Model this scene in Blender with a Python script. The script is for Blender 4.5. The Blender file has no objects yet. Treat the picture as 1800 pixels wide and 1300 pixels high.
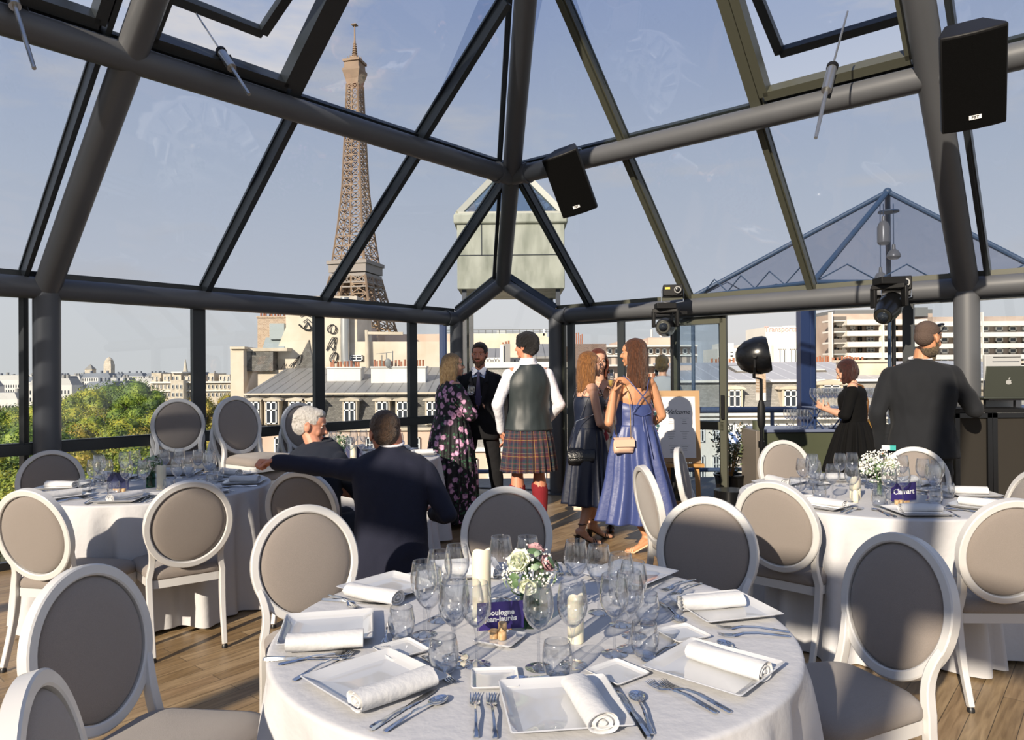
import bpy, bmesh, math, random
import numpy as np
from mathutils import Vector, Matrix, Euler, noise
R = math.radians
PI = math.pi
V = Vector
sc = bpy.context.scene
col = sc.collection
rnd = random.Random(7)

# ------------------------------------------------------------------ camera
H = 1.5                                   # eye height
FPX, PITCH, ROLL = 1275.23, 0.0040568, -0.0070366
_F = V((0, math.cos(PITCH), math.sin(PITCH))); _R0 = V((1, 0, 0)); _U0 = _R0.cross(_F)
_R = _R0 * math.cos(ROLL) + _U0 * math.sin(ROLL)
_U = -_R0 * math.sin(ROLL) + _U0 * math.cos(ROLL)
cam = bpy.data.cameras.new('camera'); camo = bpy.data.objects.new('camera', cam); col.objects.link(camo)
cam.sensor_width = 36; cam.sensor_fit = 'HORIZONTAL'; cam.lens = FPX / 1800 * 36; cam.clip_end = 5000; cam.clip_start = .05
camo.matrix_world = Matrix(((_R.x, _U.x, -_F.x, 0), (_R.y, _U.y, -_F.y, 0), (_R.z, _U.z, -_F.z, H), (0, 0, 0, 1)))
sc.camera = camo
def ray(px, py): return _F * FPX + _R * (px - 900) - _U * (py - 650)
def P(px, py, d):                         # the place d metres ahead seen at (px, py)
    r = ray(px, py); return V((0, 0, H)) + r * (d / r.y)
def G(px, py, z=0.0):                     # the place at height z seen at (px, py)
    r = ray(px, py); return V((0, 0, H)) + r * ((z - H) / r.z)
# room axes: u runs along the left glass wall, v along the right one
AU = 0.7044918
UX = V((math.sin(AU), math.cos(AU), 0)); VX = V((-math.cos(AU), math.sin(AU), 0))
def W(u, v, z=0.0): return UX * u + VX * v + V((0, 0, z))
def hd(a): return V((math.sin(R(a)), math.cos(R(a)), 0))

# ------------------------------------------------------------------ tags
def tag(o, label=None, cat=None, group=None, kind=None):
    if label: o['label'] = label
    if cat: o['category'] = cat
    if group: o['group'] = group
    if kind: o['kind'] = kind
    return o
def empty(name, loc=(0, 0, 0), rz=0, label=None, cat=None, group=None, kind=None):
    o = bpy.data.objects.new(name, None); col.objects.link(o); o.empty_display_size = .1
    o.location = loc; o.rotation_euler = (0, 0, rz); tag(o, label, cat, group, kind)
    return o
def copy_tree(o, parent=None):
    c = o.copy(); col.objects.link(c); c.parent = parent
    for k in list(KIDS.get(o.name, ())):
        copy_tree(k, c)
    return c
KIDS = {}
def setparent(o, p):
    if p is None: return
    o.parent = p; KIDS.setdefault(p.name, []).append(o)

# ------------------------------------------------------------------ materials
MATS = {}
def srgb(c):
    if isinstance(c, str): c = [int(c[i:i + 2], 16) / 255 for i in (0, 2, 4)]
    return tuple(x / 12.92 if x <= .04045 else ((x + .055) / 1.055) ** 2.4 for x in c)
def mat(name, c=(.8, .8, .8), rough=.5, metal=0, bump=0, bscale=80, var=0, vscale=6, spec=.5, sheen=0, coat=0, sss=0, em=0, stretch=None, c2=None, alpha=1):
    if name in MATS: return MATS[name]
    m = bpy.data.materials.new(name); m.use_nodes = True; nt = m.node_tree; b = nt.nodes['Principled BSDF']
    c = srgb(c) if isinstance(c, str) else c
    b.inputs['Base Color'].default_value = (*c, 1); b.inputs['Roughness'].default_value = rough
    b.inputs['Metallic'].default_value = metal; b.inputs['Specular IOR Level'].default_value = spec
    if sheen: b.inputs['Sheen Weight'].default_value = sheen
    if coat: b.inputs['Coat Weight'].default_value = coat; b.inputs['Coat Roughness'].default_value = .05
    if sss: b.inputs['Subsurface Weight'].default_value = sss; b.inputs['Subsurface Radius'].default_value = (.01, .004, .002)
    if em: b.inputs['Emission Color'].default_value = (*c, 1); b.inputs['Emission Strength'].default_value = em
    if alpha < 1: b.inputs['Alpha'].default_value = alpha
    tc = nt.nodes.new('ShaderNodeTexCoord')
    src = tc.outputs['Object']
    if stretch:
        mp = nt.nodes.new('ShaderNodeMapping'); mp.inputs['Scale'].default_value = stretch
        nt.links.new(src, mp.inputs['Vector']); src = mp.outputs['Vector']
    if bump:
        n = nt.nodes.new('ShaderNodeTexNoise'); n.inputs['Scale'].default_value = bscale; n.inputs['Detail'].default_value = 3
        nt.links.new(src, n.inputs['Vector'])
        bp = nt.nodes.new('ShaderNodeBump'); bp.inputs['Strength'].default_value = bump; bp.inputs['Distance'].default_value = .02
        nt.links.new(n.outputs['Fac'], bp.inputs['Height']); nt.links.new(bp.outputs['Normal'], b.inputs['Normal'])
    if var or c2:
        n = nt.nodes.new('ShaderNodeTexNoise'); n.inputs['Scale'].default_value = vscale; n.inputs['Detail'].default_value = 4
        nt.links.new(src, n.inputs['Vector'])
        mx = nt.nodes.new('ShaderNodeMix'); mx.data_type = 'RGBA'
        rp = nt.nodes.new('ShaderNodeMapRange'); rp.inputs[1].default_value = .35; rp.inputs[2].default_value = .65
        nt.links.new(n.outputs['Fac'], rp.inputs[0]); nt.links.new(rp.outputs[0], mx.inputs[0])
        cc = srgb(c2) if isinstance(c2, str) else (c2 or tuple(x * (1 - var) for x in c))
        mx.inputs[6].default_value = (*c, 1); mx.inputs[7].default_value = (*cc, 1)
        nt.links.new(mx.outputs[2], b.inputs['Base Color'])
    MATS[name] = m; return m
def nodes(name):
    m = bpy.data.materials.new(name); m.use_nodes = True; MATS[name] = m
    return m, m.node_tree, m.node_tree.nodes['Principled BSDF']
def N(nt, t, **kw):
    n = nt.nodes.new('ShaderNode' + t)
    for k, v in kw.items():
        if k.startswith('i_'):
            k = k[2:]; k = int(k) if k.isdigit() else k.replace('_', ' ')
            n.inputs[k].default_value = v
        else: setattr(n, k, v)
    return n
def ramp(nt, fac, stops, interp='LINEAR'):
    r = N(nt, 'ValToRGB'); nt.links.new(fac, r.inputs[0]); e = r.color_ramp.elements; r.color_ramp.interpolation = interp
    while len(e) < len(stops): e.new(.5)
    for i, (p, c) in enumerate(stops):
        e[i].position = p; c = srgb(c) if isinstance(c, str) else c; e[i].color = (*c, 1)
    return r.outputs[0]
def math_(nt, op, a, b=None, c=None):
    n = N(nt, 'Math', operation=op)
    for i, x in enumerate((a, b, c)):
        if x is None: continue
        if isinstance(x, (int, float)): n.inputs[i].default_value = x
        else: nt.links.new(x, n.inputs[i])
    return n.outputs[0]
def mixc(nt, f, a, b):
    n = N(nt, 'Mix', data_type='RGBA')
    for i, x in ((0, f), (6, a), (7, b)):
        if isinstance(x, (int, float)): n.inputs[i].default_value = x
        elif isinstance(x, tuple): n.inputs[i].default_value = (*x, 1)
        elif isinstance(x, str): n.inputs[i].default_value = (*srgb(x), 1)
        else: nt.links.new(x, n.inputs[i])
    return n.outputs[2]
def sheet_glass(name, tint, ior=1.5, rough=0.0, boost=0.0, gloss=(1, 1, 1), pw=4.5, edge=None):
    m = bpy.data.materials.new(name); m.use_nodes = True; nt = m.node_tree; nt.nodes.clear()
    out = N(nt, 'OutputMaterial'); t = N(nt, 'BsdfTransparent'); g = N(nt, 'BsdfGlossy'); mx = N(nt, 'MixShader')
    t.inputs[0].default_value = (*tint, 1); g.inputs['Roughness'].default_value = rough; g.inputs[0].default_value = (*gloss, 1)
    lw = N(nt, 'LayerWeight'); lw.inputs[0].default_value = .5
    f0 = ((ior - 1) / (ior + 1)) ** 2
    f = math_(nt, 'MULTIPLY_ADD', math_(nt, 'POWER', lw.outputs['Facing'], pw), 1 - f0, f0)
    if edge: nt.links.new(mixc(nt, math_(nt, 'POWER', lw.outputs['Facing'], 3.0), tint, edge), t.inputs[0])
    if boost: f = math_(nt, 'MINIMUM', math_(nt, 'ADD', f, boost), 1.0)
    nt.links.new(f, mx.inputs[0]); nt.links.new(t.outputs[0], mx.inputs[1]); nt.links.new(g.outputs[0], mx.inputs[2])
    nt.links.new(mx.outputs[0], out.inputs[0]); MATS[name] = m; return m

# ------------------------------------------------------------------ mesh builder
class MB:
    def __init__(s): s.v = []; s.f = []; s.m = []
    def add(s, vs, fs, mi=0):
        b = len(s.v); s.v.extend([tuple(x) for x in vs]); s.f.extend([tuple(i + b for i in f) for f in fs]); s.m.extend([mi] * len(fs))
    def box(s, c, d, rot=None, mi=0, taper=1.0):
        hx, hy, hz = d[0] / 2, d[1] / 2, d[2] / 2; c = V(c)
        vs = []
        for z in (-1, 1):
            k = taper if z > 0 else 1
            for x, y in ((-1, -1), (1, -1), (1, 1), (-1, 1)):
                p = V((x * hx * k, y * hy * k, z * hz))
                if rot is not None: p = rot @ p
                vs.append(c + p)
        s.add(vs, [(3, 2, 1, 0), (4, 5, 6, 7), (0, 1, 5, 4), (1, 2, 6, 5), (2, 3, 7, 6), (3, 0, 4, 7)], mi)
    def beam(s, a, b, w, h, up=(0, 0, 1), mi=0):     # rectangular bar between two points
        a, b = V(a), V(b); t = (b - a); L = t.length; t.normalize(); up = V(up)
        x = t.cross(up)
        if x.length < 1e-4: x = t.cross(V((0, 1, 0)))
        x.normalize(); z = x.cross(t)
        s.box((a + b) / 2, (w, L, h), Matrix((x, t, z)).transposed(), mi)
    def rings(s, rs, cap=True, closed=False, mi=0):
        n = len(rs[0]); b = len(s.v)
        for r in rs: s.v.extend([tuple(p) for p in r])
        k = len(rs)
        for i in range(k if closed else k - 1):
            a0 = b + i * n; a1 = b + ((i + 1) % k) * n
            for j in range(n):
                s.f.append((a0 + j, a0 + (j + 1) % n, a1 + (j + 1) % n, a1 + j)); s.m.append(mi)
        if cap and not closed:
            s.f.append(tuple(b + j for j in range(n))[::-1]); s.m.append(mi)
            s.f.append(tuple(b + (k - 1) * n + j for j in range(n))); s.m.append(mi)
    def tube(s, path, r, n=12, closed=False, cap=True, sec=None, up=None, mi=0):
        path = [V(p) for p in path]; k = len(path)
        rr = r if isinstance(r, (list, tuple)) else [r] * k
        tang = []
        for i in range(k):
            a = path[i - 1] if (i > 0 or closed) else path[i]; c = path[(i + 1) % k] if (i < k - 1 or closed) else path[i]
            tang.append((c - a).normalized())
        if up is None:
            up = V((0, 0, 1)) if abs(tang[0].z) < .9 else V((0, 1, 0))
            fixed = False
        else: up = V(up); fixed = True
        x = tang[0].cross(up).normalized(); rs = []
        for i in range(k):
            t = tang[i]
            if fixed: x = t.cross(up).normalized()
            else:
                x = (x - t * x.dot(t))
                x = x.normalized() if x.length > 1e-6 else t.orthogonal().normalized()
            y = t.cross(x)
            if sec: rs.append([path[i] + (x * q[0] + y * q[1]) * rr[i] for q in sec])
            else: rs.append([path[i] + (x * math.cos(2 * PI * j / n) + y * math.sin(2 * PI * j / n)) * rr[i] for j in range(n)])
        s.rings(rs, cap, closed, mi)
    def cyl(s, a, b, r0, r1=None, n=16, mi=0): s.tube([a, b], [r0, r0 if r1 is None else r1], n, mi=mi)
    def lathe(s, prof, n=24, o=(0, 0, 0), M=None, mi=0, closed=False):   # profile (r, z)
        o = V(o); rs = []
        for r, z in prof:
            ring = []
            for j in range(n):
                p = V((r * math.cos(2 * PI * j / n), r * math.sin(2 * PI * j / n), z))
                if M is not None: p = M @ p
                ring.append(o + p)
            rs.append(ring)
        s.rings(rs, not closed, closed, mi)
    def ell(s, c, r, M=None, nu=16, nv=10, mi=0):
        r = (r, r, r) if isinstance(r, (int, float)) else r; c = V(c); vs = []
        for i in range(1, nv):
            a = PI * i / nv
            for j in range(nu):
                b = 2 * PI * j / nu; p = V((r[0] * math.sin(a) * math.cos(b), r[1] * math.sin(a) * math.sin(b), -r[2] * math.cos(a)))
                if M is not None: p = M @ p
                vs.append(c + p)
        for z in (-1, 1):
            p = V((0, 0, z * r[2]))
            if M is not None: p = M @ p
            vs.append(c + p)
        fs = []
        for i in range(nv - 2):
            for j in range(nu): fs.append((i * nu + j, i * nu + (j + 1) % nu, (i + 1) * nu + (j + 1) % nu, (i + 1) * nu + j))
        a, b = (nv - 1) * nu, (nv - 1) * nu + 1
        for j in range(nu):
            fs.append((a, (j + 1) % nu, j)); fs.append((b, (nv - 2) * nu + j, (nv - 2) * nu + (j + 1) % nu))
        s.add(vs, fs, mi)
    def cap_(s, a, b, r0, r1, n=12, mi=0):           # tapered capsule
        a, b = V(a), V(b); t = (b - a)
        if t.length < 1e-6: s.ell(a, r0, nu=n, nv=8, mi=mi); return
        t.normalize(); path = []; rr = []
        for k in range(4): q = PI / 2 * (1 - k / 4.0) ; path.append(a - t * r0 * math.sin(q)); rr.append(max(r0 * math.cos(q), r0 * .12))
        path.append(a); rr.append(r0); path.append(b); rr.append(r1)
        for k in range(1, 5): q = PI / 2 * k / 4.0; path.append(b + t * r1 * math.sin(q)); rr.append(max(r1 * math.cos(q), r1 * .12))
        s.tube(path, rr, n, mi=mi)
    def prism(s, poly, h, M=None, o=(0, 0, 0), mi=0):  # poly in xy, extruded along z
        o = V(o); n = len(poly); rs = []
        for z in (0, h):
            ring = []
            for x, y in poly:
                p = V((x, y, z))
                if M is not None: p = M @ p
                ring.append(o + p)
            rs.append(ring)
        s.rings(rs, True, False, mi)
    def quad(s, a, b, c, d, mi=0): s.add([a, b, c, d], [(0, 1, 2, 3)], mi)
    def mesh(s, name, mats, smooth=35):
        me = bpy.data.meshes.new(name); me.from_pydata(s.v, [], s.f)
        for m in (mats if isinstance(mats, (list, tuple)) else [mats]): me.materials.append(m)
        if any(s.m): me.polygons.foreach_set('material_index', s.m)
        if smooth:
            me.polygons.foreach_set('use_smooth', [True] * len(me.polygons))
            me.update()
            if smooth < 180: me.set_sharp_from_angle(angle=R(smooth))
        me.update(); return me
    def build(s, name, mats, parent=None, smooth=35, bevel=0, off=None, kind=None, label=None):
        if off is not None: s.v = [(x - off[0], y - off[1], z - off[2]) for x, y, z in s.v]
        me = s.mesh(name, mats, smooth); o = bpy.data.objects.new(name, me); col.objects.link(o)
        if off is not None and parent is None: o.location = off
        if parent is not None: setparent(o, parent)
        if bevel:
            b = o.modifiers.new('bevel', 'BEVEL'); b.width = bevel; b.segments = 2; b.limit_method = 'ANGLE'; b.angle_limit = R(40)
        tag(o, label=label, kind=kind)
        return o
def frame_from(o_, xd, yd):
    x = V(xd).normalized(); y = V(yd).normalized(); z = x.cross(y).normalized(); y = z.cross(x)
    return Matrix((x, y, z)).transposed()
def fix_normals(me):
    bm = bmesh.new(); bm.from_mesh(me); bmesh.ops.recalc_face_normals(bm, faces=bm.faces); bm.to_mesh(me); bm.free()
def text_mesh(s, size, name='t', extrude=0.0006, bold=0.0, shear=0, align='CENTER', space=1.0):
    cu = bpy.data.curves.new(name, 'FONT'); cu.body = s; cu.size = size; cu.extrude = extrude; cu.offset = bold
    cu.align_x = align; cu.align_y = 'CENTER'; cu.shear = shear; cu.resolution_u = 3; cu.space_line = space
    o = bpy.data.objects.new(name, cu); col.objects.link(o)
    dg = bpy.context.evaluated_depsgraph_get(); me = bpy.data.meshes.new_from_object(o.evaluated_get(dg))
    bpy.data.objects.remove(o); bpy.data.curves.remove(cu); return me
def text_part(s, size, parent, m, M, name='lettering', **kw):
    me = text_mesh(s, size, name, **kw); me.materials.clear(); me.materials.append(m); me.transform(M)
    o = bpy.data.objects.new(name, me); col.objects.link(o)
    if parent is not None: setparent(o, parent)
    return o

# ------------------------------------------------------------------ palette
M_steel = mat('grey_painted_steel', '54565a', .45, 0, var=.08, vscale=3)
M_steelD = mat('dark_aluminium_frame', '24292c', .4, 0, spec=.6)
M_frame = mat('olive_grey_frame', '4a4b40', .4)
M_white = mat('white_lacquered_metal', 'c7c6c4', .32, 0, coat=.2)
M_pad = mat('taupe_grey_fabric', '8b827b', .85, 0, bump=.35, bscale=900, var=.14, vscale=500, sheen=.25)
M_glide = mat('dark_rubber', '1b1b1c', .4)
M_cloth = mat('white_tablecloth_linen', 'bdbdbf', .8, 0, bump=.15, bscale=25)
M_napkin = mat('white_napkin_cotton', 'cbcbcb', .9, 0, bump=.12, bscale=60)
M_plate = mat('white_porcelain', 'c6c7c8', .07, 0, coat=.6)
M_silver = mat('polished_cutlery_steel', 'd5d7da', .1, 1)
M_black = mat('matt_black_plastic', '101011', .55, spec=.3)
M_blackg = mat('semi_gloss_black', '0e0f11', .25)
M_grille = mat('black_speaker_grille', '080808', .9, bump=.5, bscale=600, spec=.1)
M_wood = mat('pale_oak_easel', 'b98f55', .5, c2='a2763f', vscale=12, stretch=(1, 1, .15))
M_stemglass = bpy.data.materials.new('clear_glass_solid')
M_stemglass.use_nodes = True
_b = M_stemglass.node_tree.nodes['Principled BSDF']; _b.inputs['Transmission Weight'].default_value = 1; _b.inputs['Roughness'].default_value = 0; _b.inputs['IOR'].default_value = 1.45
M_stemglass = sheet_glass('clear_glass_stem', (.95, .955, .965), 1.7, 0.03, 0.0, pw=1.8, edge=(.45, .48, .55))
M_glass = sheet_glass('clear_wine_glass', (.965, .97, .975), 1.75, 0.04, 0.0, pw=2.4, edge=(.36, .39, .45))
M_pane = sheet_glass('window_pane_glass', (.90, .925, .945), 1.42, 0.0)
M_roofpane = sheet_glass('roof_pane_glass', (.83, .865, .92), 1.45, 0.0)
M_purple = mat('purple_card', '2f2467', .5)
M_navycard = mat('navy_card', '1c2450', .5)
M_print = mat('white_print', 'f1f1f1', .6)
M_wax = mat('ivory_candle_wax', 'e6dfc8', .45, sss=.3)
M_cork = mat('wine_cork', 'cdb089', .8, c2='ab875c', vscale=90)
M_vase = sheet_glass('green_vase_glass', (.45, .6, .5), 1.5)

# floor boards
def board_material(name, c1, c2, c3, rough=.35, w=.09, L=1.1):
    m, nt, b = nodes(name)
    tc = N(nt, 'TexCoord'); mp = N(nt, 'Mapping'); mp.inputs['Rotation'].default_value = (0, 0, -(PI / 2 - AU))
    nt.links.new(tc.outputs['Object'], mp.inputs['Vector'])
    br = N(nt, 'TexBrick'); br.offset = .37; br.inputs['Scale'].default_value = 1
    br.inputs['Color1'].default_value = (0, 0, 0, 1); br.inputs['Color2'].default_value = (1, 1, 1, 1); br.inputs['Mortar'].default_value = (.5, .5, .5, 1)
    br.inputs['Mortar Size'].default_value = .0016; br.inputs['Brick Width'].default_value = L; br.inputs['Row Height'].default_value = w; br.inputs['Bias'].default_value = 0
    nt.links.new(mp.outputs[0], br.inputs['Vector'])
    mp2 = N(nt, 'Mapping'); mp2.inputs['Scale'].default_value = (2.0, 22, 1); nt.links.new(mp.outputs[0], mp2.inputs[0])
    no = N(nt, 'TexNoise'); no.inputs['Scale'].default_value = 2.2; no.inputs['Detail'].default_value = 7; no.inputs['Distortion'].default_value = .6; nt.links.new(mp2.outputs[0], no.inputs['Vector'])
    base = ramp(nt, br.outputs['Color'], [(0, c1), (.5, c2), (1, c3)])
    g = ramp(nt, no.outputs['Fac'], [(.3, (.55, .5, .45)), (.7, (1.12, 1.1, 1.08))])
    mu = N(nt, 'Mix', data_type='RGBA', blend_type='MULTIPLY'); mu.inputs[0].default_value = .9
    nt.links.new(base, mu.inputs[6]); nt.links.new(g, mu.inputs[7])
    c = mixc(nt, math_(nt, 'MULTIPLY', br.outputs['Fac'], .85), mu.outputs[2], (.02, .015, .01))
    nt.links.new(c, b.inputs['Base Color'])
    rr = math_(nt, 'ADD', math_(nt, 'MULTIPLY', no.outputs['Fac'], .3), rough - .1); nt.links.new(rr, b.inputs['Roughness'])
    bp = N(nt, 'Bump'); bp.inputs['Strength'].default_value = .25; bp.inputs['Distance'].default_value = .004
    hh = math_(nt, 'SUBTRACT', math_(nt, 'MULTIPLY', no.outputs['Fac'], .4), br.outputs['Fac']); nt.links.new(hh, bp.inputs['Height']); nt.links.new(bp.outputs[0], b.inputs['Normal'])
    return m
M_floor = board_material('oak_floor_boards', '967d5e', 'a6906f', '87704f', .36)
M_deck = board_material('grey_terrace_paving', '8f8f8c', '9b9a97', '858582', .6, .4, .4)

# ------------------------------------------------------------------ world and sun
wd = bpy.data.worlds.new('sky'); sc.world = wd; wd.use_nodes = True; nt = wd.node_tree
bg = nt.nodes['Background']; tc = N(nt, 'TexCoord'); sp = N(nt, 'SeparateXYZ'); nt.links.new(tc.outputs['Generated'], sp.inputs[0])
el = math_(nt, 'ARCSINE', sp.outputs['Z']); el = math_(nt, 'MULTIPLY', el, 2 / PI)       # 0 horizon .. 1 zenith
skyc = ramp(nt, el, [(0, 'dcdad7'), (.07, 'dddddf'), (.16, 'c9cfd9'), (.3, 'a1b0cf'), (.55, '7a92c2'), (1, '5c7cbc')])
mp = N(nt, 'Mapping'); mp.inputs['Scale'].default_value = (1.4, 1.4, 5.5); mp.inputs['Location'].default_value = (.35, .1, .2); nt.links.new(tc.outputs['Generated'], mp.inputs[0])
no = N(nt, 'TexNoise'); no.inputs['Scale'].default_value = 2.6; no.inputs['Detail'].default_value = 8; no.inputs['Roughness'].default_value = .55; nt.links.new(mp.outputs[0], no.inputs['Vector'])
cl = ramp(nt, no.outputs['Fac'], [(.545, (0, 0, 0)), (.66, (1, 1, 1))])
wi = N(nt, 'TexNoise'); wi.inputs['Scale'].default_value = 1.3; wi.inputs['Detail'].default_value = 5; nt.links.new(mp.outputs[0], wi.inputs['Vector'])
c1 = mixc(nt, math_(nt, 'MULTIPLY', wi.outputs['Fac'], .22), skyc, 'dfe0e4')
c2 = mixc(nt, math_(nt, 'MULTIPLY', cl, .62), c1, 'dcd7d4')
nt.links.new(c2, bg.inputs['Color']); bg.inputs['Strength'].default_value = 1.0
SUN_H, SUN_E = 30, 23
sl = bpy.data.lights.new('sun', 'SUN'); sl.energy = 7.0; sl.angle = R(.6); sl.color = (1, .87, .70)
so = bpy.data.objects.new('sun', sl); col.objects.link(so)
so.rotation_euler = (-(hd(SUN_H) * math.cos(R(SUN_E)) - V((0, 0, math.sin(R(SUN_E)))))).to_track_quat('Z', 'Y').to_euler()
so.location = (-10, -15, 12)
sc.view_settings.view_transform = 'Standard'; sc.view_settings.look = 'None'; sc.view_settings.gamma = 1; sc.view_settings.exposure = 0
sc.view_settings.use_curve_mapping = False
try:
    sc.cycles.transparent_max_bounces = 32; sc.cycles.max_bounces = 10; sc.cycles.transmission_bounces = 10
    sc.cycles.caustics_reflective = False; sc.cycles.sample_clamp_indirect = 6
except Exception: pass
# ================================================================== GLASS ROOM
vL, uR, ZE, ZR = 6.585, 7.215, 2.20, .921
vP, uP, ZP = 5.005, 5.84, 3.58
U_COL = [2.01, -3.25]; U_MUL = [3.28, 4.61, .69, -.62, -1.94, 5.95]; U_E1 = 6.65
V_COL = [1.047, -3.3]; V_E2 = 5.42
E1 = W(U_E1, vL); E2 = W(uR, V_E2); AP = P(884, 497, 9.14); ND = W(5.86, 4.97, ZP)
U0, V0 = -5.6, -6.0                      # far ends of the two glass walls, behind the camera
TR = .088
# floor
mb = MB(); mb.prism([tuple(W(*p).xy) for p in ((U0, V0), (uR + .06, V0), (uR + .06, V_E2 + .1), (U_E1 + .1, vL + .06), (U0, vL + .06))][::1], .12, o=(0, 0, -.12))
fl = mb.build('floor', M_floor, kind='structure', smooth=0); fix_normals(fl.data)
mb = MB(); mb.prism([tuple(W(uR + .07, -3.6).xy), (8.3, 1.5), (8.3, 10.45), (-.95, 10.45), tuple(W(U_E1 - .3, vL + .1).xy), tuple(W(U_E1 + .12, vL + .07).xy), tuple(W(uR + .07, V_E2 + .12).xy)], .1, o=(0, 0, -.115))
fl = mb.build('floor', M_deck, kind='structure', smooth=0); fix_normals(fl.data)

# walls of glass
def tube_part(name, a, b, r, parent, m=M_steel, n=24):
    mb = MB(); mb.cyl(a, b, r, n=n); return mb.build(name, m, parent)
def bar_part(name, a, b, w, h, parent, m=M_steelD, up=(0, 0, 1)):
    mb = MB(); mb.beam(a, b, w, h, up); return mb.build(name, m, parent, smooth=0)
wl = empty('wall_left', kind='structure'); wr = empty('wall_right', kind='structure'); wc = empty('wall_corner', kind='structure')
for u in U_COL: tube_part('column', W(u, vL, 0), W(u, vL, ZE), .098, wl)
for v in V_COL: tube_part('column', W(uR, v, 0), W(uR, v, ZE), .098, wr)
tube_part('column', E1, E1 + V((0, 0, ZE)), .085, wc); tube_part('column', E2, E2 + V((0, 0, ZE)), .085, wc)
for e in (E1, E2):
    mb = MB(); mb.cyl(e, e + V((0, 0, .012)), .14); mb.build('base_plate', M_steel, wc)
tube_part('eave_beam', W(U0, vL, ZE), W(U_E1, vL, ZE), TR, wl); tube_part('eave_beam', W(uR, V0, ZE), W(uR, V_E2, ZE), TR, wr)
tube_part('gable_beam', E1 + V((0, 0, ZE)), AP, .082, wc); tube_part('gable_beam', E2 + V((0, 0, ZE)), AP, .082, wc)
for e, d in ((E1, -UX), (E2, -VX)):        # bolted flange collars
    mb = MB(); c = e + V((0, 0, ZE)) + d * .16; mb.cyl(c, c + d * .03, .102); mb.build('flange', M_steel, wc)
for u in U_MUL:
    mb = MB(); c = W(u, vL + .07)
    mb.beam(c, c + V((0, 0, ZE)), .055, .12, up=UX); mb.beam(c + UX * .04 - VX * .0, c + UX * .04 + V((0, 0, ZE)), .02, .06, up=UX)
    mb.build('mullion', M_steelD, wl, smooth=0)
bar_part('mullion', W(U_COL[0] - .14, vL + .07), W(U_COL[0] - .14, vL + .07, ZE), .04, .06, wl)
for a, b in ((U0, U_E1),):
    mb = MB(); mb.beam(W(a, vL + .07, ZR), W(b, vL + .07, ZR), .09, .085); mb.beam(W(a, vL + .07, ZR + .045), W(b, vL + .07, ZR + .045), .06, .02); mb.build('sill_rail', M_steelD, wl, smooth=0)
    bar_part('head_rail', W(a, vL + .06, ZE + .1), W(b, vL + .06, ZE + .1), .05, .07, wl); bar_part('floor_rail', W(a, vL + .07, .03), W(b, vL + .07, .03), .06, .06, wl)
us = [U0, -3.25, -1.94, -.62, .69, 2.01, 3.28, 4.61, 5.95, U_E1]
wn = 0
for a, b in zip(us, us[1:]):
    wn += 1; we = empty('window_%d' % wn, kind='structure')
    for z0, z1 in ((.06, ZR - .04), (ZR + .05, ZE + .06)):
        mb = MB(); mb.box((W(a + .03, vL + .07, z0) + W(b - .03, vL + .07, z1)) / 2, (b - a - .04, .008, z1 - z0), Matrix.Rotation(PI / 2 - AU, 3, 'Z')); mb.build('pane', M_pane, we, smooth=0)
# right wall: fixed lights beside the corner, stacked sliding doors, open bay, fixed bays further on
for v in (5.22, 4.50, 1.503, -.3, -1.8):
    bar_part('mullion', W(uR + .05, v), W(uR + .05, v, ZE), .05 if v != 4.5 else .035, .09, wr, up=VX)
mb = MB(); mb.beam(W(uR + .05, 5.33), W(uR + .05, 5.33, ZE), .05, .05, up=VX); mb.build('door_jamb', M_frame, wr, smooth=0)
bar_part('head_rail', W(uR + .05, V0, ZE + .10), W(uR + .05, V_E2, ZE + .10), .05, .07, wr, M_frame)
bar_part('lintel', W(uR + .05, V0, ZE - .09), W(uR + .05, V_E2, ZE - .09), .05, .045, wr)
bar_part('floor_rail', W(uR + .05, 3.2, .012), W(uR + .05, V_E2, .012), .06, .024, wr)
for a, b in ((4.52, 5.2), (3.62, 4.48), (-.28, 1.48), (-1.78, -.32), (-3.2, -1.82)):
    wn += 1; we = empty('window_%d' % wn, kind='structure')
    mb = MB(); mb.box((W(uR + .05, a, .03) + W(uR + .05, b, ZE - .1)) / 2, (.008, b - a, ZE - .13), Matrix.Rotation(PI / 2 - AU, 3, 'Z')); mb.build('pane', M_pane, we, smooth=0)
for k in range(3):                         # sliding leaves parked one behind the other
    we = empty('door_%d' % (k + 1), kind='structure'); du = uR + .10 + k * .055; a, b = 3.27 + k * .03, 3.60 + .24 + k * .02
    mb = MB()
    for v in (a, b): mb.beam(W(du, v, .03), W(du, v, ZE - .1), .045, .07, up=VX)
    for z in (.08, .92, ZE - .14): mb.beam(W(du, a, z), W(du, b, z), .045, .09)
    mb.build('frame', M_frame if k == 0 else M_steelD, we, smooth=0)
    mb = MB(); mb.box((W(du, a, .05) + W(du, b, ZE - .12)) / 2, (.008, b - a, ZE - .17), Matrix.Rotation(PI / 2 - AU, 3, 'Z')); mb.build('pane', M_pane, we, smooth=0)
    if k == 0:
        mb = MB(); mb.beam(W(du - .04, a + .0, 1.0), W(du - .04, a + .0, 1.25), .03, .03); mb.build('handle', M_black, we, smooth=0)
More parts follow.
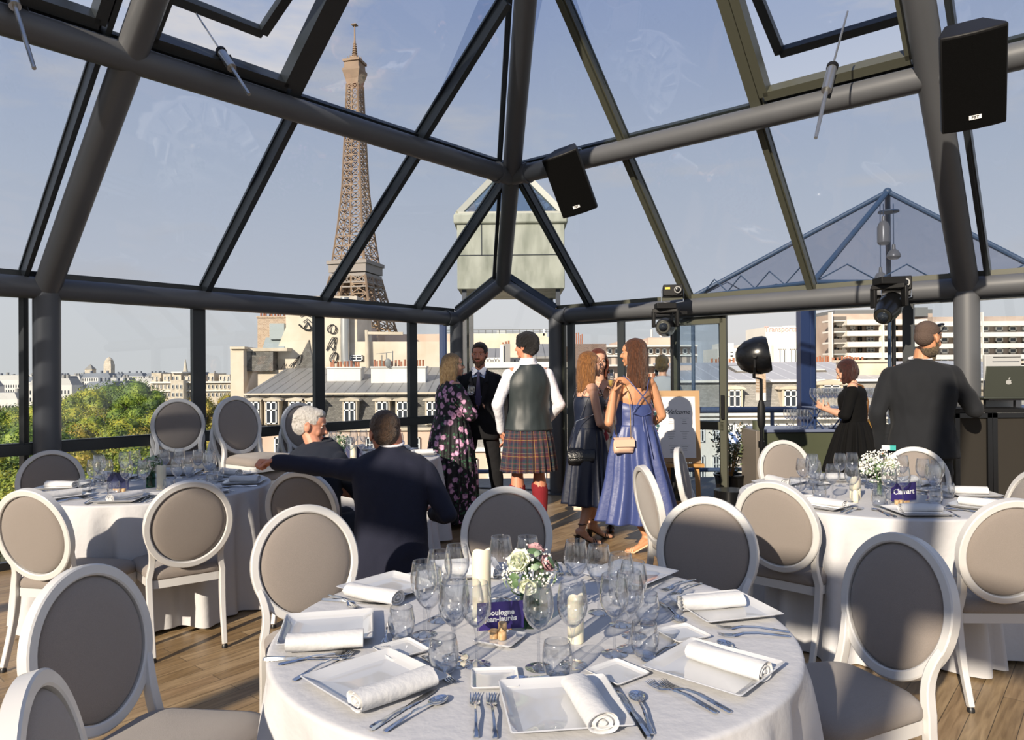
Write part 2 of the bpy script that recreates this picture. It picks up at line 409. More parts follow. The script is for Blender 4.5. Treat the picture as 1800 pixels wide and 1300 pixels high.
# corner: tall glass under the gable
wn += 1; we = empty('window_%d' % wn, kind='structure')
o1, o2 = E1 + (E2 - E1) * .09, E2 - (E2 - E1) * .03
mb = MB(); mb.add([o1, o2, o2 + V((0, 0, ZE)), V((AP.x, AP.y, AP.z - .08)) * 1.0, o1 + V((0, 0, ZE))], [(0, 1, 2, 3, 4)]); mb.build('pane', M_pane, we, smooth=0)
bar_part('door_jamb', o1 + (E2 - E1) * .03, o1 + (E2 - E1) * .03 + V((0, 0, ZE + .02)), .03, .05, wc, M_frame)
mb = MB(); mb.cyl(o1 + V((0, -.05, .045)), o2 + V((0, -.05, .045)), .012); mb.build('threshold', M_steel, wc)

# roof
ce = empty('ceiling', kind='structure')
nL = (VX * (ZE - ZP) * -1 + V((0, 0, vL - vP))); nL.normalize()     # outward normals of both slopes
nR = (UX * (ZP - ZE) + V((0, 0, uR - uP))); nR.normalize()
SLv = (ZP - ZE) / (vL - vP); SRu = (ZP - ZE) / (uR - uP)
ZT = 5.05
def onL(u, z): return W(u, vL - (z - ZE) / SLv, z)
def onR(v, z): return W(uR - (z - ZE) / SRu, v, z)
HD = (ND - AP) / (ND.z - AP.z)
HT = ND + HD * (ZT - ZP)                      # hip at the top
tube_part('hip_rafter', AP, ND, .092, ce); tube_part('hip_rafter', ND, HT, .098, ce)
tube_part('rafter', onL(2.01, ZE), onL(2.01, ZT), .098, ce); tube_part('rafter', onR(1.047, ZE), onR(1.047, ZT), .098, ce)
tube_part('rafter', onL(-3.25, ZE), onL(-3.25, ZT), .098, ce); tube_part('rafter', onR(-3.3, ZE), onR(-3.3, ZT), .098, ce)
tube_part('purlin', onL(U0, ZP), ND, TR + .005, ce); tube_part('purlin', onR(V0, ZP), ND, TR + .005, ce)
uT = HT.dot(UX); vT = HT.dot(VX)
tube_part('ridge_purlin', W(U0, vT, ZT), HT, .09, ce); tube_part('ridge_purlin', W(uT, V0, ZT), HT, .09, ce)
for d in ((-UX * .99), (-VX * .99)):
    mb = MB(); c = ND + d * .2; mb.cyl(c, c + d * .04, .108); mb.build('flange', M_steel, ce)
GO = .12                                      # glass sits outside the tubes
def gbar(a, b, n, w=.05, m=M_steelD, hh=.11, name='glazing_bar', off=None):
    a = V(a) + n * (GO - .03 if off is None else off); b = V(b) + n * (GO - .03 if off is None else off)
    mb = MB(); mb.beam(a, b, w, hh, n); mb.beam(a + n * .055, b + n * .055, w * 1.7, .018, n)
    t = (b - a).normalized(); s_ = t.cross(n).normalized(); mb.beam(a - s_ * w * .7, b - s_ * w * .7, .012, .07, n)
    mb.build(name, m, ce, smooth=0)
def hipz_L(u):                                 # height at which the left slope meets the hip at a given u
    return None
for u in (3.33, 4.67, .69, -.62, -1.94): gbar(onL(u, ZE + .03), onL(u, ZP), nL)
for u in (3.22, 4.61, .69, -.62, -1.94): gbar(onL(u, ZP), onL(u, ZT if u < 4 else 4.55), nL, .06 if u != 3.22 else .085)
gbar(onL(6.02, ZE + .03), onL(5.92, ZP), nL, .045)
for v in (3.64, 2.336, -.3, -1.8): gbar(onR(v, ZE + .03), onR(v, ZP), nR, m=M_frame)
for v in (3.60, 2.306, -.3, -1.8): gbar(onR(v, ZP), onR(v, ZT if v < 3 else 4.6), nR, .055 if v != 2.306 else .085, m=M_frame)
gbar(onR(4.92, ZE + .03), onR(4.95, ZP), nR, .045)
for r_ in (onL(2.01, ZE) - UX * .15, ): gbar(onL(1.86, ZE + .03), onL(1.86, ZT), nL, .03)
gbar(onR(.90, ZE + .03), onR(.90, ZT), nR, .03)
hn = (nL + nR).normalized(); s_ = V((-1, 0, 0))
mb = MB(); mb.beam(ND + hn * .12 - V((.13, 0, 0)), HT + hn * .12 - V((.13, 0, 0)), .05, .09, hn); mb.build('glazing_bar', M_steelD, ce, smooth=0)
mb = MB(); mb.beam(AP + hn * .10 - V((.11, 0, 0)), ND + hn * .12 - V((.11, 0, 0)), .04, .07, hn); mb.build('glazing_bar', M_steelD, ce, smooth=0)
gbar(E1 + V((0, 0, ZE + .06)), AP + V((0, 0, .08)), hn, .05, off=.03); gbar(E2 + V((0, 0, ZE + .06)), AP + V((0, 0, .08)), hn, .05, off=.03)
for a, b, n, m in ((onL(U0, ZP), ND, nL, M_steelD), (onR(V0, ZP), ND, nR, M_frame)):
    mb = MB(); up_ = V((0, 0, 1)); mb.beam(a + n * .11 + up_ * .06, b + n * .11 + up_ * .06, .05, .05, n); mb.build('purlin_rail', m, ce, smooth=0)
def pane(pts, n, m=M_roofpane):
    global wn
    wn += 1; we = empty('window_%d' % wn, kind='structure'); mb = MB(); pts = [p + n * GO for p in pts]
    k = len(pts); mb.add(pts + [p + n * .008 for p in pts], [tuple(range(k)), tuple(range(2 * k - 1, k - 1, -1))] + [(i, (i + 1) % k, k + (i + 1) % k, k + i) for i in range(k)])
    mb.build('pane', m, we, smooth=0)
ul = [U0, -3.25, -1.94, -.62, .69, 2.01, 3.28, 4.64, 5.97]
for a, b in zip(ul, ul[1:]): pane([onL(a, ZE), onL(b, ZE), onL(b, ZP), onL(a, ZP)], nL)
for a, b in zip(ul[:-1], ul[1:-1]):
    if abs(a - 2.01) < .01 or abs(a - .69) < .01: continue     # hatches here
    zt = ZT if b < 4 else ZP + 1.47 * .999
    pane([onL(a, ZP), onL(b, ZP), onL(b, ZT), onL(a, ZT)], nL)
pane([onL(4.64, ZP), ND, HT, onL(4.64, ZT)], nL)
pane([onL(5.97, ZE), E1 + V((0, 0, ZE)), AP, ND, ND + V((-.02, 0, 0))], nL)
vl = [V0, -3.3, -1.8, -.3, 1.047, 2.32, 3.62, 4.92]
for a, b in zip(vl, vl[1:]): pane([onR(a, ZE), onR(b, ZE), onR(b, ZP), onR(a, ZP)][::-1], nR)
for a, b in zip(vl[:-1], vl[1:-1]):
    if abs(a - 1.047) < .01: continue
    pane([onR(a, ZP), onR(b, ZP), onR(b, ZT), onR(a, ZT)][::-1], nR)
pane([onR(3.62, ZP), ND, HT, onR(3.62, ZT)][::-1], nR)
pane([onR(4.92, ZE), E2 + V((0, 0, ZE)), AP, ND][::-1], nR)
# roof hatches standing open, with their fixed surrounds
def hatch(A, B, Cc, D, n, m, ang, label, side):
    # A,B lower corners, C,D upper corners of the opening (A-D and B-C run up the slope)
    global wn
    mb = MB(); A, B, Cc, D = [V(p) + n * .09 for p in (A, B, Cc, D)]
    for p, q in ((A, B), (B, Cc), (Cc, D), (D, A)): mb.beam(p, q, .07, .12, n)
    mb.build('hatch_surround', m, ce, smooth=0)
    up_ = (D - A).normalized(); L = (D - A).length; wd_ = (B - A)
    ax_ = wd_.normalized(); d2 = Matrix.Rotation(ang, 3, ax_) @ (-up_)
    if d2.dot(n) < 0: d2 = Matrix.Rotation(-ang, 3, ax_) @ (-up_)
    hA, hB = D + n * .09, Cc + n * .09; L2 = L - .02; a2, b2 = hA + d2 * L2, hB + d2 * L2; nn = ax_.cross(d2)
    wn += 1; we = empty('window_%d' % wn, kind='structure'); mb = MB()
    for p, q in ((hA, hB), (hB, b2), (b2, a2), (a2, hA)): mb.beam(p, q, .075, .06, nn)
    mb.build('frame', M_steelD, we, smooth=0)
    mb = MB(); mb.add([hA, hB, b2, a2], [(0, 1, 2, 3)]); mb.build('pane', M_roofpane, we, smooth=0)
    return a2, b2
la, lb = hatch(onL(2.12, ZP + .1), onL(3.14, ZP + .1), onL(3.14, ZT - .1), onL(2.12, ZT - .1), nL, M_steelD, R(15), '', 1)
l2a, l2b = hatch(onL(.78, ZP + .1), onL(1.80, ZP + .1), onL(1.80, ZT - .1), onL(.78, ZT - .1), nL, M_steelD, R(15), '', 1)
ra, rb = hatch(onR(1.16, ZP + .1), onR(2.22, ZP + .1), onR(2.22, ZT - .1), onR(1.16, ZT - .1), nR, M_frame, R(15), '', 1)
M_alu = mat('brushed_aluminium', 'b9bab8', .3, .9)
def opener(top, mid, end, label):
    top, mid, end = V(top), V(mid), V(end); d = (end - top).normalized()
    o = empty('window_opener', mid, label=label, cat='window opener', group='rod openers of the roof hatches')
    mb = MB(); mb.cyl(mid - d * .12, mid + d * .12, .032, n=20); mb.build('motor_housing', M_alu, o, off=mid)
    mb = MB(); mb.cyl(mid - d * .13, mid - d * .10, .037, n=20); mb.build('collar', M_black, o, off=mid)
    mb = MB(); mb.cyl(top, mid - d * .1, .007, n=10); mb.build('push_rod', M_alu, o, off=mid)
    mb = MB(); mb.cyl(mid + d * .1, end, .014, .011, n=12); mb.build('rod_sleeve', M_alu, o, off=mid)
    s_ = d.orthogonal().normalized(); mb = MB(); mb.beam(mid - s_ * .045 - d * .09, mid - s_ * .045 + d * .02 + V((0, .05, -.06)), .012, .03); mb.build('bracket', M_black, o, off=mid)
    return o
dl = 5.2
opener(P(345, 24, 5.35), P(398, 105, 5.1), P(438, 166, 4.75), 'grey rod opener joined to the lifted hatch beside the steel lattice tower')
opener(P(5, -60, 4.3), P(20, -10, 4.2), P(60, 120, 3.9), 'grey rod opener cut off at the top left corner of the photo')
opener(P(1490, 20, 5.0), P(1458, 138, 4.75), P(1434, 242, 4.45), 'grey rod opener crossing the sunlit brown-grey roof tube on the right')
# back of the room behind the camera: plain posts and eaves that frame the low sun
wb = empty('wall_back', kind='structure')
for v in (V0, -3.3, -.6, 2.0, 4.4, vL): tube_part('column', W(U0, v, 0), W(U0, v, ZE), .09, wb)
tube_part('eave_beam', W(U0, V0, ZE), W(U0, vL, ZE), TR, wb); 
mb = MB(); mb.beam(W(U0, V0, .45), W(U0, vL, .45), .08, .9); mb.build('low_panel', M_steel, wb, smooth=0)
for v in (V0, -3.3, -.6, 2.0, 4.4): tube_part('rafter', W(U0, v, ZE), W(U0 + 3.2, v, ZT), .09, wb)
mb = MB(); mb.add([W(U0, V0, 4.48), W(U0, vL, 4.0), W(U0, vL, 4.30), W(U0, V0, 4.80), W(U0 - .12, V0, 4.48), W(U0 - .12, vL, 4.0), W(U0 - .12, vL, 4.30), W(U0 - .12, V0, 4.80)], [(0, 1, 2, 3), (7, 6, 5, 4), (0, 4, 5, 1), (1, 5, 6, 2), (2, 6, 7, 3), (3, 7, 4, 0)]); mb.build('shade_beam', M_steel, wb, smooth=0)  # unseen slanted beam, added to throw a shade band over the chairs
# ================================================================== CHAIRS
def rect_sec(w, h): return [(-w / 2, -h / 2), (w / 2, -h / 2), (w / 2, h / 2), (-w / 2, h / 2)]
TB = R(11)
def bk(x, s, y=0):                          # point on the leaning back: x across, s up from the oval's centre, y out of plane
    return V((x, -.262 - math.sin(TB) * s + y * math.cos(TB), .70 + math.cos(TB) * s + y * math.sin(TB)))
def make_chair():
    t = empty('banquet_chair'); RX, RZ = .208, .226
    n = 56
    mb = MB(); rs = []
    for j in range(n):
        a = 2 * PI * j / n; c, s = math.cos(a), math.sin(a); ring = []
        for dr, dy in ((-.017, -.016), (-.012, -.02), (.012, -.02), (.017, -.016), (.017, .016), (.012, .02), (-.012, .02), (-.017, .016)):
            ring.append(bk((RX + dr) * c, (RZ + dr) * s, dy))
        rs.append(ring)
    mb.rings(rs, closed=True); mb.build('back_frame', M_white, t, smooth=28)
    mb = MB(); rs = []                       # padded oval, domed on both faces
    for k, (q, dy) in enumerate(((.02, .036), (.35, .034), (.62, .03), (.85, .022), (.95, .014), (1, .004), (1, -.004), (.95, -.014), (.85, -.02), (.62, -.026), (.35, -.028), (.02, -.03))):
        rs.append([bk((RX - .018) * q * math.cos(2 * PI * j / n), (RZ - .018) * q * math.sin(2 * PI * j / n), dy) for j in range(n)])
    mb.rings(rs); mb.build('backrest', M_pad, t, smooth=180)
    def trap(k, z, r=.05, wf=.225, wb=.19, yf=.225, yb=-.20):
        pts = []
        for cx, cy, a0 in ((wf, yf, 0), (-wf, yf, 90), (-wb, yb, 180), (wb, yb, 270)):
            sx, sy = (1 if cx > 0 else -1), (1 if cy > 0 else -1); rr = r
            for q in range(7):
                a = R(a0 + q * 15); pts.append(V(((cx - sx * rr + rr * math.cos(a)) * k, (cy - sy * rr + rr * math.sin(a)) * k, z)))
        return pts
    mb = MB(); rs = [trap(.97, .405, .05), trap(1.0, .415, .06), trap(1.015, .432, .07), trap(1.0, .45, .08), trap(.93, .464, .09), trap(.78, .474, .09), trap(.5, .479, .09), trap(.1, .481, .02)]
    mb.rings(rs); mb.build('seat', M_pad, t, smooth=180)
    mb = MB(); rs = [trap(.93, .362, .04), trap(.95, .362, .04), trap(.95, .404, .04), trap(.87, .404, .04), trap(.87, .362, .04)]
    rs = [trap(k, z, .035) for k, z in ((.965, .36), (.965, .404), (.88, .404), (.88, .36))]
    mb.rings(rs, closed=True); mb.build('seat_frame', M_white, t, smooth=40)
    for sx in (-1, 1):
        mb = MB(); mb.tube([(sx * .19, .185, .395), (sx * .192, .19, .2), (sx * .192, .193, .02)], [1, .95, .72], sec=rect_sec(.034, .034), up=(0, 1, 0)); lg = mb.build('leg', M_white, t, smooth=30, bevel=.004)
        mb = MB(); mb.lathe([(.016, 0), (.016, .012), (.01, .022)], 12, (sx * .192, .193, 0)); mb.build('glide', M_glide, lg)
        mb = MB(); pth = []
        for q in range(9):
            s_ = q / 8; z = .02 + s_ * .40; pth.append((sx * (.178 + .008 * s_), -.275 + .085 * math.sin(s_ * PI / 2), z))
        c2 = bk(sx * (RX - .004), -.06)
        e0 = V(pth[-1])
        for q in range(1, 8):
            s_ = q / 7; p = e0.lerp(c2, s_); bul = math.sin(s_ * PI); pth.append((p.x - sx * .022 * bul, p.y + .012 * bul, p.z))
        mb.tube(pth, [.8 + .2 * min(1, i / 6) for i in range(9)] + [1, .98, .95, .92, .88, .8, .6], sec=rect_sec(.032, .036), up=(0, 1, 0)); lg = mb.build('leg', M_white, t, smooth=30, bevel=.004)
        mb = MB(); mb.lathe([(.016, 0), (.016, .012), (.01, .022)], 12, (sx * .178, -.275, 0)); mb.build('glide', M_glide, lg)
    return t
chair0 = make_chair(); _first = [True]
def proto_or_copy(p, flag):
    if flag[0]: flag[0] = False; return p
    return copy_tree(p)
BTOP = bk(0, .245)
def chair_at(loc, head, label, group=None, z=0, tilt=0):
    o = proto_or_copy(chair0, _first); o.location = (loc[0], loc[1], z); o.rotation_euler = (R(tilt), 0, -R(head))
    for k in ('group',):
        if k in o: del o[k]
    tag(o, label, 'chair', group); return o
def chair_px(px, pytop, head, label, group=None):
    p = G(px, pytop, .93); f = hd(head); q = p - f * BTOP.y
    return chair_at((q.x, q.y), head, label, group)
CG = 'oval-back chairs round the tables'
chair_px(890, 857, 180, 'oval-back chair at far side of the nearest table, facing the camera', CG)
chair_px(533, 890, 152, 'sunlit oval-back chair at far left of the nearest table, behind crouching man', CG)
chair_px(1246, 876, 211, 'oval-back chair at far right of the nearest table, shadow over most of it', CG)
chair_px(1128, 820, 82, 'oval-back chair seen nearly edge-on just beside the blue dress', CG)
chair_px(1190, 788, 110, 'oval-back chair seen edge-on in front of the wooden easel', CG)
chair_px(1374, 775, 172, 'fully lit oval-back chair beyond the table, in front of dark green bar', CG)
chair_px(1607, 787, 203, 'oval-back chair directly behind the right table, against man in dark suit', CG)
chair_px(1357, 848, 44, 'oval-back chair turned away with round shadow on its back, left of right table', CG)
chair_px(1592, 942, 250, 'large oval-back chair at right of the nearest table, lower third lit', CG)
chair_px(1785, 880, 2, 'oval-back chair cut by right picture edge, back in deep shadow', CG)
chair_px(1824, 830, 275, 'chair of which only a sliver of white frame shows at right picture edge', CG)
chair_px(88, 793, 143, 'oval-back chair at the window column, lower part shaded, behind left table', CG)
chair_px(46, 862, 12, 'sunlit oval-back chair at left edge with diagonal shadow stripe', CG)
chair_px(335, 847, -35, 'brown-lit oval-back chair with all legs visible, before the left table', CG)
chair_px(525, 829, 8, 'oval-back chair under the old man, arm lying over its top', CG)
chair_px(137, 1000, 104, 'large shaded oval-back chair at lower left, seat under nearest table', CG)
chair_px(40, 1200, 70, 'chair frame seen edge-on in the bottom left corner', CG)
# stacks by the window
def stack(px, pytop, head, n, where, step):
    zt = .93 + (n - 1) * step; p = G(px, pytop, zt); f = hd(head); q = p - f * BTOP.y
    for k in range(n):
        pos = ['lowest', 'second', 'third', 'fourth'][k] if k < n - 1 else 'topmost'
        c = q - f * (n - 1 - k) * .035
        chair_at((c.x, c.y), head, '%s oval-back chair of the stack %s' % (pos, where), 'stacked spare chairs', z=k * step)
stack(312, 702, 150, 4, 'left of the window mullion, beyond left table', .117)
stack(411, 698, 122, 4, 'right of the window mullion, seats pointing right', .128)
stack(524, 709, 128, 3, 'half hidden behind the white-haired man', .14)

# ================================================================== TABLES
TR_ = .735; TZ = .76
def cloth_mesh(r, zt, seed, z0=.03, nf=14, amp=.085):
    rr = random.Random(seed); n = 240; ph = [rr.uniform(0, 2 * PI) for _ in range(6)]; mb = MB(); rs = []
    for k in (.02, .3, .6, .85, .96): rs.append([V((r * k * math.cos(2 * PI * j / n), r * k * math.sin(2 * PI * j / n), zt)) for j in range(n)])
    for a, dr in ((0, .0), (30, .006), (60, .011), (90, .012)): rs.append([V(((r - .012 + dr + .004) * math.cos(2 * PI * j / n), (r - .012 + dr + .004) * math.sin(2 * PI * j / n), zt - .012 * (1 - math.cos(R(a))))) for j in range(n)])
    L = zt - z0
    for k in range(1, 19):
        t = k / 18; ring = []
        for j in range(n):
            a = 2 * PI * j / n
            f = .55 * math.sin(nf * a + ph[0] + .7 * math.sin(3 * a + ph[1])) + .3 * math.sin((nf * 1.7 // 1) * a + ph[2] + .5 * t) + .2 * math.sin((nf * 2.6 // 1) * a + ph[3] - t)
            f = math.copysign(abs(f) ** .75, f) - .15 * abs(math.sin(nf * .5 * a + ph[5])) * math.sin(PI * t)
            d = amp * (t ** .6) * f + .04 * t + .012 * t * math.sin(5 * a + ph[4])
            ring.append(V(((r + .004 + d) * math.cos(a), (r + .004 + d) * math.sin(a), zt - .012 - L * t + .012 * math.sin(2 * a + ph[5]) * t)))
        rs.append(ring)
    mb.rings(rs, cap=False); c = len(mb.v); mb.v.append((0, 0, zt)); mb.f += [(c, j, (j + 1) % n) for j in range(n)]; mb.m += [0] * n
    return mb
def table(c, tdesc, cdesc, seed):
    t = empty('round_table', (c[0], c[1], 0), label=tdesc, cat='table', group='round banquet tables')
    mb = MB(); mb.lathe([(TR_ - .006, TZ - .035), (TR_ - .002, TZ - .02), (TR_ - .004, TZ - .003)], 64); mb.build('tabletop', mat('plywood', 'a58a62', .6), t)
    for k in range(4):
        a = R(45 + 90 * k); mb = MB(); mb.cyl((.42 * math.cos(a), .42 * math.sin(a), .0), (.42 * math.cos(a), .42 * math.sin(a), TZ - .035), .018); mb.build('leg', M_black, t)
    cl = cloth_mesh(TR_, TZ, seed).build('tablecloth', M_cloth, smooth=180); cl.location = (c[0], c[1], 0); fix_normals(cl.data)
    tag(cl, cdesc, 'tablecloth', 'white tablecloths')
    return V((c[0], c[1], 0))
T1 = table((.055, 2.125), 'round table hidden under white cloth, nearest of the four', 'white tablecloth of the nearest table, crossed by long shadows', 1)
T2 = table((-2.40, 4.87), 'round table under white cloth before the left windows', 'white tablecloth before the left windows, folds lit at lower left', 2)
T3 = table((-1.39, 6.5), 'round table under white cloth behind the two seated men', 'white tablecloth falling straight behind the crouching man', 3)
T4 = table((2.12, 4.32), 'round table under white cloth beside the purple Clamart card on right', 'brightly lit white tablecloth of the table at right', 4)
TT = TZ + .001

# ---- tableware prototypes
def make_wineglass():
    o = empty('wine_glass')
    mb = MB(); out = [(.004, .095), (.012, .099), (.024, .110), (.034, .127), (.0385, .145), (.0385, .163), (.036, .183), (.0325, .203), (.0312, .2085)]
    inn = [(r - .0011, z + .0004) for r, z in reversed(out[1:])]
    mb.lathe(out + [(.0306, .209)] + inn + [(.001, .101)], 40); mb.build('bowl', M_glass, o, smooth=180)
    mb = MB(); mb.lathe([(.001, 0), (.034, 0), (.0345, .0012), (.02, .003), (.008, .006), (.0045, .012), (.0036, .03), (.0036, .06), (.0042, .082), (.0075, .094), (.0085, .0985), (.003, .101)], 32); mb.build('stem', M_stemglass, o, smooth=60)
    return o
def make_tumbler():
    o = empty('water_tumbler')
    mb = MB(); out = [(.020, .004), (.027, .008), (.034, .022), (.0375, .04), (.037, .058), (.0335, .078), (.0315, .088)]
    inn = [(r - .0012, z + .0006) for r, z in reversed(out[1:])]
    mb.lathe([(.001, .003)] + out + [(.031, .0885)] + inn + [(.018, .009), (.001, .0085)], 40); mb.build('bowl', M_glass, o, smooth=180)
    mb = MB(); mb.lathe([(.001, 0), (.018, 0), (.024, .002), (.026, .006), (.018, .0075), (.001, .0065)], 32); mb.build('base', M_stemglass, o, smooth=60)
    return o
wg0, tu0 = make_wineglass(), make_tumbler(); _fw, _ft = [True], [True]
WHERE = {}
def glass(p, kind, label, group):
    o = proto_or_copy(wg0, _fw) if kind == 'w' else proto_or_copy(tu0, _ft)
    o.location = (p[0], p[1], p[2] if len(p) > 2 and p[2] else TT); o.rotation_euler = (0, 0, rnd.uniform(0, 6))
    tag(o, label, 'glass', group); return o
def square_dish(s, h, rim, name):
    mb = MB(); hs = s / 2; rs = []
    def sq(k, z, r=.006, bow=0.0):
        pts = []
        for q in range(4):
            a = PI / 4 + q * PI / 2; cx, cy = k * math.cos(a) * math.sqrt(2), k * math.sin(a) * math.sqrt(2)
            for w in (-30, 0, 30):
                pts.append(V((cx - r * (1 if cx > 0 else -1) + r * math.cos(a + R(w)), cy - r * (1 if cy > 0 else -1) + r * math.sin(a + R(w)), z + bow)))
            a2 = a + PI / 4
            nx, ny = k * math.cos(a + PI / 2) * math.sqrt(2), k * math.sin(a + PI / 2) * math.sqrt(2)
            for t in (.25, .5, .75): pts.append(V((cx + (nx - cx) * t, cy + (ny - cy) * t, z + bow)))
        return pts
    prof = [(hs * .62, 0), (hs * .66, .001), (hs * .97, h - .003), (hs, h), (hs * .975, h + .0012), (hs * (1 - rim), h * .42), (hs * (1 - rim) - .006, h * .33), (hs * .3, h * .32), (.003, h * .32)]
    for k, z in prof: rs.append(sq(k, z, min(.008, k * .4)))
    mb.rings(rs); return mb
pl0 = square_dish(.258, .020, .17, 'p').build('dinner_plate', M_plate, smooth=30)
sp0 = square_dish(.115, .011, .12, 'p').build('side_plate', M_plate, smooth=30)
def make_napkin(L=.20, r=.027):
    mb = MB(); n = 34; rs = []
    for i in range(15):
        t = i / 14; ring = []; x = -L / 2 + L * t
        for j in range(n):
            a = 2 * PI * j / n; k = 1 + .05 * math.sin(3 * a + 4 * t) + .025 * noise.noise(V((x * 30, math.cos(a) * 2, math.sin(a) * 2)))
            ring.append(V((x, r * 1.25 * k * math.cos(a), max(r * .82 * k * math.sin(a) + r * .78, 0.0))))
        rs.append(ring)
    ends = []
    for sgn, base in ((-1, rs[0]), (1, rs[-1])):     # rolled layers visible at the ends
        c = V((sgn * L / 2, 0, r * .78)); lay = []
        for k, dx in ((.86, -.002), (.80, -.010), (.66, -.010), (.60, -.001), (.50, -.001), (.44, -.010), (.26, -.010), (.2, -.001), (.04, -.001)):
            lay.append([V((c.x + sgn * dx, (p.y - c.y) * k, c.z + (p.z - c.z) * k)) for p in base])
        ends.append(lay)
    mb.rings(list(reversed(ends[0])) + rs + ends[1]); mb.add([V((-L / 2 + .004, r * 1.12, r * .3)), V((L / 2 - .004, r * 1.12, r * .3)), V((L / 2 - .004, r * 1.35, r * .05)), V((-L / 2 + .004, r * 1.35, r * .05))], [(0, 1, 2, 3)])
    return mb.build('napkin', M_napkin, smooth=60)
np0 = make_napkin()
def strip(pts, zoff=0):        # (x, halfwidth, z) outline swept along x -> thin solid
    rs = []
    for x, w, z, th in pts: rs.append([V((x, -w, z)), V((x, -w * .5, z - th * .25)), V((x, w * .5, z - th * .25)), V((x, w, z)), V((x, w * .6, z + th)), V((x, -w * .6, z + th))])
    return rs
def make_fork():
    mb = MB(); mb.rings(strip([(-.10, .004, .003, .002), (-.097, .0065, .003, .0025), (-.06, .0048, .006, .003), (-.01, .0028, .011, .003), (.03, .0028, .009, .003), (.042, .008, .006, .002), (.05, .0115, .004, .0015), (.058, .012, .003, .0014)]))
    for k in range(4):
        y = -.0096 + .0064 * k; mb.tube([(.055, y, .0035), (.07, y, .0028), (.085, y, .004), (.099, y * .97, .0085)], [1, .95, .8, .35], sec=rect_sec(.0038, .0018), up=(0, 0, 1))
    return mb.build('fork', M_silver, smooth=40)
def make_knife():
    mb = MB(); mb.rings(strip([(-.115, .005, .002, .005), (-.11, .0072, .0018, .007), (-.03, .0058, .002, .006), (-.002, .0048, .002, .004), (0, .007, .002, .0016), (.05, .009, .002, .0012), (.09, .0085, .002, .001), (.11, .004, .002, .0008), (.114, .001, .002, .0005)]))
    return mb.build('table_knife', M_silver, smooth=40)
def make_spoon():
    mb = MB(); mb.rings(strip([(-.10, .004, .003, .002), (-.097, .0065, .003, .0025), (-.06, .0048, .006, .003), (-.01, .0028, .011, .003), (.035, .003, .009, .003), (.042, .0045, .008, .002)]))
    rs = []; n = 24
    for k, z in ((1, .0075), (1.0, .0085), (.93, .0070), (.75, .0045), (.45, .0028), (.05, .0022)): rs.append([V((.066 + .0275 * k * math.cos(2 * PI * j / n), .0185 * k * math.sin(2 * PI * j / n), z)) for j in range(n)])
    bt = []
    for k, z in ((.05, .0008), (.45, .0012), (.75, .0032), (.95, .006)): bt.append([V((.066 + .0275 * k * math.cos(2 * PI * j / n), .0185 * k * math.sin(2 * PI * j / n), z)) for j in range(n)])
    mb.rings(bt + rs); return mb.build('spoon', M_silver, smooth=60)
fk0, kn0, spn0 = make_fork(), make_knife(), make_spoon()
USED = {}
def place(proto, p, ang, label, cat, group, z=None, rx=0):
    if USED.get(proto.name): o = proto.copy(); col.objects.link(o)
    else: USED[proto.name] = 1; o = proto
    o.location = (p[0], p[1], TT if z is None else z); o.rotation_euler = (rx, 0, ang)
    tag(o, label, cat, group); return o
def tp(px, py, z=TZ): p = G(px, py, z); return (p.x, p.y)
# ---- the nearest table, setting by setting: (plate px, table-side angle, words)
A0 = T1.xy
def angdeg(p): return math.degrees(math.atan2(p[1] - A0[1], p[0] - A0[0]))
sets1 = [((988, 1248), 7, 'nearest setting', (1035, 1232), -78, 0), ((659, 1203), 44, 'lower left setting', (692, 1208), 42, 0), ((576, 1111), 11, 'left setting', (572, 1124), 9, 0),
         ((684, 1038), 49, 'upper left setting', (657, 1042), -29, 0), ((815, 1003), 10, 'far setting behind tall candle', (828, 1000), -20, 0), ((1112, 1012), 48, 'upper right setting', None, 0, 0),
         ((1271, 1074), 15, 'right setting', (1250, 1055), 11, 0), ((1255, 1181), 48, 'lower right setting', (1279, 1159), -46, 0)]
for (pp, a, w, nk, na, _) in sets1:
    x, y = tp(*pp)
    dist = math.hypot(x - A0[0], y - A0[1])
    if dist > TR_ - .12: k = (TR_ - .12) / dist; x = A0[0] + (x - A0[0]) * k; y = A0[1] + (y - A0[1]) * k
    place(pl0, (x, y), R(a), 'square white plate at the %s of the nearest table' % w, 'plate', 'square plates on the nearest table')
    if nk:
        nx, ny = tp(nk[0], nk[1], TZ + .03)
        place(np0, (nx, ny), R(na), 'rolled white napkin on the plate at the %s' % w, 'napkin', 'rolled napkins on the nearest table', TT + .0068)
for (pp, a, w) in (((870, 1198), 3, 'beside the nearest plate, behind two forks'), ((1085, 1187), 38, 'between nearest and lower right plates'), ((705, 1146), 38, 'left of a tumbler on the nearest table'), ((1200, 1118), 25, 'below the right plate, near a spoon')):
    place(sp0, tp(*pp), R(a), 'small square side plate ' + w, 'side plate', 'side plates on the nearest table')
def cut(proto, a, b, label, cat, grp='cutlery on the nearest table', z=None, zz=TZ):     # laid from handle end a to tip b
    a, b = V(tp(*a, zz)), V(tp(*b, zz)); c = (a + b) / 2; d = b - a
    place(proto, c, math.atan2(d.y, d.x), label, cat, grp, z)
cut(fk0, (838, 1308), (834, 1216), 'left fork of the pair beside the nearest plate', 'fork'); cut(fk0, (872, 1308), (862, 1218), 'right fork of the pair beside the nearest plate', 'fork')
cut(kn0, (652, 1284), (768, 1212), 'knife below the lower left plate', 'knife'); cut(spn0, (672, 1290), (790, 1225), 'large spoon below the lower left plate', 'spoon')
cut(kn0, (500, 1160), (584, 1158), 'knife along the edge of the left plate', 'knife'); cut(spn0, (500, 1168), (618, 1150), 'spoon along the edge of the left plate', 'spoon')
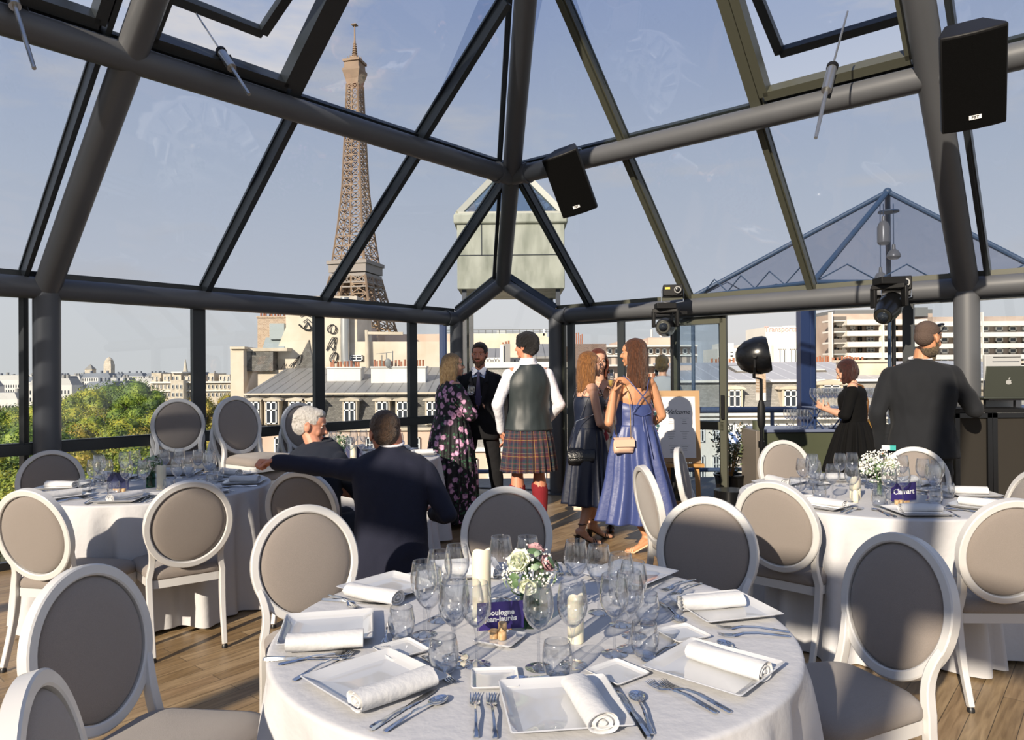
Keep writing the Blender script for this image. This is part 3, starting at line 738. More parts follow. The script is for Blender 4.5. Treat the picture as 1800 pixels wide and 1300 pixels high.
cut(fk0, (503, 1204), (628, 1145), 'fork half under the lower left plate', 'fork'); cut(fk0, (738, 1150), (808, 1212), 'fork end showing right of the lower left napkin', 'fork')
cut(fk0, (682, 1098), (676, 1140), 'fork standing upright of a tumbler, left side', 'fork')
cut(kn0, (1140, 1300), (1085, 1215), 'knife right of the nearest napkin', 'knife'); cut(spn0, (1150, 1300), (1112, 1212), 'spoon with dark reflection right of the nearest napkin', 'spoon')
cut(fk0, (1275, 1262), (1127, 1196), 'outer fork below the lower right plate', 'fork'); cut(fk0, (1298, 1260), (1150, 1196), 'inner fork below the lower right plate', 'fork')
cut(fk0, (1378, 1112), (1266, 1104), 'fork above its twin beyond the lower right napkin', 'fork'); cut(fk0, (1382, 1120), (1268, 1118), 'fork below its twin beyond the lower right napkin', 'fork')
cut(spn0, (1330, 1170), (1272, 1134), 'spoon peeping out behind the lower right napkin', 'spoon'); cut(spn0, (1200, 1128), (1126, 1172), 'spoon left of the lower right plate', 'spoon')
cut(spn0, (1160, 1060), (1200, 1098), 'spoon left of the right plate', 'spoon'); cut(fk0, (1216, 1022), (1168, 1038), 'fork beside the upper right plate', 'fork'); cut(fk0, (1228, 1028), (1184, 1046), 'second fork beside the upper right plate', 'fork')
cut(fk0, (975, 990), (986, 1012), 'fork at far edge left of its twin', 'fork'); cut(fk0, (990, 990), (1003, 1012), 'fork at far edge right of its twin', 'fork')
cut(fk0, (585, 1050), (622, 1068), 'fork below the upper left napkin', 'fork'); cut(kn0, (580, 1056), (668, 1062), 'knife below the upper left napkin', 'knife')
cut(spn0, (985, 1196), (930, 1198), 'spoon behind the nearest plate', 'spoon')
bases = [(838, 1169, 'stem glass in front of purple Boulogne card'), (800, 1156, 'stem glass left of the one before the purple card'), (947, 1174, 'stem glass in front of the green vase'), (1007, 1169, 'stem glass in front of the white candle stub'), (1080, 1150, 'stem glass right of the candle stub, lit bowl')]
for x, y, w in bases: glass(tp(x, y), 'w', w, 'stem glasses on the nearest table')
rims = [(880, 942, 'far stem glass left of the flowers before grey chair'), (927, 942, 'far stem glass right behind the flowers'), (1012, 949, 'stem glass left of pair against wooden floor'), (1052, 957, 'stem glass right of pair against wooden floor'), (1091, 972, 'stem glass in right cluster, farthest'), (1113, 986, 'stem glass in right cluster, outermost'), (1106, 1003, 'stem glass in right cluster, nearest rim low'),
        (745, 985, 'leftmost stem glass of the left cluster'), (772, 967, 'stem glass of left cluster, second from back'), (803, 957, 'rearmost stem glass of the left cluster'), (753, 997, 'front left stem glass of the left cluster'), (797, 1022, 'front right stem glass of the left cluster')]
for x, y, w in rims: glass(tp(x, y, TT + .209), 'w', w, 'stem glasses on the nearest table')
for x, y, w in ((706, 1122, 'tumbler beside the left napkin'), (780, 1181, 'tumbler above the lower left napkin'), (980, 1191, 'tumbler in front of two stem glasses'), (1133, 1153, 'tumbler right of the lit stem glass'), (1137, 1094, 'tumbler behind another near the right plate'), (1090, 1062, 'tumbler seen among right cluster of stem glasses')):
    glass(tp(x, y), 't', w + ', nearest table', 'tumblers on the nearest table')
def candle(p, r, h, label, tilt=.012):
    o = empty('pillar_candle', (p[0], p[1], TT), label=label, cat='candle')
    mb = MB(); n = 32; rs = [[V((rr * math.cos(2 * PI * j / n), rr * math.sin(2 * PI * j / n), z + (tilt * math.cos(2 * PI * j / n + 1) + .006 * math.sin(4 * PI * j / n)) * kk)) for j in range(n)] for rr, z, kk in ((r * .97, 0, 0), (r, .003, 0), (r, h * .8, .6), (r, h - .004, 1), (r * .93, h, 1), (r * .82, h - .004, .8), (r * .75, h - .014, .4), (.002, h - .016, 0))]
    mb.rings(rs); mb.build('wax', M_wax, o, smooth=50)
    mb = MB(); mb.cyl((0, 0, h - .016), (.001, 0, h - .004), .0015, n=8); mb.build('wick', M_black, o); return o
candle(tp(847, 1088), .0285, .205, 'tall ivory pillar candle left of the flowers, nearest table')
candle(tp(1012, 1128), .0225, .125, 'short ivory candle seen through a stem glass, nearest table')
candle(tp(951, 1082), .021, .135, 'ivory candle beside the green vase, behind a stem glass')
# purple table card standing on its stub of corks
def card(c, rz, w, h, lines, label, m=M_purple, size=.022, skewed=True, base='dish'):
    o = empty('table_card', (c[0], c[1], TT), rz, label=label, cat='table card')
    mb = MB(); z0 = .012
    mb.box((0, 0, z0 + h / 2), (w, .0015, h)); mb.build('card', m, o, smooth=0)
    Mx = Matrix.Rotation(PI / 2, 4, 'X')
    if lines: text_part(lines, size, o, M_print, Matrix.Translation((0, -.0016, z0 + h / 2)) @ Mx, bold=.0006, space=.85)
    mb = MB(); mb.box((0, .012, .006), (w * .5, .02, .012)); mb.build('card_holder', M_cork, o, smooth=0)
    return o
c1 = V(tp(880, 1118)); card(c1 + V((0, .02)), R(12), .135, .078, 'Boulogne\nJean-Jaurès', 'purple card reading Boulogne Jean-Jaurès on the nearest table', size=.021)
place(sp0, (c1.x - .0, c1.y - .035), R(-25), 'small square dish holding wine corks before purple card', 'dish', 'side plates on the nearest table')
def cork(p, z, label, g):
    mb = MB(); mb.lathe([(.0115, 0), (.012, .001), (.012, .0215), (.0115, .0225)], 20); o = mb.build('wine_cork', M_cork); o.location = (p[0], p[1], z); tag(o, label, 'cork', g); return o
cork((c1.x - .018, c1.y - .03), TT + .006, 'single cork left of the two stacked corks, before the card', 'corks on the nearest table'); cork((c1.x + .005, c1.y - .038), TT + .006, 'lower cork of the little stack before purple card', 'corks on the nearest table'); cork((c1.x + .006, c1.y - .038), TT + .029, 'upper cork of the little stack before purple card', 'corks on the nearest table')
# ---- bouquets
def leaf_mat(n, c): return mat(n, c, .5, sss=.1)
M_leaf, M_euc, M_gyp, M_rose, M_pink = leaf_mat('green_leaf', '56704a'), leaf_mat('pale_eucalyptus', '8fa386'), mat('tiny_white_blossom', 'eceae0', .7), mat('cream_rose_petals', 'e4e8d2', .6, sss=.1), mat('dusty_mauve_rose', 'b99297', .6, sss=.1)
def rose(mb, c, r, up, seed):
    rr = random.Random(seed); up = V(up).normalized(); a = up.orthogonal().normalized(); b = up.cross(a)
    for ring_, (n, rad, hgt, op) in enumerate(((1, .12, 1.0, 0), (3, .3, .95, .2), (5, .55, .8, .45), (6, .85, .55, .8))):
        for k in range(n):
            t = 2 * PI * k / n + ring_ * .6 + rr.uniform(-.1, .1); d = a * math.cos(t) + b * math.sin(t); s = up.cross(d); rs = []
            w = r * (.55 + .35 * ring_ / 3)
            for i in range(5):
                q = i / 4; off = d * (r * rad * math.sin(q * PI / 2) * (1 + .25 * op * q)) + up * (r * hgt * (q * 1.1 - .3)); ww = w * math.sin(.25 + q * 2.3)
                rs.append([c + off + s * (ww * e) - d * (r * .25 * abs(e) ** 2) for e in (-1, -.5, 0, .5, 1)])
            b0 = len(mb.v); vs = [p for row in rs for p in row]
            mb.add(vs, [(i * 5 + j, i * 5 + j + 1, (i + 1) * 5 + j + 1, (i + 1) * 5 + j) for i in range(4) for j in range(4)])
def bouquet(c, z0, rad, label, seed, roses, vase='green', ngyp=170):
    rr = random.Random(seed); o = empty('flower_arrangement', (c[0], c[1], z0), label=label, cat='flowers')
    hv = .10; mb = MB(); mb.lathe([(.001, .003), (.027, .003), (.028, .006), (.028, hv), (.030, hv), (.030, .001), (.001, 0)], 28)
    mb.build('vase', M_vase if vase == 'green' else M_glass, o, smooth=50)
    ctr = V((0, 0, hv + rad * .75))
    mb = MB()
    for k in range(14):
        d = V((rr.gauss(0, 1), rr.gauss(0, 1), rr.uniform(-.2, .9))).normalized() * rad * .6; mb.tube([(rr.uniform(-.012, .012), rr.uniform(-.012, .012), .008), (d.x * .2, d.y * .2, hv), tuple(ctr + d)], .0014, 5)
    mb.build('stems', M_leaf, o)
    for nm, m_, n, sz in (('leaves', M_leaf, 26, .030), ('eucalyptus', M_euc, 16, .026)):
        mb = MB()
        for k in range(n):
            d = V((rr.gauss(0, 1), rr.gauss(0, 1), rr.uniform(-.9, .8))).normalized(); p = ctr + d * rad * rr.uniform(.7, 1.08); t = d.orthogonal().normalized(); t = Matrix.Rotation(rr.uniform(0, 6), 3, d) @ t; s = t.cross(d); w = sz * rr.uniform(.6, 1.1); pr = []
            for i in range(5): q = i / 4; ww = w * .45 * math.sin(q * PI) ** .7; pr.append([p + t * w * (q - .5) * 1.5 - s * ww + d * .004 * math.sin(q * 3), p + t * w * (q - .5) * 1.5 + d * (.003 + .004 * math.sin(q * 3)), p + t * w * (q - .5) * 1.5 + s * ww + d * .004 * math.sin(q * 3)])
            mb.add([x for row in pr for x in row], [(i * 3 + j, i * 3 + j + 1, i * 3 + j + 4, i * 3 + j + 3) for i in range(4) for j in range(2)])
        mb.build(nm, m_, o, smooth=180, kind='stuff' if nm != 'rose' else None)
    mb = MB()
    for k in range(ngyp):
        d = V((rr.gauss(0, 1), rr.gauss(0, 1), rr.uniform(-.6, 1))).normalized(); mb.ell(ctr + d * rad * rr.uniform(.85, 1.12), rr.uniform(.0024, .0048) * (1.25 if ngyp > 500 else 1), nu=6, nv=4)
    g_ = mb.build('white_blossoms', M_gyp, o, smooth=180, kind='stuff')
    for i, (dx, dy, dz, r_, m_) in enumerate(roses):
        mb = MB(); d = V((dx, dy, dz)); rose(mb, ctr + d * rad * .8, r_, d, seed + i); mb.build('rose', m_, o, smooth=180)
    return o
bp = tp(932, 1106); bouquet((bp[0], bp[1] + .03), TT, .075, 'posy of cream rose, mauve rose and white blossom on nearest table', 3, [(-.45, -.65, .65, .036, M_rose), (.75, -.45, .5, .026, M_pink), (-.1, -1, -.35, .026, M_rose), (.3, .2, 1, .028, M_pink)], ngyp=260)

# ---- the three farther tables, laid round
def lay(T, name, n, a0, g, skip=(), seats=None):
    for k in range(n):
        a = R(a0 + 360 * k / n); d = V((math.cos(a), math.sin(a), 0)); s = V((-d.y, d.x, 0)); c = V((T.x, T.y, 0)); px = c + d * .575; side = seats[k]
        rot = a - PI / 2
        place(pl0, px, rot + rnd.uniform(-.06, .06), 'square plate %s of the %s' % (side, name), 'plate', 'square plates on the ' + name)
        place(np0, px + s * .02, rot + R(rnd.choice((0, 75, 90, 60))), 'rolled napkin %s of the %s' % (side, name), 'napkin', 'napkins on the ' + name, TT + .0068)
        inward = a + PI
        place(fk0, px + s * .165 - d * .0, inward, 'outer fork %s of the %s' % (side, name), 'fork', 'cutlery on the ' + name)
        place(fk0, px + s * .134 - d * .01, inward, 'inner fork %s of the %s' % (side, name), 'fork', 'cutlery on the ' + name)
        place(kn0, px - s * .150, inward, 'knife %s of the %s' % (side, name), 'knife', 'cutlery on the ' + name)
        place(spn0, px - s * .172 - d * .01, inward, 'spoon %s of the %s' % (side, name), 'spoon', 'cutlery on the ' + name)
        q = c + d * .36
        glass(q - s * .045 + d * .01, 'w', 'outer stem glass %s of the %s' % (side, name), 'stem glasses on the ' + name)
        glass(q + s * .045 - d * .03, 'w', 'inner stem glass %s of the %s' % (side, name), 'stem glasses on the ' + name)
        glass(q - s * .11 + d * .035, 't', 'tumbler %s of the %s' % (side, name), 'tumblers on the ' + name)
        if k % 2 == 0: place(sp0, c + d * .40 + s * .15, rot + .3, 'side plate %s of the %s' % (side, name), 'side plate', 'side plates on the ' + name)
S8 = ['at the right edge', 'at the far right', 'at the far edge', 'at the far left', 'at the left edge', 'at the near left', 'at the near edge', 'at the near right']
lay(T2, 'left table', 8, 8, '', seats=S8); lay(T3, 'table behind the two men', 8, 10, '', seats=S8); lay(T4, 'right table', 8, -4, '', seats=S8)
card(V((T2.x - .14, T2.y - .20)), R(-14), .165, .105, None, 'dark blue card on the left table, lettering unreadable', M_navycard)
card(V((T3.x + .02, T3.y - .22)), R(-8), .15, .10, None, 'blue card beside old man on the table behind the two men', M_navycard)
card(V((T4.x + .06, T4.y - .27)), R(14), .165, .10, 'Clamart', 'purple card reading Clamart on the right table', size=.042)
for p, g in (((T4.x + .0, T4.y - .31), 'right'), ((T2.x - .1, T2.y - .26), 'left')):
    for k in range(2): cork((p[0] + .028 * k, p[1] + .004 * k), TT, '%s cork before the card on the %s table' % (('left', 'right')[k], g), 'corks on the %s table' % g)
candle((T4.x - .14, T4.y - .12), .03, .12, 'squat ivory candle on the right table'); candle((T4.x - .19, T4.y - .22), .02, .055, 'very short white candle at front of right table')
candle((T2.x + .12, T2.y - .16), .028, .15, 'ivory candle on the left table'); candle((T2.x - .02, T2.y + .12), .028, .12, 'ivory candle at the back of left table'); candle((T3.x + .02, T3.y - .25), .028, .12, 'ivory candle on the table behind the two men')
bouquet((T2.x + .0, T2.y - .06), TT, .065, 'posy with one blush rose and leaves on the left table', 11, [(-.4, -.6, .2, .024, M_pink)], ngyp=120)
bouquet((T3.x - .12, T3.y - .1), TT, .075, 'posy of white blossom on the table behind the two men', 12, [(.2, -.6, .3, .02, M_rose)], ngyp=220)
bouquet((T4.x + .04, T4.y - .04), TT, .098, 'large posy of white blossom and cream rose on the right table', 13, [(.35, -.75, .3, .036, M_rose)], 'clear', 620)
# ================================================================== PEOPLE
def remesh(mb, name, m, parent, vox=.0055, smooth=2, off=(0, 0, 0), disp=0, dscale=9, seed=0, label=None, stretch=(1, 1, 1), fac=.5):
    me = mb.mesh(name, m, 180); fix_normals(me)
    o = bpy.data.objects.new(name, me); col.objects.link(o)
    r = o.modifiers.new('r', 'REMESH'); r.mode = 'VOXEL'; r.voxel_size = vox; r.adaptivity = 0
    if smooth: s = o.modifiers.new('s', 'SMOOTH'); s.iterations = smooth; s.factor = fac
    dg = bpy.context.evaluated_depsgraph_get(); me2 = bpy.data.meshes.new_from_object(o.evaluated_get(dg))
    bpy.data.objects.remove(o); bpy.data.meshes.remove(me)
    n = len(me2.vertices); co = np.empty(n * 3); me2.vertices.foreach_get('co', co); co = co.reshape(-1, 3)
    if disp:
        no_ = np.empty(n * 3); me2.vertices.foreach_get('normal', no_); no_ = no_.reshape(-1, 3)
        q = co * np.array(stretch) * dscale + seed * 3.7
        d = np.array([noise.noise(V(p)) + .5 * noise.noise(V(p) * 2.1) for p in q]); co = co + no_ * (d * disp)[:, None]
    co = co - np.array(off); me2.vertices.foreach_set('co', co.ravel())
    me2.materials.clear(); me2.materials.append(m)
    me2.polygons.foreach_set('use_smooth', [True] * len(me2.polygons)); me2.update()
    o = bpy.data.objects.new(name, me2); col.objects.link(o); setparent(o, parent); tag(o, label=label); return o
def skin(n, c): return mat('skin_' + n, c, .5, sss=.15, bump=.05, bscale=300)
SK = skin('fair', 'c99a80'); SKR = skin('ruddy', 'c58468'); SKT = skin('tan', 'b98462')
M_eye = mat('eye_white', 'b5aba2', .2); M_iris = mat('dark_iris', '2c221b', .2)
def suitm(n, c, c2=None): return mat(n, c, .85, bump=.3, bscale=400, sheen=.04, c2=c2, vscale=3, spec=.3)
M_navy, M_suit, M_charc, M_ink = suitm('navy_wool_suit', '1a1d2e'), suitm('black_wool_suit', '131316'), suitm('charcoal_wool_suit', '1a1c20'), suitm('dark_blue_jacket', '181e2b')
M_shirt = mat('white_shirt_cotton', 'dcdce2', .8, bump=.25, bscale=40); M_shirtb = mat('pale_blue_shirt', '8fa0c8', .8)
M_tie = mat('deep_purple_tie', '2c1d4c', .5); M_shoe = mat('black_leather', '0f0f10', .3)
def hairm(n, c, c2, st=(60, 60, 6)): return mat('hair_' + n, c, .45, bump=.8, bscale=8, stretch=st, c2=c2, vscale=3, spec=.6)
HB, HD, HW, HA, HR, HDK = hairm('blonde', 'c9a878', '8b6a45'), hairm('light_brown', 'a5713f', '5f3c20'), hairm('white', 'e4e1dc', 'c4beb7'), hairm('dark_brown', '4b2f20', '2a1a12'), hairm('auburn', '7a3a20', '3f1c10'), hairm('black_curly', '1d1917', '0e0c0b', (30, 30, 30))
HSH = hairm('short_brown', '5a4330', '362619', (40, 40, 20)); HBEARD = hairm('grizzled_beard', '8a7a60', '40342a', (60, 60, 30)); HB2 = hairm('red_brown_beard', '7a5236', '4a2f20', (60, 60, 30)); HSTUB = mat('shaved_scalp_stubble', '56463d', .7, bump=.6, bscale=200)

class Person:
    def __init__(s, feet, head, label, k=1.0):
        s.o = empty('person', feet, label=label, cat='person'); s.f0 = V(feet); s.k = k; s.h = head
        s.y = hd(head); s.x = V((s.y.y, -s.y.x, 0)); s.b = MB(); s.skin = SK
    def L(s, x, y, z): return s.f0 + (s.x * x + s.y * y + V((0, 0, z))) * s.k
    def M(s, extra=0): return Matrix((s.x, s.y, V((0, 0, 1)))).transposed()
    def build(s): return remesh(s.b, 'body', s.skin, s.o, .0052, 1, s.f0)
    def part(s, mb, name, m, smooth=60, label=None): return mb.build(name, m, s.o, smooth=smooth, off=s.f0, label=label)
def head(p, c, yaw, nod=0, roll=0, hair=None, hm=None, k=1.0, beard=None, eyes=True, female=False):
    # c: centre of the head, yaw: compass heading of the gaze
    f = hd(yaw); x = V((f.y, -f.x, 0)); B = Matrix((x, f, V((0, 0, 1)))).transposed() @ Matrix.Rotation(-R(nod), 3, 'X') @ Matrix.Rotation(R(roll), 3, 'Y')
    def q(a, b, c_): return V(c) + B @ V((a, b, c_)) * k
    mb = p.b; E_ = lambda cc, r: mb.ell(q(*cc), tuple(v * k for v in r), B, 20, 14)
    E_((0, -.014, .032), (.074, .094, .082)); E_((0, .022, -.02), (.064, .068, .088)); E_((0, .034, -.072), (.046 if not female else .041, .046, .036)); E_((0, .071, -.094), (.02, .015, .016))
    E_((0, .04, .04), (.058, .05, .045)); E_((.034, .058, -.03), (.024, .024, .026)); E_((-.034, .058, -.03), (.024, .024, .026))
    mb.cap_(q(0, .084, .012), q(0, .106, -.026), .0085 * k, .0125 * k); mb.cap_(q(-.010, .094, -.031), q(.010, .094, -.031), .0085 * k, .0085 * k)
    mb.cap_(q(-.034, .079, .026), q(.034, .079, .026), .0095 * k, .0095 * k)
    mb.cap_(q(-.017, .083, -.058), q(.017, .083, -.058), .0072 * k, .0072 * k); mb.cap_(q(-.014, .082, -.068), q(.014, .082, -.068), .0078 * k, .0078 * k)
    for sx in (-1, 1):
        E_((sx * .076, -.006, -.008), (.009, .02, .032)); mb.cap_(q(sx * .078, -.012, .02), q(sx * .085, -.022, .012), .006 * k, .005 * k)
    if eyes:
        lp = MB()
        for sx in (-1, 1):
            e = MB(); ir = MB(); br = MB()
            e.ell(q(sx * .031, .0762, .006), (.0125 * k, .0085 * k, .0065 * k), B, 14, 10); ir.ell(q(sx * .031, .0845, .006), (.0055 * k, .0025 * k, .0055 * k), B, 12, 8)
            br.tube([q(sx * .016, .087, .025), q(sx * .032, .087, .030), q(sx * .048, .078, .025)], [.003 * k, .0038 * k, .002 * k], 8)
            ey = p.part(e, 'eye', M_eye, 180); ir.build('iris', M_iris, ey, smooth=180, off=p.f0); p.part(br, 'eyebrow', hm or HSH, 180)
        lp.tube([q(-.02, .085, -.0625), q(-.009, .0905, -.0605), q(0, .0915, -.062), q(.009, .0905, -.0605), q(.02, .085, -.0625)], [.003 * k, .0055 * k, .005 * k, .0055 * k, .003 * k], 8); p.part(lp, 'lips', mat('lip_skin', 'a0584e', .45), 180)
    if hair:
        h = MB(); HE = lambda cc, r: h.ell(q(*cc), tuple(v * k for v in r), B, 20, 14)
        ds, sc_ = .004, 14
        if hair in ('short', 'curly', 'thin', 'stubble'):
            g = {'short': .009, 'curly': .026, 'thin': .007, 'stubble': .0025}[hair]
            HE((0, -.022, .042), (.074 + g * .9, .092 + g, .076 + g)); HE((0, -.045, -.006), (.066 + g * .6, .066 + g, .062 + g))
            if hair != 'stubble': HE((0, .03, .085), (.056 + g * .7, .045 + g * .5, .026 + g * .7))
            if hair == 'curly':
                rr = random.Random(5)
                for i in range(120):
                    d = V((rr.gauss(0, 1), rr.gauss(-.3, 1), rr.gauss(.5, .9))).normalized()
                    if d.y > .75 and d.z < .5: continue
                    h.ell(q(d.x * .094, d.y * .105 - .02, d.z * .1 + .03), .015 * k, nu=8, nv=6)
            if hair == 'thin':
                rr = random.Random(6)
                for i in range(46):
                    d = V((rr.gauss(0, 1), -abs(rr.gauss(0, .8)) - .2, rr.gauss(.2, .8))).normalized(); a = q(d.x * .075, d.y * .09 - .02, d.z * .08 + .03); h.cap_(a, a + B @ V((d.x * .012, -.02, .008 - rr.random() * .02)), .006, .002, 6)
            remesh(h, 'hair', hm, p.o, .0045, 1, p.f0, .003 if hair != 'stubble' else .0005, 60)
        else:
            HE((0, -.02, .04), (.083, .098, .086)); HE((0, -.045, -.02), (.082, .068, .07))
            Lh = {'long': .27, 'longer': .33, 'bob': .14, 'wavy': .27, 'bun': .0}[hair]
            if Lh:
                rr = random.Random(3)
                for i in range(44):
                    t = -1 + 2 * i / 43; a = t * 2.05; x0, y0 = .078 * math.sin(a), -.022 - .085 * math.cos(a)
                    a0 = q(x0 * .95, y0, .04); wv = .012 if hair == 'wavy' else .003
                    pts = [a0]
                    for j in range(1, 7):
                        u_ = j / 6; spread = 1.06 + .10 * u_ + wv * 8 * math.sin(u_ * 9 + i) * u_
                        zz = -Lh * u_ * (1 + .06 * rr.uniform(-1, 1)) - .0
                        pp = q(x0 * spread, y0 * (1.05 + .05 * u_), .03); pts.append(V((pp.x, pp.y, pp.z + zz * k)) + V((wv * math.sin(u_ * 8 + i), wv * math.cos(u_ * 7 + i * 2), 0)))
                    h.tube(pts, [.013, .014, .0135, .012, .011, .009, .004], 8)
            else: HE((0, -.105, -.02), (.04, .035, .04))
            remesh(h, 'hair', hm, p.o, .005, 1, p.f0, .003, 50, stretch=(1, 1, .25))
    if beard:
        h = MB(); HE = lambda cc, r: h.ell(q(*cc), tuple(v * k for v in r), B, 20, 14)
        g = beard; HE((0, .034, -.076), (.050 + g * .5, .048 + g * .6, .034 + g)); HE((0, .07, -.096 - g), (.026, .022, .02 + g)); h.cap_(q(-.02, .09, -.046), q(.02, .09, -.046), .0065, .0065)
        for sx in (-1, 1): h.cap_(q(sx * .064, .01, -.03), q(sx * .045, .04, -.075), .012, .018)
        remesh(h, 'beard', HB2 if beard < .012 else HBEARD, p.o, .0045, 1, p.f0, .004, 90)
    return q, B
def hand(mb, wr, tip_dir, palm_n, side, curl=.5, k=1.0, fan=.13):
    # wr wrist, tip_dir direction of the fingers, palm_n the way the palm faces, side +1 when the thumb lies along tip x palm
    t = V(tip_dir).normalized(); n = V(palm_n); n = (n - t * n.dot(t)).normalized(); s = t.cross(n) * side
    for i, (a, L1) in enumerate(((-.030, .068), (-.011, .078), (.010, .075), (.029, .060))):   # little .. index across s
        base = wr + (t * .082 + s * (-a if False else a)) * k; L_ = (.062, .074, .080, .072)[i]
        mb.cap_(wr + (t * .02 + s * a * .6) * k, base, .0125 * k, .0105 * k, 10)
        d = (t + s * a * fan * 30 * .25).normalized(); p0 = base; ang = curl * (1.25 - .08 * i)
        for j, fr in enumerate((.44, .31, .25)):
            aa = ang * (j + .6); dd = d * math.cos(aa) + n * math.sin(aa); p1 = p0 + dd * L_ * fr * k; mb.cap_(p0, p1, (.0092 - .0009 * j) * k, (.0085 - .0010 * j) * k, 9); p0 = p1
    th = wr + (t * .022 + s * .03) * k; d1 = (t * .62 + s * .72 + n * (.25 + curl * .25)).normalized(); d2 = (t * .85 + s * .35 + n * (.35 + .5 * curl)).normalized()
    mb.cap_(wr + (t * .012 + s * .012) * k, th, .014 * k, .0135 * k, 10); q = th + d1 * .036 * k; mb.cap_(th, q, .0125 * k, .0098 * k, 10); mb.cap_(q, q + d2 * .034 * k, .0098 * k, .0075 * k, 10)
def limb(mb, a, b, c, r0, r1, r2, n=14, bulge=0):
    m1 = a.lerp(b, .4); mb.cap_(a, m1, r0, r0 * .98 if not bulge else r0 * 1.0, n); mb.cap_(m1, b, r0 * .98, r1, n)
    m2 = b.lerp(c, .3); mb.cap_(b, m2, r1, r1 * 1.04 + bulge, n); mb.cap_(m2, c, r1 * 1.04 + bulge, r2, n)
def AR(l):
    cen = sum((q[0] for q in l), V()) / len(l)
    return [(a.lerp(cen, .14) + V((0, 0, -.02)), b, c) for a, b, c in l]
def torso(p, w=1.0, lean=(0, 0), hz=0, neck=None, fem=False):
    L = p.L; mb = p.b; lx, ly = lean
    mb.ell(L(0, 0, .96 + hz), (.150 * w, .105 * w, .11), p.M()); mb.ell(L(lx * .3, ly * .3, 1.10 + hz), (.122 * w, .09 * w, .13), p.M())
    mb.ell(L(lx * .7, ly * .7, 1.28 + hz), (.148 * w, .10 * w, .16), p.M()); mb.cap_(L(-.135 * w + lx, ly, 1.405 + hz), L(.135 * w + lx, ly, 1.405 + hz), .05, .05)
    if fem:
        for sx in (-1, 1): mb.ell(L(sx * .065 + lx * .7, .07 + ly * .7, 1.27 + hz), (.055, .05, .055), p.M())
def foot(mb, p, an, f, heel=0.0, shoe=None, k=1.0, bare=False):
    # an: ankle, f: toe direction
    t = V(f).normalized(); z = an.z
    hl = V((an.x, an.y, 0)) - t * .035 + V((0, 0, .028 + heel)); ball = V((an.x, an.y, 0)) + t * .105 + V((0, 0, .022)); toe = ball + t * .055 + V((0, 0, -.004)); s = t.cross(V((0, 0, 1)))
    mb.cap_(an, hl + V((0, 0, .012)), .033, .028, 12); mb.cap_(an + V((0, 0, -.01)), (hl + ball) / 2 + V((0, 0, .018)), .03, .028, 12); mb.cap_(hl, ball, .026, .026, 12)
    for sx, r in ((-.022, .015), (-.008, .016), (.01, .018), (.024, .017)): mb.cap_(ball + s * sx * .6, toe + s * sx - t * abs(sx) * .3, .02, r, 10)
def rings_loft(p, spec, n=96, fold=None):
    # spec (z, cx, cy, rx, ry) in the person's frame
    rs = []
    for i, (z, cx, cy, rx, ry) in enumerate(spec):
        ring = []
        for j in range(n):
            a = 2 * PI * j / n; f = fold(i / (len(spec) - 1), a, z) if fold else 0
            sq = 1
            ring.append(p.L(cx + (rx + f) * math.cos(a), cy + (ry + f) * math.sin(a), z))
        rs.append(ring)
    return rs
def subdiv(spec, m=4):
    out = []
    for a, b in zip(spec, spec[1:]):
        for i in range(m):
            t = i / m; out.append(tuple(a[k] + (b[k] - a[k]) * t for k in range(len(a))))
    out.append(spec[-1]); return out
def smooth_spec(spec, m=5):
    out = []; n = len(spec)
    for i in range(n - 1):
        p0, p1, p2, p3 = spec[max(i - 1, 0)], spec[i], spec[i + 1], spec[min(i + 2, n - 1)]
        for q in range(m):
            t = q / m; out.append(tuple(.5 * ((2 * p1[k]) + (-p0[k] + p2[k]) * t + (2 * p0[k] - 5 * p1[k] + 4 * p2[k] - p3[k]) * t * t + (-p0[k] + 3 * p1[k] - 3 * p2[k] + p3[k]) * t ** 3) for k in range(5)))
    out.append(spec[-1]); return out
def sleeves(mb, pts, r):
    cen = sum((q[0] for q in pts), V()) / len(pts)
    for a, b, c in pts:
        mb.cap_(a.lerp(cen, .45) + V((0, 0, .028)), a, r[0] * .72, r[0] * .98, 16)
        mb.cap_(a, b, r[0], r[1], 16); mb.cap_(b, b.lerp(c, .5), r[1] * 1.03, (r[1] + r[2]) / 2, 16); mb.cap_(b.lerp(c, .5), c, (r[1] + r[2]) / 2, r[2], 16)
def trousers(p, legs, m, w=1.0, top=1.0, r=(.092, .072, .056)):
    mb = MB(); mb.ell(p.L(0, 0, .95), (.165 * w, .12 * w, .12), p.M())
    for hp, kn, an in legs:
        mb.cap_(hp, kn, r[0] * w, r[1] * w, 18); mb.cap_(kn, an + V((0, 0, -.03)), r[1] * w, r[2] * w, 18)
    return remesh(mb, 'trousers', m, p.o, .008, 3, p.f0, .007, 9, stretch=(1, 1, 1.4))
def jacket(p, spec, arms, m, r=(.064, .053, .044), vox=.0075, disp=.010, seed=1, name='jacket'):
    mb = MB(); mb.rings(rings_loft(p, smooth_spec(spec, 4), 40)); sleeves(mb, arms, r)
    return remesh(mb, name, m, p.o, vox, 3, p.f0, disp, 7, seed, stretch=(1.3, 1.3, .8))
def shoes(p, ans, f, m=None):
    for an, ff in zip(ans, f):
        mb = MB(); t = V(ff).normalized(); b = V((an.x, an.y, 0)); mb.cap_(b - t * .05 + V((0, 0, .035)), b + t * .10 + V((0, 0, .03)), .038, .036, 14); mb.cap_(b + t * .10 + V((0, 0, .028)), b + t * .16 + V((0, 0, .022)), .038, .022, 14); mb.cap_(b - t * .03 + V((0, 0, .05)), an + V((0, 0, .0)), .038, .036, 14)
        remesh(mb, 'shoe', m or M_shoe, p.o, .006, 2, p.f0)
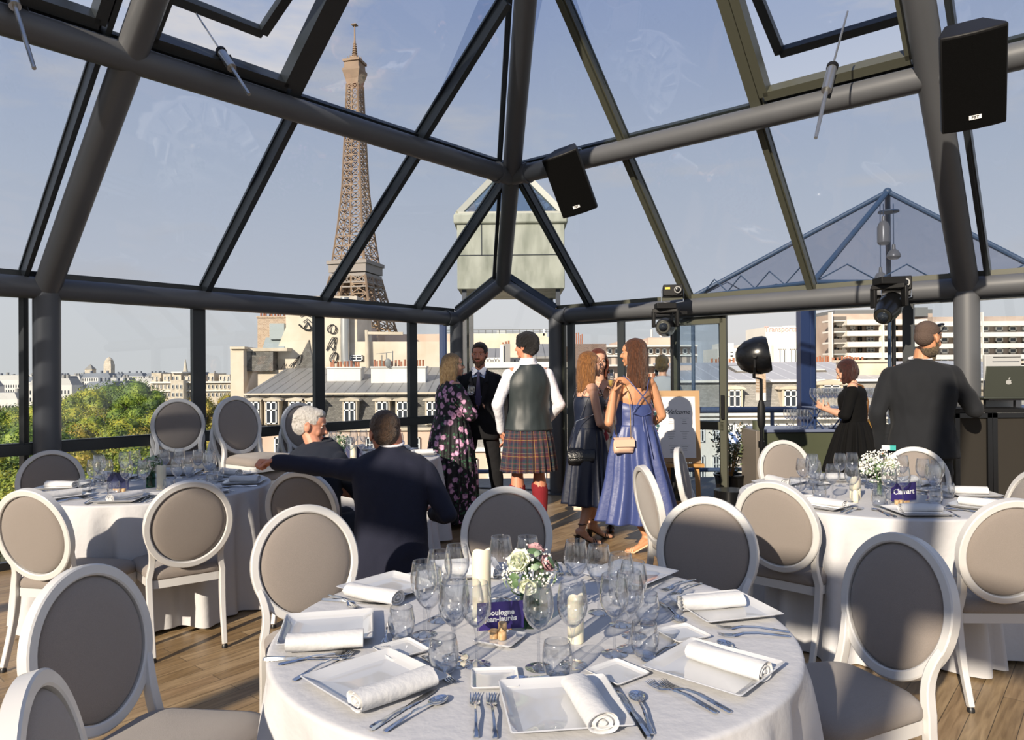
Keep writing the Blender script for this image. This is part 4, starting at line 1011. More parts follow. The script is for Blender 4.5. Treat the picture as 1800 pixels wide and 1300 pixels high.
SPEC_M = [(.80, 0, .0, .205, .145), (.84, 0, 0, .208, .15), (1.0, 0, 0, .188, .138), (1.10, 0, 0, .18, .13), (1.28, 0, 0, .205, .14), (1.38, 0, -.005, .205, .125), (1.44, 0, -.015, .165, .095), (1.475, 0, -.02, .09, .078), (1.50, 0, -.02, .07, .065)]
UP = V((0, 0, 1))

# ---- 1 man in dark suit and purple tie facing the camera, in the gable opening
f_ = P(845, 880, 7.45); p = Person((f_.x, f_.y, 0), 184, 'person in black suit, purple tie and short beard, smiling, facing the camera', 1.035); L = p.L; p.skin = SKR
torso(p); p.b.cap_(L(0, 0, 1.40), L(0, .01, 1.55), .058, .052); q, B = head(p, L(0, .02, 1.635), 190, 4, 0, 'short', hairm('cropped_dark', '3a2a20', '221812', (40, 40, 20)), 1.0, .008)
p.o['label'] = 'person in black suit, purple tie and short beard, smiling, facing the camera'
lg = [(L(sx * .09, 0, .92), L(sx * .15, .02, .50), L(sx * .19, -.02, .09)) for sx in (-1, 1)]
for a, b, c in lg: limb(p.b, a, b, c, .06, .048, .034)
ar = AR([(L(sx * .19, 0, 1.40), L(sx * .275, -.03, 1.12), L(sx * .25, .04, .86)) for sx in (-1, 1)])
for (a, b, c), sx in zip(ar, (-1, 1)):
    limb(p.b, a, b, c, .042, .034, .026); hand(p.b, c, (c - b), p.x * -sx, -sx, .35)
p.build(); trousers(p, lg, M_suit); shoes(p, [c for _, _, c in lg], [p.y + p.x * sx * .3 for sx in (-1, 1)])
jacket(p, SPEC_M, ar, M_suit)
mb = MB(); fr = lambda x, z, o=0: L(x, .128 + o - .35 * max(0, z - 1.36) - .05 * abs(x) * 3, z)
mb.add([fr(0, 1.10, .012), fr(.032, 1.2, .016), fr(.058, 1.33, .014), fr(.075, 1.44, .0), fr(.06, 1.485, .0), fr(0, 1.475, .02), fr(-.06, 1.485, .0), fr(-.075, 1.44, .0), fr(-.058, 1.33, .014), fr(-.032, 1.2, .016)], [tuple(range(10))]); o_ = p.part(mb, 'shirt', M_shirtb, 0)
o_.modifiers.new('s', 'SOLIDIFY').thickness = .006
mb = MB()
for sx in (-1, 1): mb.add([fr(sx * .002, 1.468, .03), fr(sx * .055, 1.425, .024), fr(sx * .078, 1.50, .0), fr(sx * .05, 1.515, .0)], [(0, 1, 2, 3)])
o_ = p.part(mb, 'collar', M_shirt, 0); o_.modifiers.new('s', 'SOLIDIFY').thickness = .005
mb = MB(); mb.rings([[fr(-.018, 1.46, .03), fr(.018, 1.46, .03), fr(.018, 1.46, .042), fr(-.018, 1.46, .042)], [fr(-.012, 1.425, .026), fr(.012, 1.425, .026), fr(.012, 1.425, .036), fr(-.012, 1.425, .036)], [fr(-.03, 1.17, .018), fr(.03, 1.17, .018), fr(.03, 1.17, .03), fr(-.03, 1.17, .03)], [fr(-.002, 1.11, .016), fr(.002, 1.11, .016), fr(.002, 1.11, .026), fr(-.002, 1.11, .026)]]); p.part(mb, 'tie', M_tie, 30)
mb = MB()
for sx in (-1, 1): mb.add([fr(sx * .012, 1.09, .022), fr(sx * .105, 1.33, .018), fr(sx * .07, 1.36, .028), fr(sx * .10, 1.375, .02), fr(sx * .078, 1.485, .004), fr(sx * .05, 1.34, .026)], [(0, 1, 2, 3, 4, 5)])
o_ = p.part(mb, 'lapels', suitm('black_lapel', '1e1d20'), 0); o_.modifiers.new('s', 'SOLIDIFY').thickness = .006

# ---- 2 man in kilt, back to the camera
f_ = P(930, 880, 6.85); p = Person((f_.x, f_.y, 0), -14, 'person in tartan kilt, dark waistcoat and white shirt, curly hair, seen from behind', 1.07); L = p.L; p.skin = SKR
torso(p, 1.05); p.b.cap_(L(0, -.01, 1.40), L(-.01, .01, 1.56), .062, .056); head(p, L(-.015, .02, 1.635), -62, 2, 0, 'curly', HDK, 1.0)
lg = [(L(sx * .09, 0, .92), L(sx * .10, .02, .50), L(sx * .105, -.03, .09)) for sx in (-1, 1)]
for a, b, c in lg: limb(p.b, a, b, c, .07, .055, .036, bulge=.012)
ar = AR([(L(-.205, 0, 1.40), L(-.29, -.06, 1.13), L(-.235, .05, .90)), (L(.205, 0, 1.40), L(.28, -.02, 1.12), L(.2, .14, .95))])
for (a, b, c), sx in zip(ar, (-1, 1)): limb(p.b, a, b, c, .046, .038, .028); hand(p.b, c, (c - b) + UP * -.1, p.x * -sx + p.y * .2, -sx, .5)
p.build()
mb = MB(); mb.rings(rings_loft(p, smooth_spec([(.98, 0, 0, .165, .115), (1.1, 0, 0, .16, .115), (1.28, 0, 0, .185, .124), (1.38, 0, 0, .188, .114), (1.435, 0, -.01, .15, .09), (1.49, 0, -.01, .075, .07), (1.535, 0, -.0, .07, .068)], 4), 40)); sleeves(mb, ar, (.062, .054, .042)); remesh(mb, 'shirt', M_shirt, p.o, .0075, 3, p.f0, .008, 8, stretch=(1.2, 1.2, .8))
m_, nt, b_ = nodes('waistcoat_satin_back'); b_.inputs['Base Color'].default_value = (.022, .03, .032, 1); b_.inputs['Roughness'].default_value = .5
mb = MB(); mb.rings(rings_loft(p, smooth_spec([(.90, 0, 0, .216, .168), (1.0, 0, 0, .198, .15), (1.12, 0, 0, .182, .137), (1.28, 0, 0, .206, .144), (1.37, 0, 0, .182, .135), (1.43, 0, -.01, .142, .108), (1.475, 0, -.015, .09, .088)], 5), 48)); remesh(mb, 'waistcoat', m_, p.o, .0075, 3, p.f0, .007, 7, stretch=(1.3, 1.3, .7))
m_, nt, b_ = nodes('dark_tartan_wool'); tc = N(nt, 'UVMap'); sp = N(nt, 'SeparateXYZ'); nt.links.new(tc.outputs[0], sp.inputs[0])
def bands(src, per):
    t = math_(nt, 'FRACT', math_(nt, 'MULTIPLY', src, per)); return t
def inb(t, a, b): return math_(nt, 'MULTIPLY', math_(nt, 'GREATER_THAN', t, a), math_(nt, 'LESS_THAN', t, b))
tx, ty = bands(sp.outputs[0], 11), bands(sp.outputs[1], 4.6)
c = '151a33'; c = mixc(nt, math_(nt, 'MULTIPLY', math_(nt, 'ADD', inb(tx, .1, .45), inb(ty, .1, .45)), .45), c, '4a161d')
c = mixc(nt, math_(nt, 'MULTIPLY', math_(nt, 'ADD', inb(tx, .60, .9), inb(ty, .60, .9)), .35), c, '1c3a30')
for a, b2, cc in ((.26, .282, 'a8843a'), (.73, .745, '8a2a30'), (.05, .062, '8d7c5a'), (.79, .80, '8a2a30')): c = mixc(nt, math_(nt, 'MULTIPLY', math_(nt, 'MAXIMUM', inb(tx, a, b2), inb(ty, a, b2)), .75), c, cc)
nt.links.new(c, b_.inputs['Base Color']); b_.inputs['Roughness'].default_value = .85; b_.inputs['Sheen Weight'].default_value = .2
def pleated(p, spec, m, name, nf, amp, n=360, seed=0, asym=0):
    sp_ = smooth_spec(spec, 6); z0, z1 = sp_[0][0], sp_[-1][0]; rr = random.Random(seed); ph = [rr.uniform(0, 6) for _ in range(5)]
    def fold(t, a, z):
        s_ = abs((nf * a / (2 * PI) + .08 * math.sin(3 * a + ph[0])) % 1 - .5) * 2 if asym == 0 else .5 + .5 * math.sin(nf * a + 1.6 * math.sin(2 * a + ph[0]) + ph[1]) + .35 * math.sin(nf * 1.62 * a + ph[2] + t * 2)
        return amp * (t ** .8) * (s_ - .5)
    mb = MB(); rs = rings_loft(p, sp_, n, fold); mb.rings(rs, cap=False); b0 = len(mb.v); top = rs[0]; ce_ = sum((V(v) for v in top), V()) / len(top); mb.v.append(tuple(ce_)); mb.f += [(b0, j, (j + 1) % n) for j in range(n)]; mb.m += [0] * n
    me = mb.mesh(name, m, 180); uv = me.uv_layers.new(name='UVMap'); k = len(rs)
    for po in me.polygons:
        for li in po.loop_indices:
            vi = me.loops[li].vertex_index
            if vi < k * n:
                i, j = divmod(vi, n); u_ = j / n
                if any(me.loops[q].vertex_index % n > n * .9 for q in po.loop_indices) and j < n * .1: u_ += 1
                uv.data[li].uv = (u_, i / (k - 1))
    me.transform(Matrix.Translation(-p.f0)); o = bpy.data.objects.new(name, me); col.objects.link(o); setparent(o, p.o); fix_normals(me)
    sm = o.modifiers.new('s', 'SOLIDIFY'); sm.thickness = .004; sm.offset = 0
    return o
pleated(p, [(.98, 0, 0, .182, .136), (.92, 0, 0, .195, .15), (.82, 0, -.005, .215, .17), (.66, 0, -.01, .235, .195), (.545, 0, -.01, .25, .205)], m_, 'kilt', 26, .022)
M_sock = mat('deep_red_sock', '7c1420', .85, bump=.4, bscale=300)
for a, b, c in lg: mb = MB(); mb.cap_(b + UP * -.095, b.lerp(c, .35), .068, .078, 16); mb.cap_(b.lerp(c, .35), c, .078, .05, 16); mb.cyl(b - UP * .09, b - UP * .14, .076, .076); remesh(mb, 'sock', M_sock, p.o, .006, 2, p.f0)
shoes(p, [c for _, _, c in lg], [p.y] * 2)
mb = MB(); mb.tube([L(.068 * math.cos(a_), .068 * math.sin(a_) - .005, 1.50 + .014 * math.sin(a_)) for a_ in [2 * PI * i / 24 for i in range(24)]], .013, 10, closed=True); p.part(mb, 'collar', M_shirt, 180)

# ---- 3 woman in long floral dress, in profile, holding a tumbler
f_ = P(793, 900, 7.2); p = Person((f_.x, f_.y, 0), 62, 'person in long black floral dress with long blonde hair and green glasses, holding a tumbler', .975); L = p.L
torso(p, 1.12, fem=True); p.b.cap_(L(0, 0, 1.40), L(0, .02, 1.54), .055, .05); q, B = head(p, L(0, .035, 1.62), 78, -4, 0, 'wavy', HB, 1.0, female=True)
hg = P(828, 690, 6.98); hg2 = P(812, 712, 7.02)
ar = AR([(L(.18, 0, 1.39), L(.27, .10, 1.13), hg2), (L(-.18, 0, 1.39), L(-.25, .12, 1.13), L(-.05, .30, 1.16))])
for i, (a, b, c) in enumerate(ar): limb(p.b, a, b, c, .05, .042, .028); hand(p.b, c, (c - b).normalized() + UP * .5, (-p.x if i == 0 else p.x) + p.y * .4, (1 if i == 0 else -1), .75)
lg = [(L(sx * .09, 0, .92), L(sx * .09, .02, .52), L(sx * .07, .05 * sx, .17)) for sx in (-1, 1)]
for (a, b, c), sx in zip(lg, (-1, 1)): limb(p.b, a, b, c, .07, .05, .034, bulge=.008); foot(p.b, p, c - UP * .05, p.y, .075)
p.build()
m_, nt, b_ = nodes('floral_chiffon'); tc = N(nt, 'TexCoord')
def blotch(scale, thr, seed, smoothness=.02):
    mp = N(nt, 'Mapping'); mp.inputs['Location'].default_value = (seed, seed * .7, seed * 1.3); nt.links.new(tc.outputs['Object'], mp.inputs[0])
    n1 = N(nt, 'TexNoise'); n1.inputs['Scale'].default_value = scale * 2.2; n1.inputs['Detail'].default_value = 2; nt.links.new(mp.outputs[0], n1.inputs['Vector'])
    va = N(nt, 'VectorMath', operation='MULTIPLY_ADD'); nt.links.new(n1.outputs['Color'], va.inputs[0]); va.inputs[1].default_value = (.04, .04, .04); nt.links.new(mp.outputs[0], va.inputs[2])
    vo = N(nt, 'TexVoronoi'); vo.inputs['Scale'].default_value = scale; nt.links.new(va.outputs[0], vo.inputs['Vector'])
    sc1 = N(nt, 'SeparateColor'); nt.links.new(vo.outputs['Color'], sc1.inputs[0])
    return math_(nt, 'MULTIPLY', math_(nt, 'LESS_THAN', vo.outputs['Distance'], thr), math_(nt, 'GREATER_THAN', sc1.outputs[0], .25)), vo.outputs['Distance'], sc1.outputs[1]
f1, d1, r1 = blotch(14, .42, 1.0); f2, d2, r2 = blotch(20, .30, 5.0); f3, d3, r3 = blotch(26, .33, 9.0)
pet = ramp(nt, d1, [(0, '5c3050'), (.12, 'b47a9c'), (.28, 'd6a6c2'), (.42, '8a6084')]); c = mixc(nt, math_(nt, 'MULTIPLY', f3, .8), '121015', '2f5c3f'); c = mixc(nt, f1, c, pet); c = mixc(nt, math_(nt, 'MULTIPLY', f2, math_(nt, 'GREATER_THAN', r2, .5)), c, '9a7390')
nt.links.new(c, b_.inputs['Base Color']); b_.inputs['Roughness'].default_value = .75; M_floral = m_
mb = MB(); mb.rings(rings_loft(p, smooth_spec([(.98, 0, 0, .2, .155), (1.06, 0, 0, .19, .15), (1.18, 0, .02, .2, .165), (1.30, 0, .015, .2, .165), (1.39, 0, 0, .195, .12), (1.44, 0, 0, .13, .09), (1.475, 0, .0, .08, .075)], 4), 40)); sleeves(mb, [(a, b, b.lerp(c, .86)) for a, b, c in ar], (.075, .07, .055)); remesh(mb, 'dress_bodice', M_floral, p.o, .008, 3, p.f0, .008, 9)
pleated(p, [(1.10, 0, 0, .195, .155), (1.0, 0, 0, .215, .18), (.8, 0, 0, .25, .215), (.5, -.0, 0, .28, .25), (.25, -.02, -.01, .30, .275), (.06, -.03, -.02, .32, .29)], M_floral, 'skirt', 17, .035, asym=1, seed=2)
M_heel = mat('black_patent_heel', '0d0d0e', .25)
def heels(p, ans, m, hh, block=.010, strap=True):
    for an in ans:
        mb = MB(); t = p.y; b = V((an.x, an.y, 0)); h0 = b - t * .045; mb.cyl(h0, h0 + UP * (hh + .01), block * .8, block * 1.2, 14)
        s = t.cross(UP); rs = []
        for x_, z_, w_ in ((-.07, hh + .004, .024), (-.03, hh + .0, .028), (.03, hh * .55, .028), (.09, .012, .036), (.15, .010, .034), (.175, .012, .018)): c_ = b + t * x_; rs.append([c_ - s * w_ + UP * (z_ - .008), c_ + s * w_ + UP * (z_ - .008), c_ + s * w_ + UP * (z_ + .004), c_ - s * w_ + UP * (z_ + .004)])
        mb.rings(rs)
        for (x_, z_, w_) in ((.12, .035, .040), (.10, .042, .038)): mb.tube([b + t * x_ + s * w_ * math.cos(a_) + UP * (.008 + z_ * math.sin(a_)) for a_ in [PI * i / 8 for i in range(9)]], .005, 6)
        if strap: mb.tube([an + UP * (.03) + (t * math.cos(a_) + s * math.sin(a_)) * .037 for a_ in [2 * PI * i / 16 for i in range(16)]], .004, 6, closed=True)
        p.part(mb, 'heeled_sandal', m, 40)
heels(p, [c for _, _, c in lg], M_heel, .075)
mb = MB()
for sx in (-1, 1): mb.tube([q(sx * (.031 + .021 * math.cos(a_)), .095 - .004 * abs(math.cos(a_)), .006 + .017 * math.sin(a_)) for a_ in [2 * PI * i / 16 for i in range(16)]], .0025, 6, closed=True); mb.tube([q(sx * .052, .092, .01), q(sx * .078, .0, .008)], .002, 6)
p.part(mb, 'eyeglasses', mat('green_glasses_frame', '1f5a52', .3), 40)
o = proto_or_copy(tu0, [False]); o.location = P(827, 694, 6.98); o.rotation_euler = (.1, .1, 0); tag(o, 'short tumbler held up by the woman in floral dress', 'glass', 'glasses in hands')

# ---- 4 woman in navy slip dress, in profile, black clutch on a chain
f_ = P(1034, 935, 6.42); p = Person((f_.x, f_.y, 0), 72, 'person in navy slip dress with long light-brown hair and black shoulder bag', .965); L = p.L
torso(p, .92, fem=True); p.b.cap_(L(0, 0, 1.40), L(0, .015, 1.55), .048, .044); head(p, L(0, .035, 1.625), 82, -2, 0, 'long', HD, .98, female=True)
w1 = P(1068, 752, 6.38); w0 = P(1058, 690, 6.5)
ar = AR([(L(.165, 0, 1.385), L(.20, .03, 1.10), w1), (L(-.165, 0, 1.385), L(-.2, .12, 1.14), P(1062, 700, 6.62))])
for i, (a, b, c) in enumerate(ar): limb(p.b, a, b, c, .04, .034, .024); hand(p.b, c, (c - b).normalized() + UP * (.1 if i == 0 else .7), (-p.x if i == 0 else p.x), (1 if i == 0 else -1), .7, .92)
lg = [(L(sx * .085, 0, .92), L(sx * .09, .02, .52), L(sx * .09 + .0, .10 * -sx, .16)) for sx in (-1, 1)]
for (a, b, c), sx in zip(lg, (-1, 1)): limb(p.b, a, b, c, .065, .047, .032, bulge=.010); foot(p.b, p, c - UP * .03, p.y, .085)
p.build()
M_navysat = mat('navy_satin', '141c30', .5, sheen=0, bump=.1, bscale=30)
mb = MB(); mb.rings(rings_loft(p, smooth_spec([(.96, 0, 0, .18, .135), (1.06, 0, 0, .155, .12), (1.16, 0, .01, .155, .125), (1.27, 0, .02, .165, .145), (1.335, 0, .015, .155, .12)], 4), 40)); remesh(mb, 'dress_bodice', M_navysat, p.o, .007, 3, p.f0, .005, 8)
pleated(p, [(1.05, 0, 0, .158, .122), (.95, 0, 0, .185, .145), (.8, 0, 0, .205, .17), (.55, 0, 0, .225, .20), (.36, 0, 0, .245, .22)], M_navysat, 'skirt', 9, .045, asym=1, seed=4)
mb = MB()
for sx in (-1, 1): mb.tube([L(sx * .10, .115, 1.33), L(sx * .115, .07, 1.41), L(sx * .115, 0, 1.438), L(sx * .105, -.07, 1.40), L(sx * .09, -.10, 1.32)], .0035, 6)
p.part(mb, 'straps', M_navysat); heels(p, [c - UP * .0 for _, _, c in lg], M_shoe, .085, .022)
def bag(c, w, h, rot, m, label, chain, flap=True, cm=None):
    o = empty('handbag', c, label=label, cat='handbag'); c = V(c); X_ = hd(rot); mb = MB(); M3 = Matrix((X_, UP.cross(X_), UP)).transposed()
    rs = []
    for s_, k in ((-.5, .55), (-.46, .9), (-.2, 1), (.2, 1), (.46, .9), (.5, .55)): rs.append([c + M3 @ V((s_ * w, .028 * k * math.cos(a_) * (1.15 if math.sin(a_) < 0 else .7), h / 2 * k * math.sin(a_) + .006 * math.cos(s_ * 6))) for a_ in [2 * PI * i / 20 for i in range(20)]])
    mb.rings(rs); mb.build('bag_body', m, o, off=c, smooth=60)
    if flap:
        mb = MB(); mb.rings([[c + M3 @ V((x_ * w * .5, y_ * .033, z_ * h * .5)) for x_ in (-1.0, 1.0)] + [c + M3 @ V((x_ * w * .5, y_ * .037, z_ * h * .5)) for x_ in (1.0, -1.0)] for y_, z_ in ((.8, .75), (.2, 1.06), (-.9, .8), (-1.1, -.1))]); mb.build('flap', m, o, off=c, smooth=60)
    mb = MB(); mb.tube(chain, .0032, 6); mb.build('strap', cm or M_silver, o, off=c); return o
bc = P(1022, 803, 6.26); bag(bc, .235, .15, 97, mat('black_croc_leather', '0c0c0e', .3, bump=.25, bscale=70), 'black crocodile-look bag hanging beside the navy dress', [bc + V((-.1, .02, .07)), P(1013, 740, 6.22), L(.17, .05, 1.2), L(.150, .0, 1.455), L(.12, -.12, 1.15), P(1040, 740, 6.30), bc + V((.11, .02, .06))])

# ---- 5 woman in blue satin dress, bare back
f_ = P(1118, 950, 6.02); p = Person((f_.x, f_.y, 0), -20, 'person in blue satin dress, bare back with crossed straps, long brown hair', 1.005); L = p.L; p.skin = skin('warm', 'c08a66')
torso(p, .98, fem=True); p.b.cap_(L(0, 0, 1.40), L(0, .015, 1.57), .048, .044); head(p, L(0, .02, 1.65), -62, 0, 0, 'longer', hairm('brown_straight', '6a4128', '3a2214'), 1.0, female=True)
w0 = P(1078, 690, 5.85)
ar = AR([(L(-.185, 0, 1.40), P(1066, 775, 5.78), w0), (L(.185, 0, 1.40), L(.245, -.02, 1.13), L(.16, .14, 1.0))])
ar[0] = (ar[0][0], V((ar[0][1].x + .02, ar[0][1].y, 1.10)), w0)
for i, (a, b, c) in enumerate(ar): limb(p.b, a, b, c, .043, .036, .025); hand(p.b, c, (c - b).normalized() + (UP * .2), (p.x if i == 0 else -p.x) + UP * .2, (-1 if i == 0 else 1), .7, .92)
lg = [(L(sx * .085, 0, .92), L(sx * .09, .02, .52), L(sx * .10, .06 * sx, .17)) for sx in (-1, 1)]
lg[0] = (lg[0][0], lg[0][1], V((*P(1135, 940, 5.98).xy, .17))); lg[1] = (lg[1][0], lg[1][1], V((*P(1180, 935, 6.25).xy, .17)))
for (a, b, c), sx in zip(lg, (-1, 1)): limb(p.b, a, b, c, .065, .047, .031, bulge=.010)
old = p.y; p.y = hd(-62)
for (a, b, c) in lg: foot(p.b, p, c - UP * .03, p.y, .09)
M_nude = mat('nude_leather', 'd9b593', .4)
heels(p, [c for _, _, c in lg], M_nude, .09, .022)
for a, b, c in lg:
    mb = MB()
    for q_ in range(3): mb.tube([c + UP * (.03 + .035 * q_ + .02 * math.sin(a_)) + (p.y * math.cos(a_) + p.y.cross(UP) * math.sin(a_)) * (.036 + .003 * q_) for a_ in [2 * PI * i / 16 for i in range(16)]], .0025, 5, closed=True)
    p.part(mb, 'ankle_lace', M_nude)
p.y = old
p.build()
M_blue = mat('cornflower_blue_satin', '3b4778', .42, sheen=.05, bump=.12, bscale=25)
mb = MB(); mb.rings(rings_loft(p, smooth_spec([(.96, 0, 0, .185, .14), (1.06, 0, 0, .16, .125), (1.14, 0, .01, .16, .125), (1.22, 0, .03, .168, .125), (1.32, 0, .075, .14, .08)], 4), 40)); remesh(mb, 'dress_bodice', M_blue, p.o, .007, 3, p.f0, .005, 8)
pleated(p, [(1.06, 0, 0, .165, .13), (.95, 0, 0, .195, .155), (.8, 0, 0, .22, .19), (.6, 0.02, 0, .26, .23), (.40, .03, 0, .31, .27), (.28, .035, 0, .34, .29)], M_blue, 'skirt', 9, .06, asym=1, seed=8)
bz = lambda x, z: L(x, -.105 - .004 - .02 * (1 - abs(z - 1.28) * 4), z)
mb = MB()
for sx in (-1, 1): mb.tube([L(sx * .10, .06, 1.40), L(sx * .105, 0, 1.462), L(sx * .095, -.065, 1.43), bz(sx * .04, 1.34), bz(-sx * .03, 1.26), bz(-sx * .085, 1.165)], .0045, 6)
mb.tube([bz(-.08, 1.16), bz(0, 1.13), bz(.08, 1.16)], .005, 6); mb.tube([bz(.02, 1.13), L(.03, -.15, .98), L(.05, -.19, .80)], .005, 6); mb.tube([bz(.0, 1.13), L(.0, -.15, .98), L(-.01, -.19, .84)], .005, 6)
p.part(mb, 'straps', M_blue)
bc = P(1096, 783, 5.83); bag(bc, .165, .125, 80, mat('blush_leather', 'd8b49a', .45), 'blush leather bag on chain strap across the blue dress', [bc + V((-.05, .01, .06)), L(-.15, .12, 1.2), L(-.135, .0, 1.455), L(-.115, -.10, 1.33), P(1108, 720, 5.84), bc + V((.06, 0, .05))], cm=mat('gold_chain', 'c9a25e', .3, .9))

# ---- 6 auburn-haired woman behind them, facing the camera
f_ = P(1056, 900, 6.95); p = Person((f_.x, f_.y, 0), 187, 'person with auburn wavy hair and red and white floral dress, between two women', .985); L = p.L
torso(p, .95, fem=True); p.b.cap_(L(0, 0, 1.40), L(0, .015, 1.55), .048, .044); head(p, L(.01, .02, 1.63), 175, 2, 0, 'wavy', HR, 1.0, female=True)
ar = AR([(L(-.17, 0, 1.39), L(-.22, .08, 1.12), P(1078, 722, 6.62)), (L(.17, 0, 1.39), L(.2, .1, 1.12), P(1046, 714, 6.66))])
for i, (a, b, c) in enumerate(ar): limb(p.b, a, b, c, .04, .034, .024); hand(p.b, c, (c - b).normalized() + UP * .5, (p.x if i == 0 else -p.x), (-1 if i == 0 else 1), .7, .92)
lg = [(L(sx * .085, 0, .92), L(sx * .09, .02, .5), L(sx * .09, .0, .10)) for sx in (-1, 1)]
for a, b, c in lg: limb(p.b, a, b, c, .06, .047, .032, bulge=.01); foot(p.b, p, c - UP * .02, p.y, .02)
p.build()
m_, nt, b_ = nodes('red_floral_silk'); tc = N(nt, 'TexCoord'); f1, d1, r1 = blotch(12, .45, 3.0); f2, d2, r2 = blotch(17, .3, 7.0)
c = mixc(nt, f1, 'ded0bd', 'a8353f'); c = mixc(nt, math_(nt, 'MULTIPLY', f2, math_(nt, 'GREATER_THAN', r2, .55)), c, '39604a'); nt.links.new(c, b_.inputs['Base Color']); b_.inputs['Roughness'].default_value = .5
mb = MB(); mb.rings(rings_loft(p, smooth_spec([(.96, 0, 0, .18, .135), (1.06, 0, 0, .155, .12), (1.16, 0, .01, .155, .125), (1.27, 0, .02, .168, .148), (1.345, 0, .01, .16, .12)], 4), 40)); remesh(mb, 'dress_bodice', m_, p.o, .007, 3, p.f0, .005, 8)
pleated(p, [(1.05, 0, 0, .16, .125), (.9, 0, 0, .19, .15), (.5, 0, 0, .22, .19), (.2, 0, 0, .25, .22)], m_, 'skirt', 11, .04, asym=1, seed=5); shoes(p, [c for _, _, c in lg], [p.y] * 2)
# glasses in their hands
def flute(loc, label, rot=(0, 0, 0), wine=True):
    o = empty('champagne_flute', loc, label=label, cat='glass', group='glasses in hands'); o.rotation_euler = rot
    mb = MB(); out = [(.003, .105), (.012, .112), (.021, .13), (.0255, .16), (.0255, .19), (.0235, .215)]; mb.lathe(out + [(r - .001, z) for r, z in reversed(out)], 28); mb.build('bowl', M_glass, o, smooth=180)
    mb = MB(); mb.lathe([(.001, 0), (.03, 0), (.03, .001), (.008, .004), (.003, .015), (.003, .1), (.004, .106)], 20); mb.build('stem', M_glass, o)
    if wine: mb = MB(); mb.lathe([(.001, .108), (.0105, .1135), (.0195, .131), (.0235, .158), (.0235, .162), (.001, .162)], 24); mb.build('champagne', mat('pale_gold_wine', 'd6b15c', .1, spec=.5, alpha=.75), o)
    return o
flute(P(1074, 703, 5.83), 'champagne flute raised by the woman in blue satin dress'); flute(P(1047, 722, 6.6), 'flute held at chest height between the women, tilted', (.35, .2, 0)); flute(P(1070, 745, 6.38), 'champagne flute low in the hand of the woman in navy', (.05, -.1, 0))

# ---- 7 white-haired man seated, in profile
hc_ = P(546, 748, 4.66); p = Person((P(543, 900, 4.56).x, 4.56, 0), 30, 'seated person with white hair and dark jacket, looking down to the right'); L = p.L; p.skin = skin('old', 'c48a70')
SP = [(.50, 0, .06, .19, .16), (.60, 0, .03, .2, .155), (.78, 0, .03, .2, .15), (.90, 0, .06, .215, .15), (.985, 0, .08, .20, .125), (1.045, 0, .10, .15, .09), (1.075, 0, .115, .085, .078)]
p.b.ell(L(0, .03, .55), (.15, .12, .12), p.M()); p.b.ell(L(0, .03, .75), (.14, .105, .18), p.M()); p.b.cap_(L(-.13, .08, .985), L(.13, .08, .985), .05, .05); p.b.cap_(L(0, .08, 1.0), hc_ - UP * .05 - p.y * .01, .056, .050)
hc = P(546, 748, 4.66); q, B = head(p, hc, 84, 12, 0, 'thin', HW, 1.0)
ar = AR([(L(-.2, .08, .975), L(-.26, .16, .74), L(-.12, .38, .70)), (L(.2, .08, .975), L(.26, .18, .74), L(.10, .42, .73))])
for i, (a, b, c) in enumerate(ar): limb(p.b, a, b, c, .042, .034, .026); hand(p.b, c, (c - b).normalized(), (p.x if i == 0 else -p.x) - UP * .5, (-1 if i == 0 else 1), .4)
lg = [(L(sx * .09, .05, .53), L(sx * .12, .46, .52), L(sx * .13, .42, .10)) for sx in (-1, 1)]
for a, b, c in lg: limb(p.b, a, b, c, .06, .05, .034)
p.build(); mb = MB(); mb.ell(L(0, .05, .545), (.17, .15, .09), p.M())
for a, b, c in lg: mb.cap_(a, b, .085, .07, 16); mb.cap_(b, c, .07, .055, 16)
remesh(mb, 'trousers', M_ink, p.o, .008, 3, p.f0, .006, 9); shoes(p, [c for _, _, c in lg], [p.y] * 2); jacket(p, SP, ar, M_ink, disp=.011)
mb = MB(); mb.tube([L(.0 + .068 * math.cos(a_), .105 + .068 * math.sin(a_), 1.068 + .012 * math.sin(a_)) for a_ in [2 * PI * i / 24 for i in range(24)]], .012, 10, closed=True); p.part(mb, 'collar', M_ink, 180)

# ---- 8 man crouching, back to the camera, arm stretched along the other's chair
p = Person((P(688, 900, 3.92).x, 3.92, 0), -2, 'crouching person in navy suit seen from behind, arm stretched to the left'); L = p.L; p.skin = SKR
SP = [(.33, 0, -.02, .225, .15), (.40, 0, -.02, .225, .155), (.55, 0, -.02, .205, .15), (.74, 0, .0, .19, .14), (.92, 0, .03, .215, .145), (1.0, 0, .04, .215, .125), (1.05, 0, .05, .17, .095), (1.085, 0, .06, .09, .08), (1.105, 0, .065, .07, .068)]
p.b.ell(L(0, .02, .48), (.15, .12, .12), p.M()); p.b.ell(L(0, .0, .70), (.14, .10, .2), p.M()); p.b.cap_(L(-.14, .03, 1.0), L(.14, .03, 1.0), .05, .05); p.b.cap_(L(0, .05, 1.02), L(-.005, .085, 1.15), .06, .055)
head(p, P(676, 762, 4.01), -22, 12, 0, 'short', HSH, 1.02)
wl_ = P(487, 813, 4.02); ar = AR([(L(-.205, .03, .995), P(578, 822, 4.0), wl_), (L(.205, .03, .985), L(.305, -.03, .74), L(.21, .24, .70))])
for i, (a, b, c) in enumerate(ar): limb(p.b, a, b, c, .044, .036, .028)
hand(p.b, wl_, V((-1, .1, .02)), V((0, -.5, -1)), 1, 1.75, 1.05); hand(p.b, ar[1][2], p.y, -p.x - UP, 1, .5)
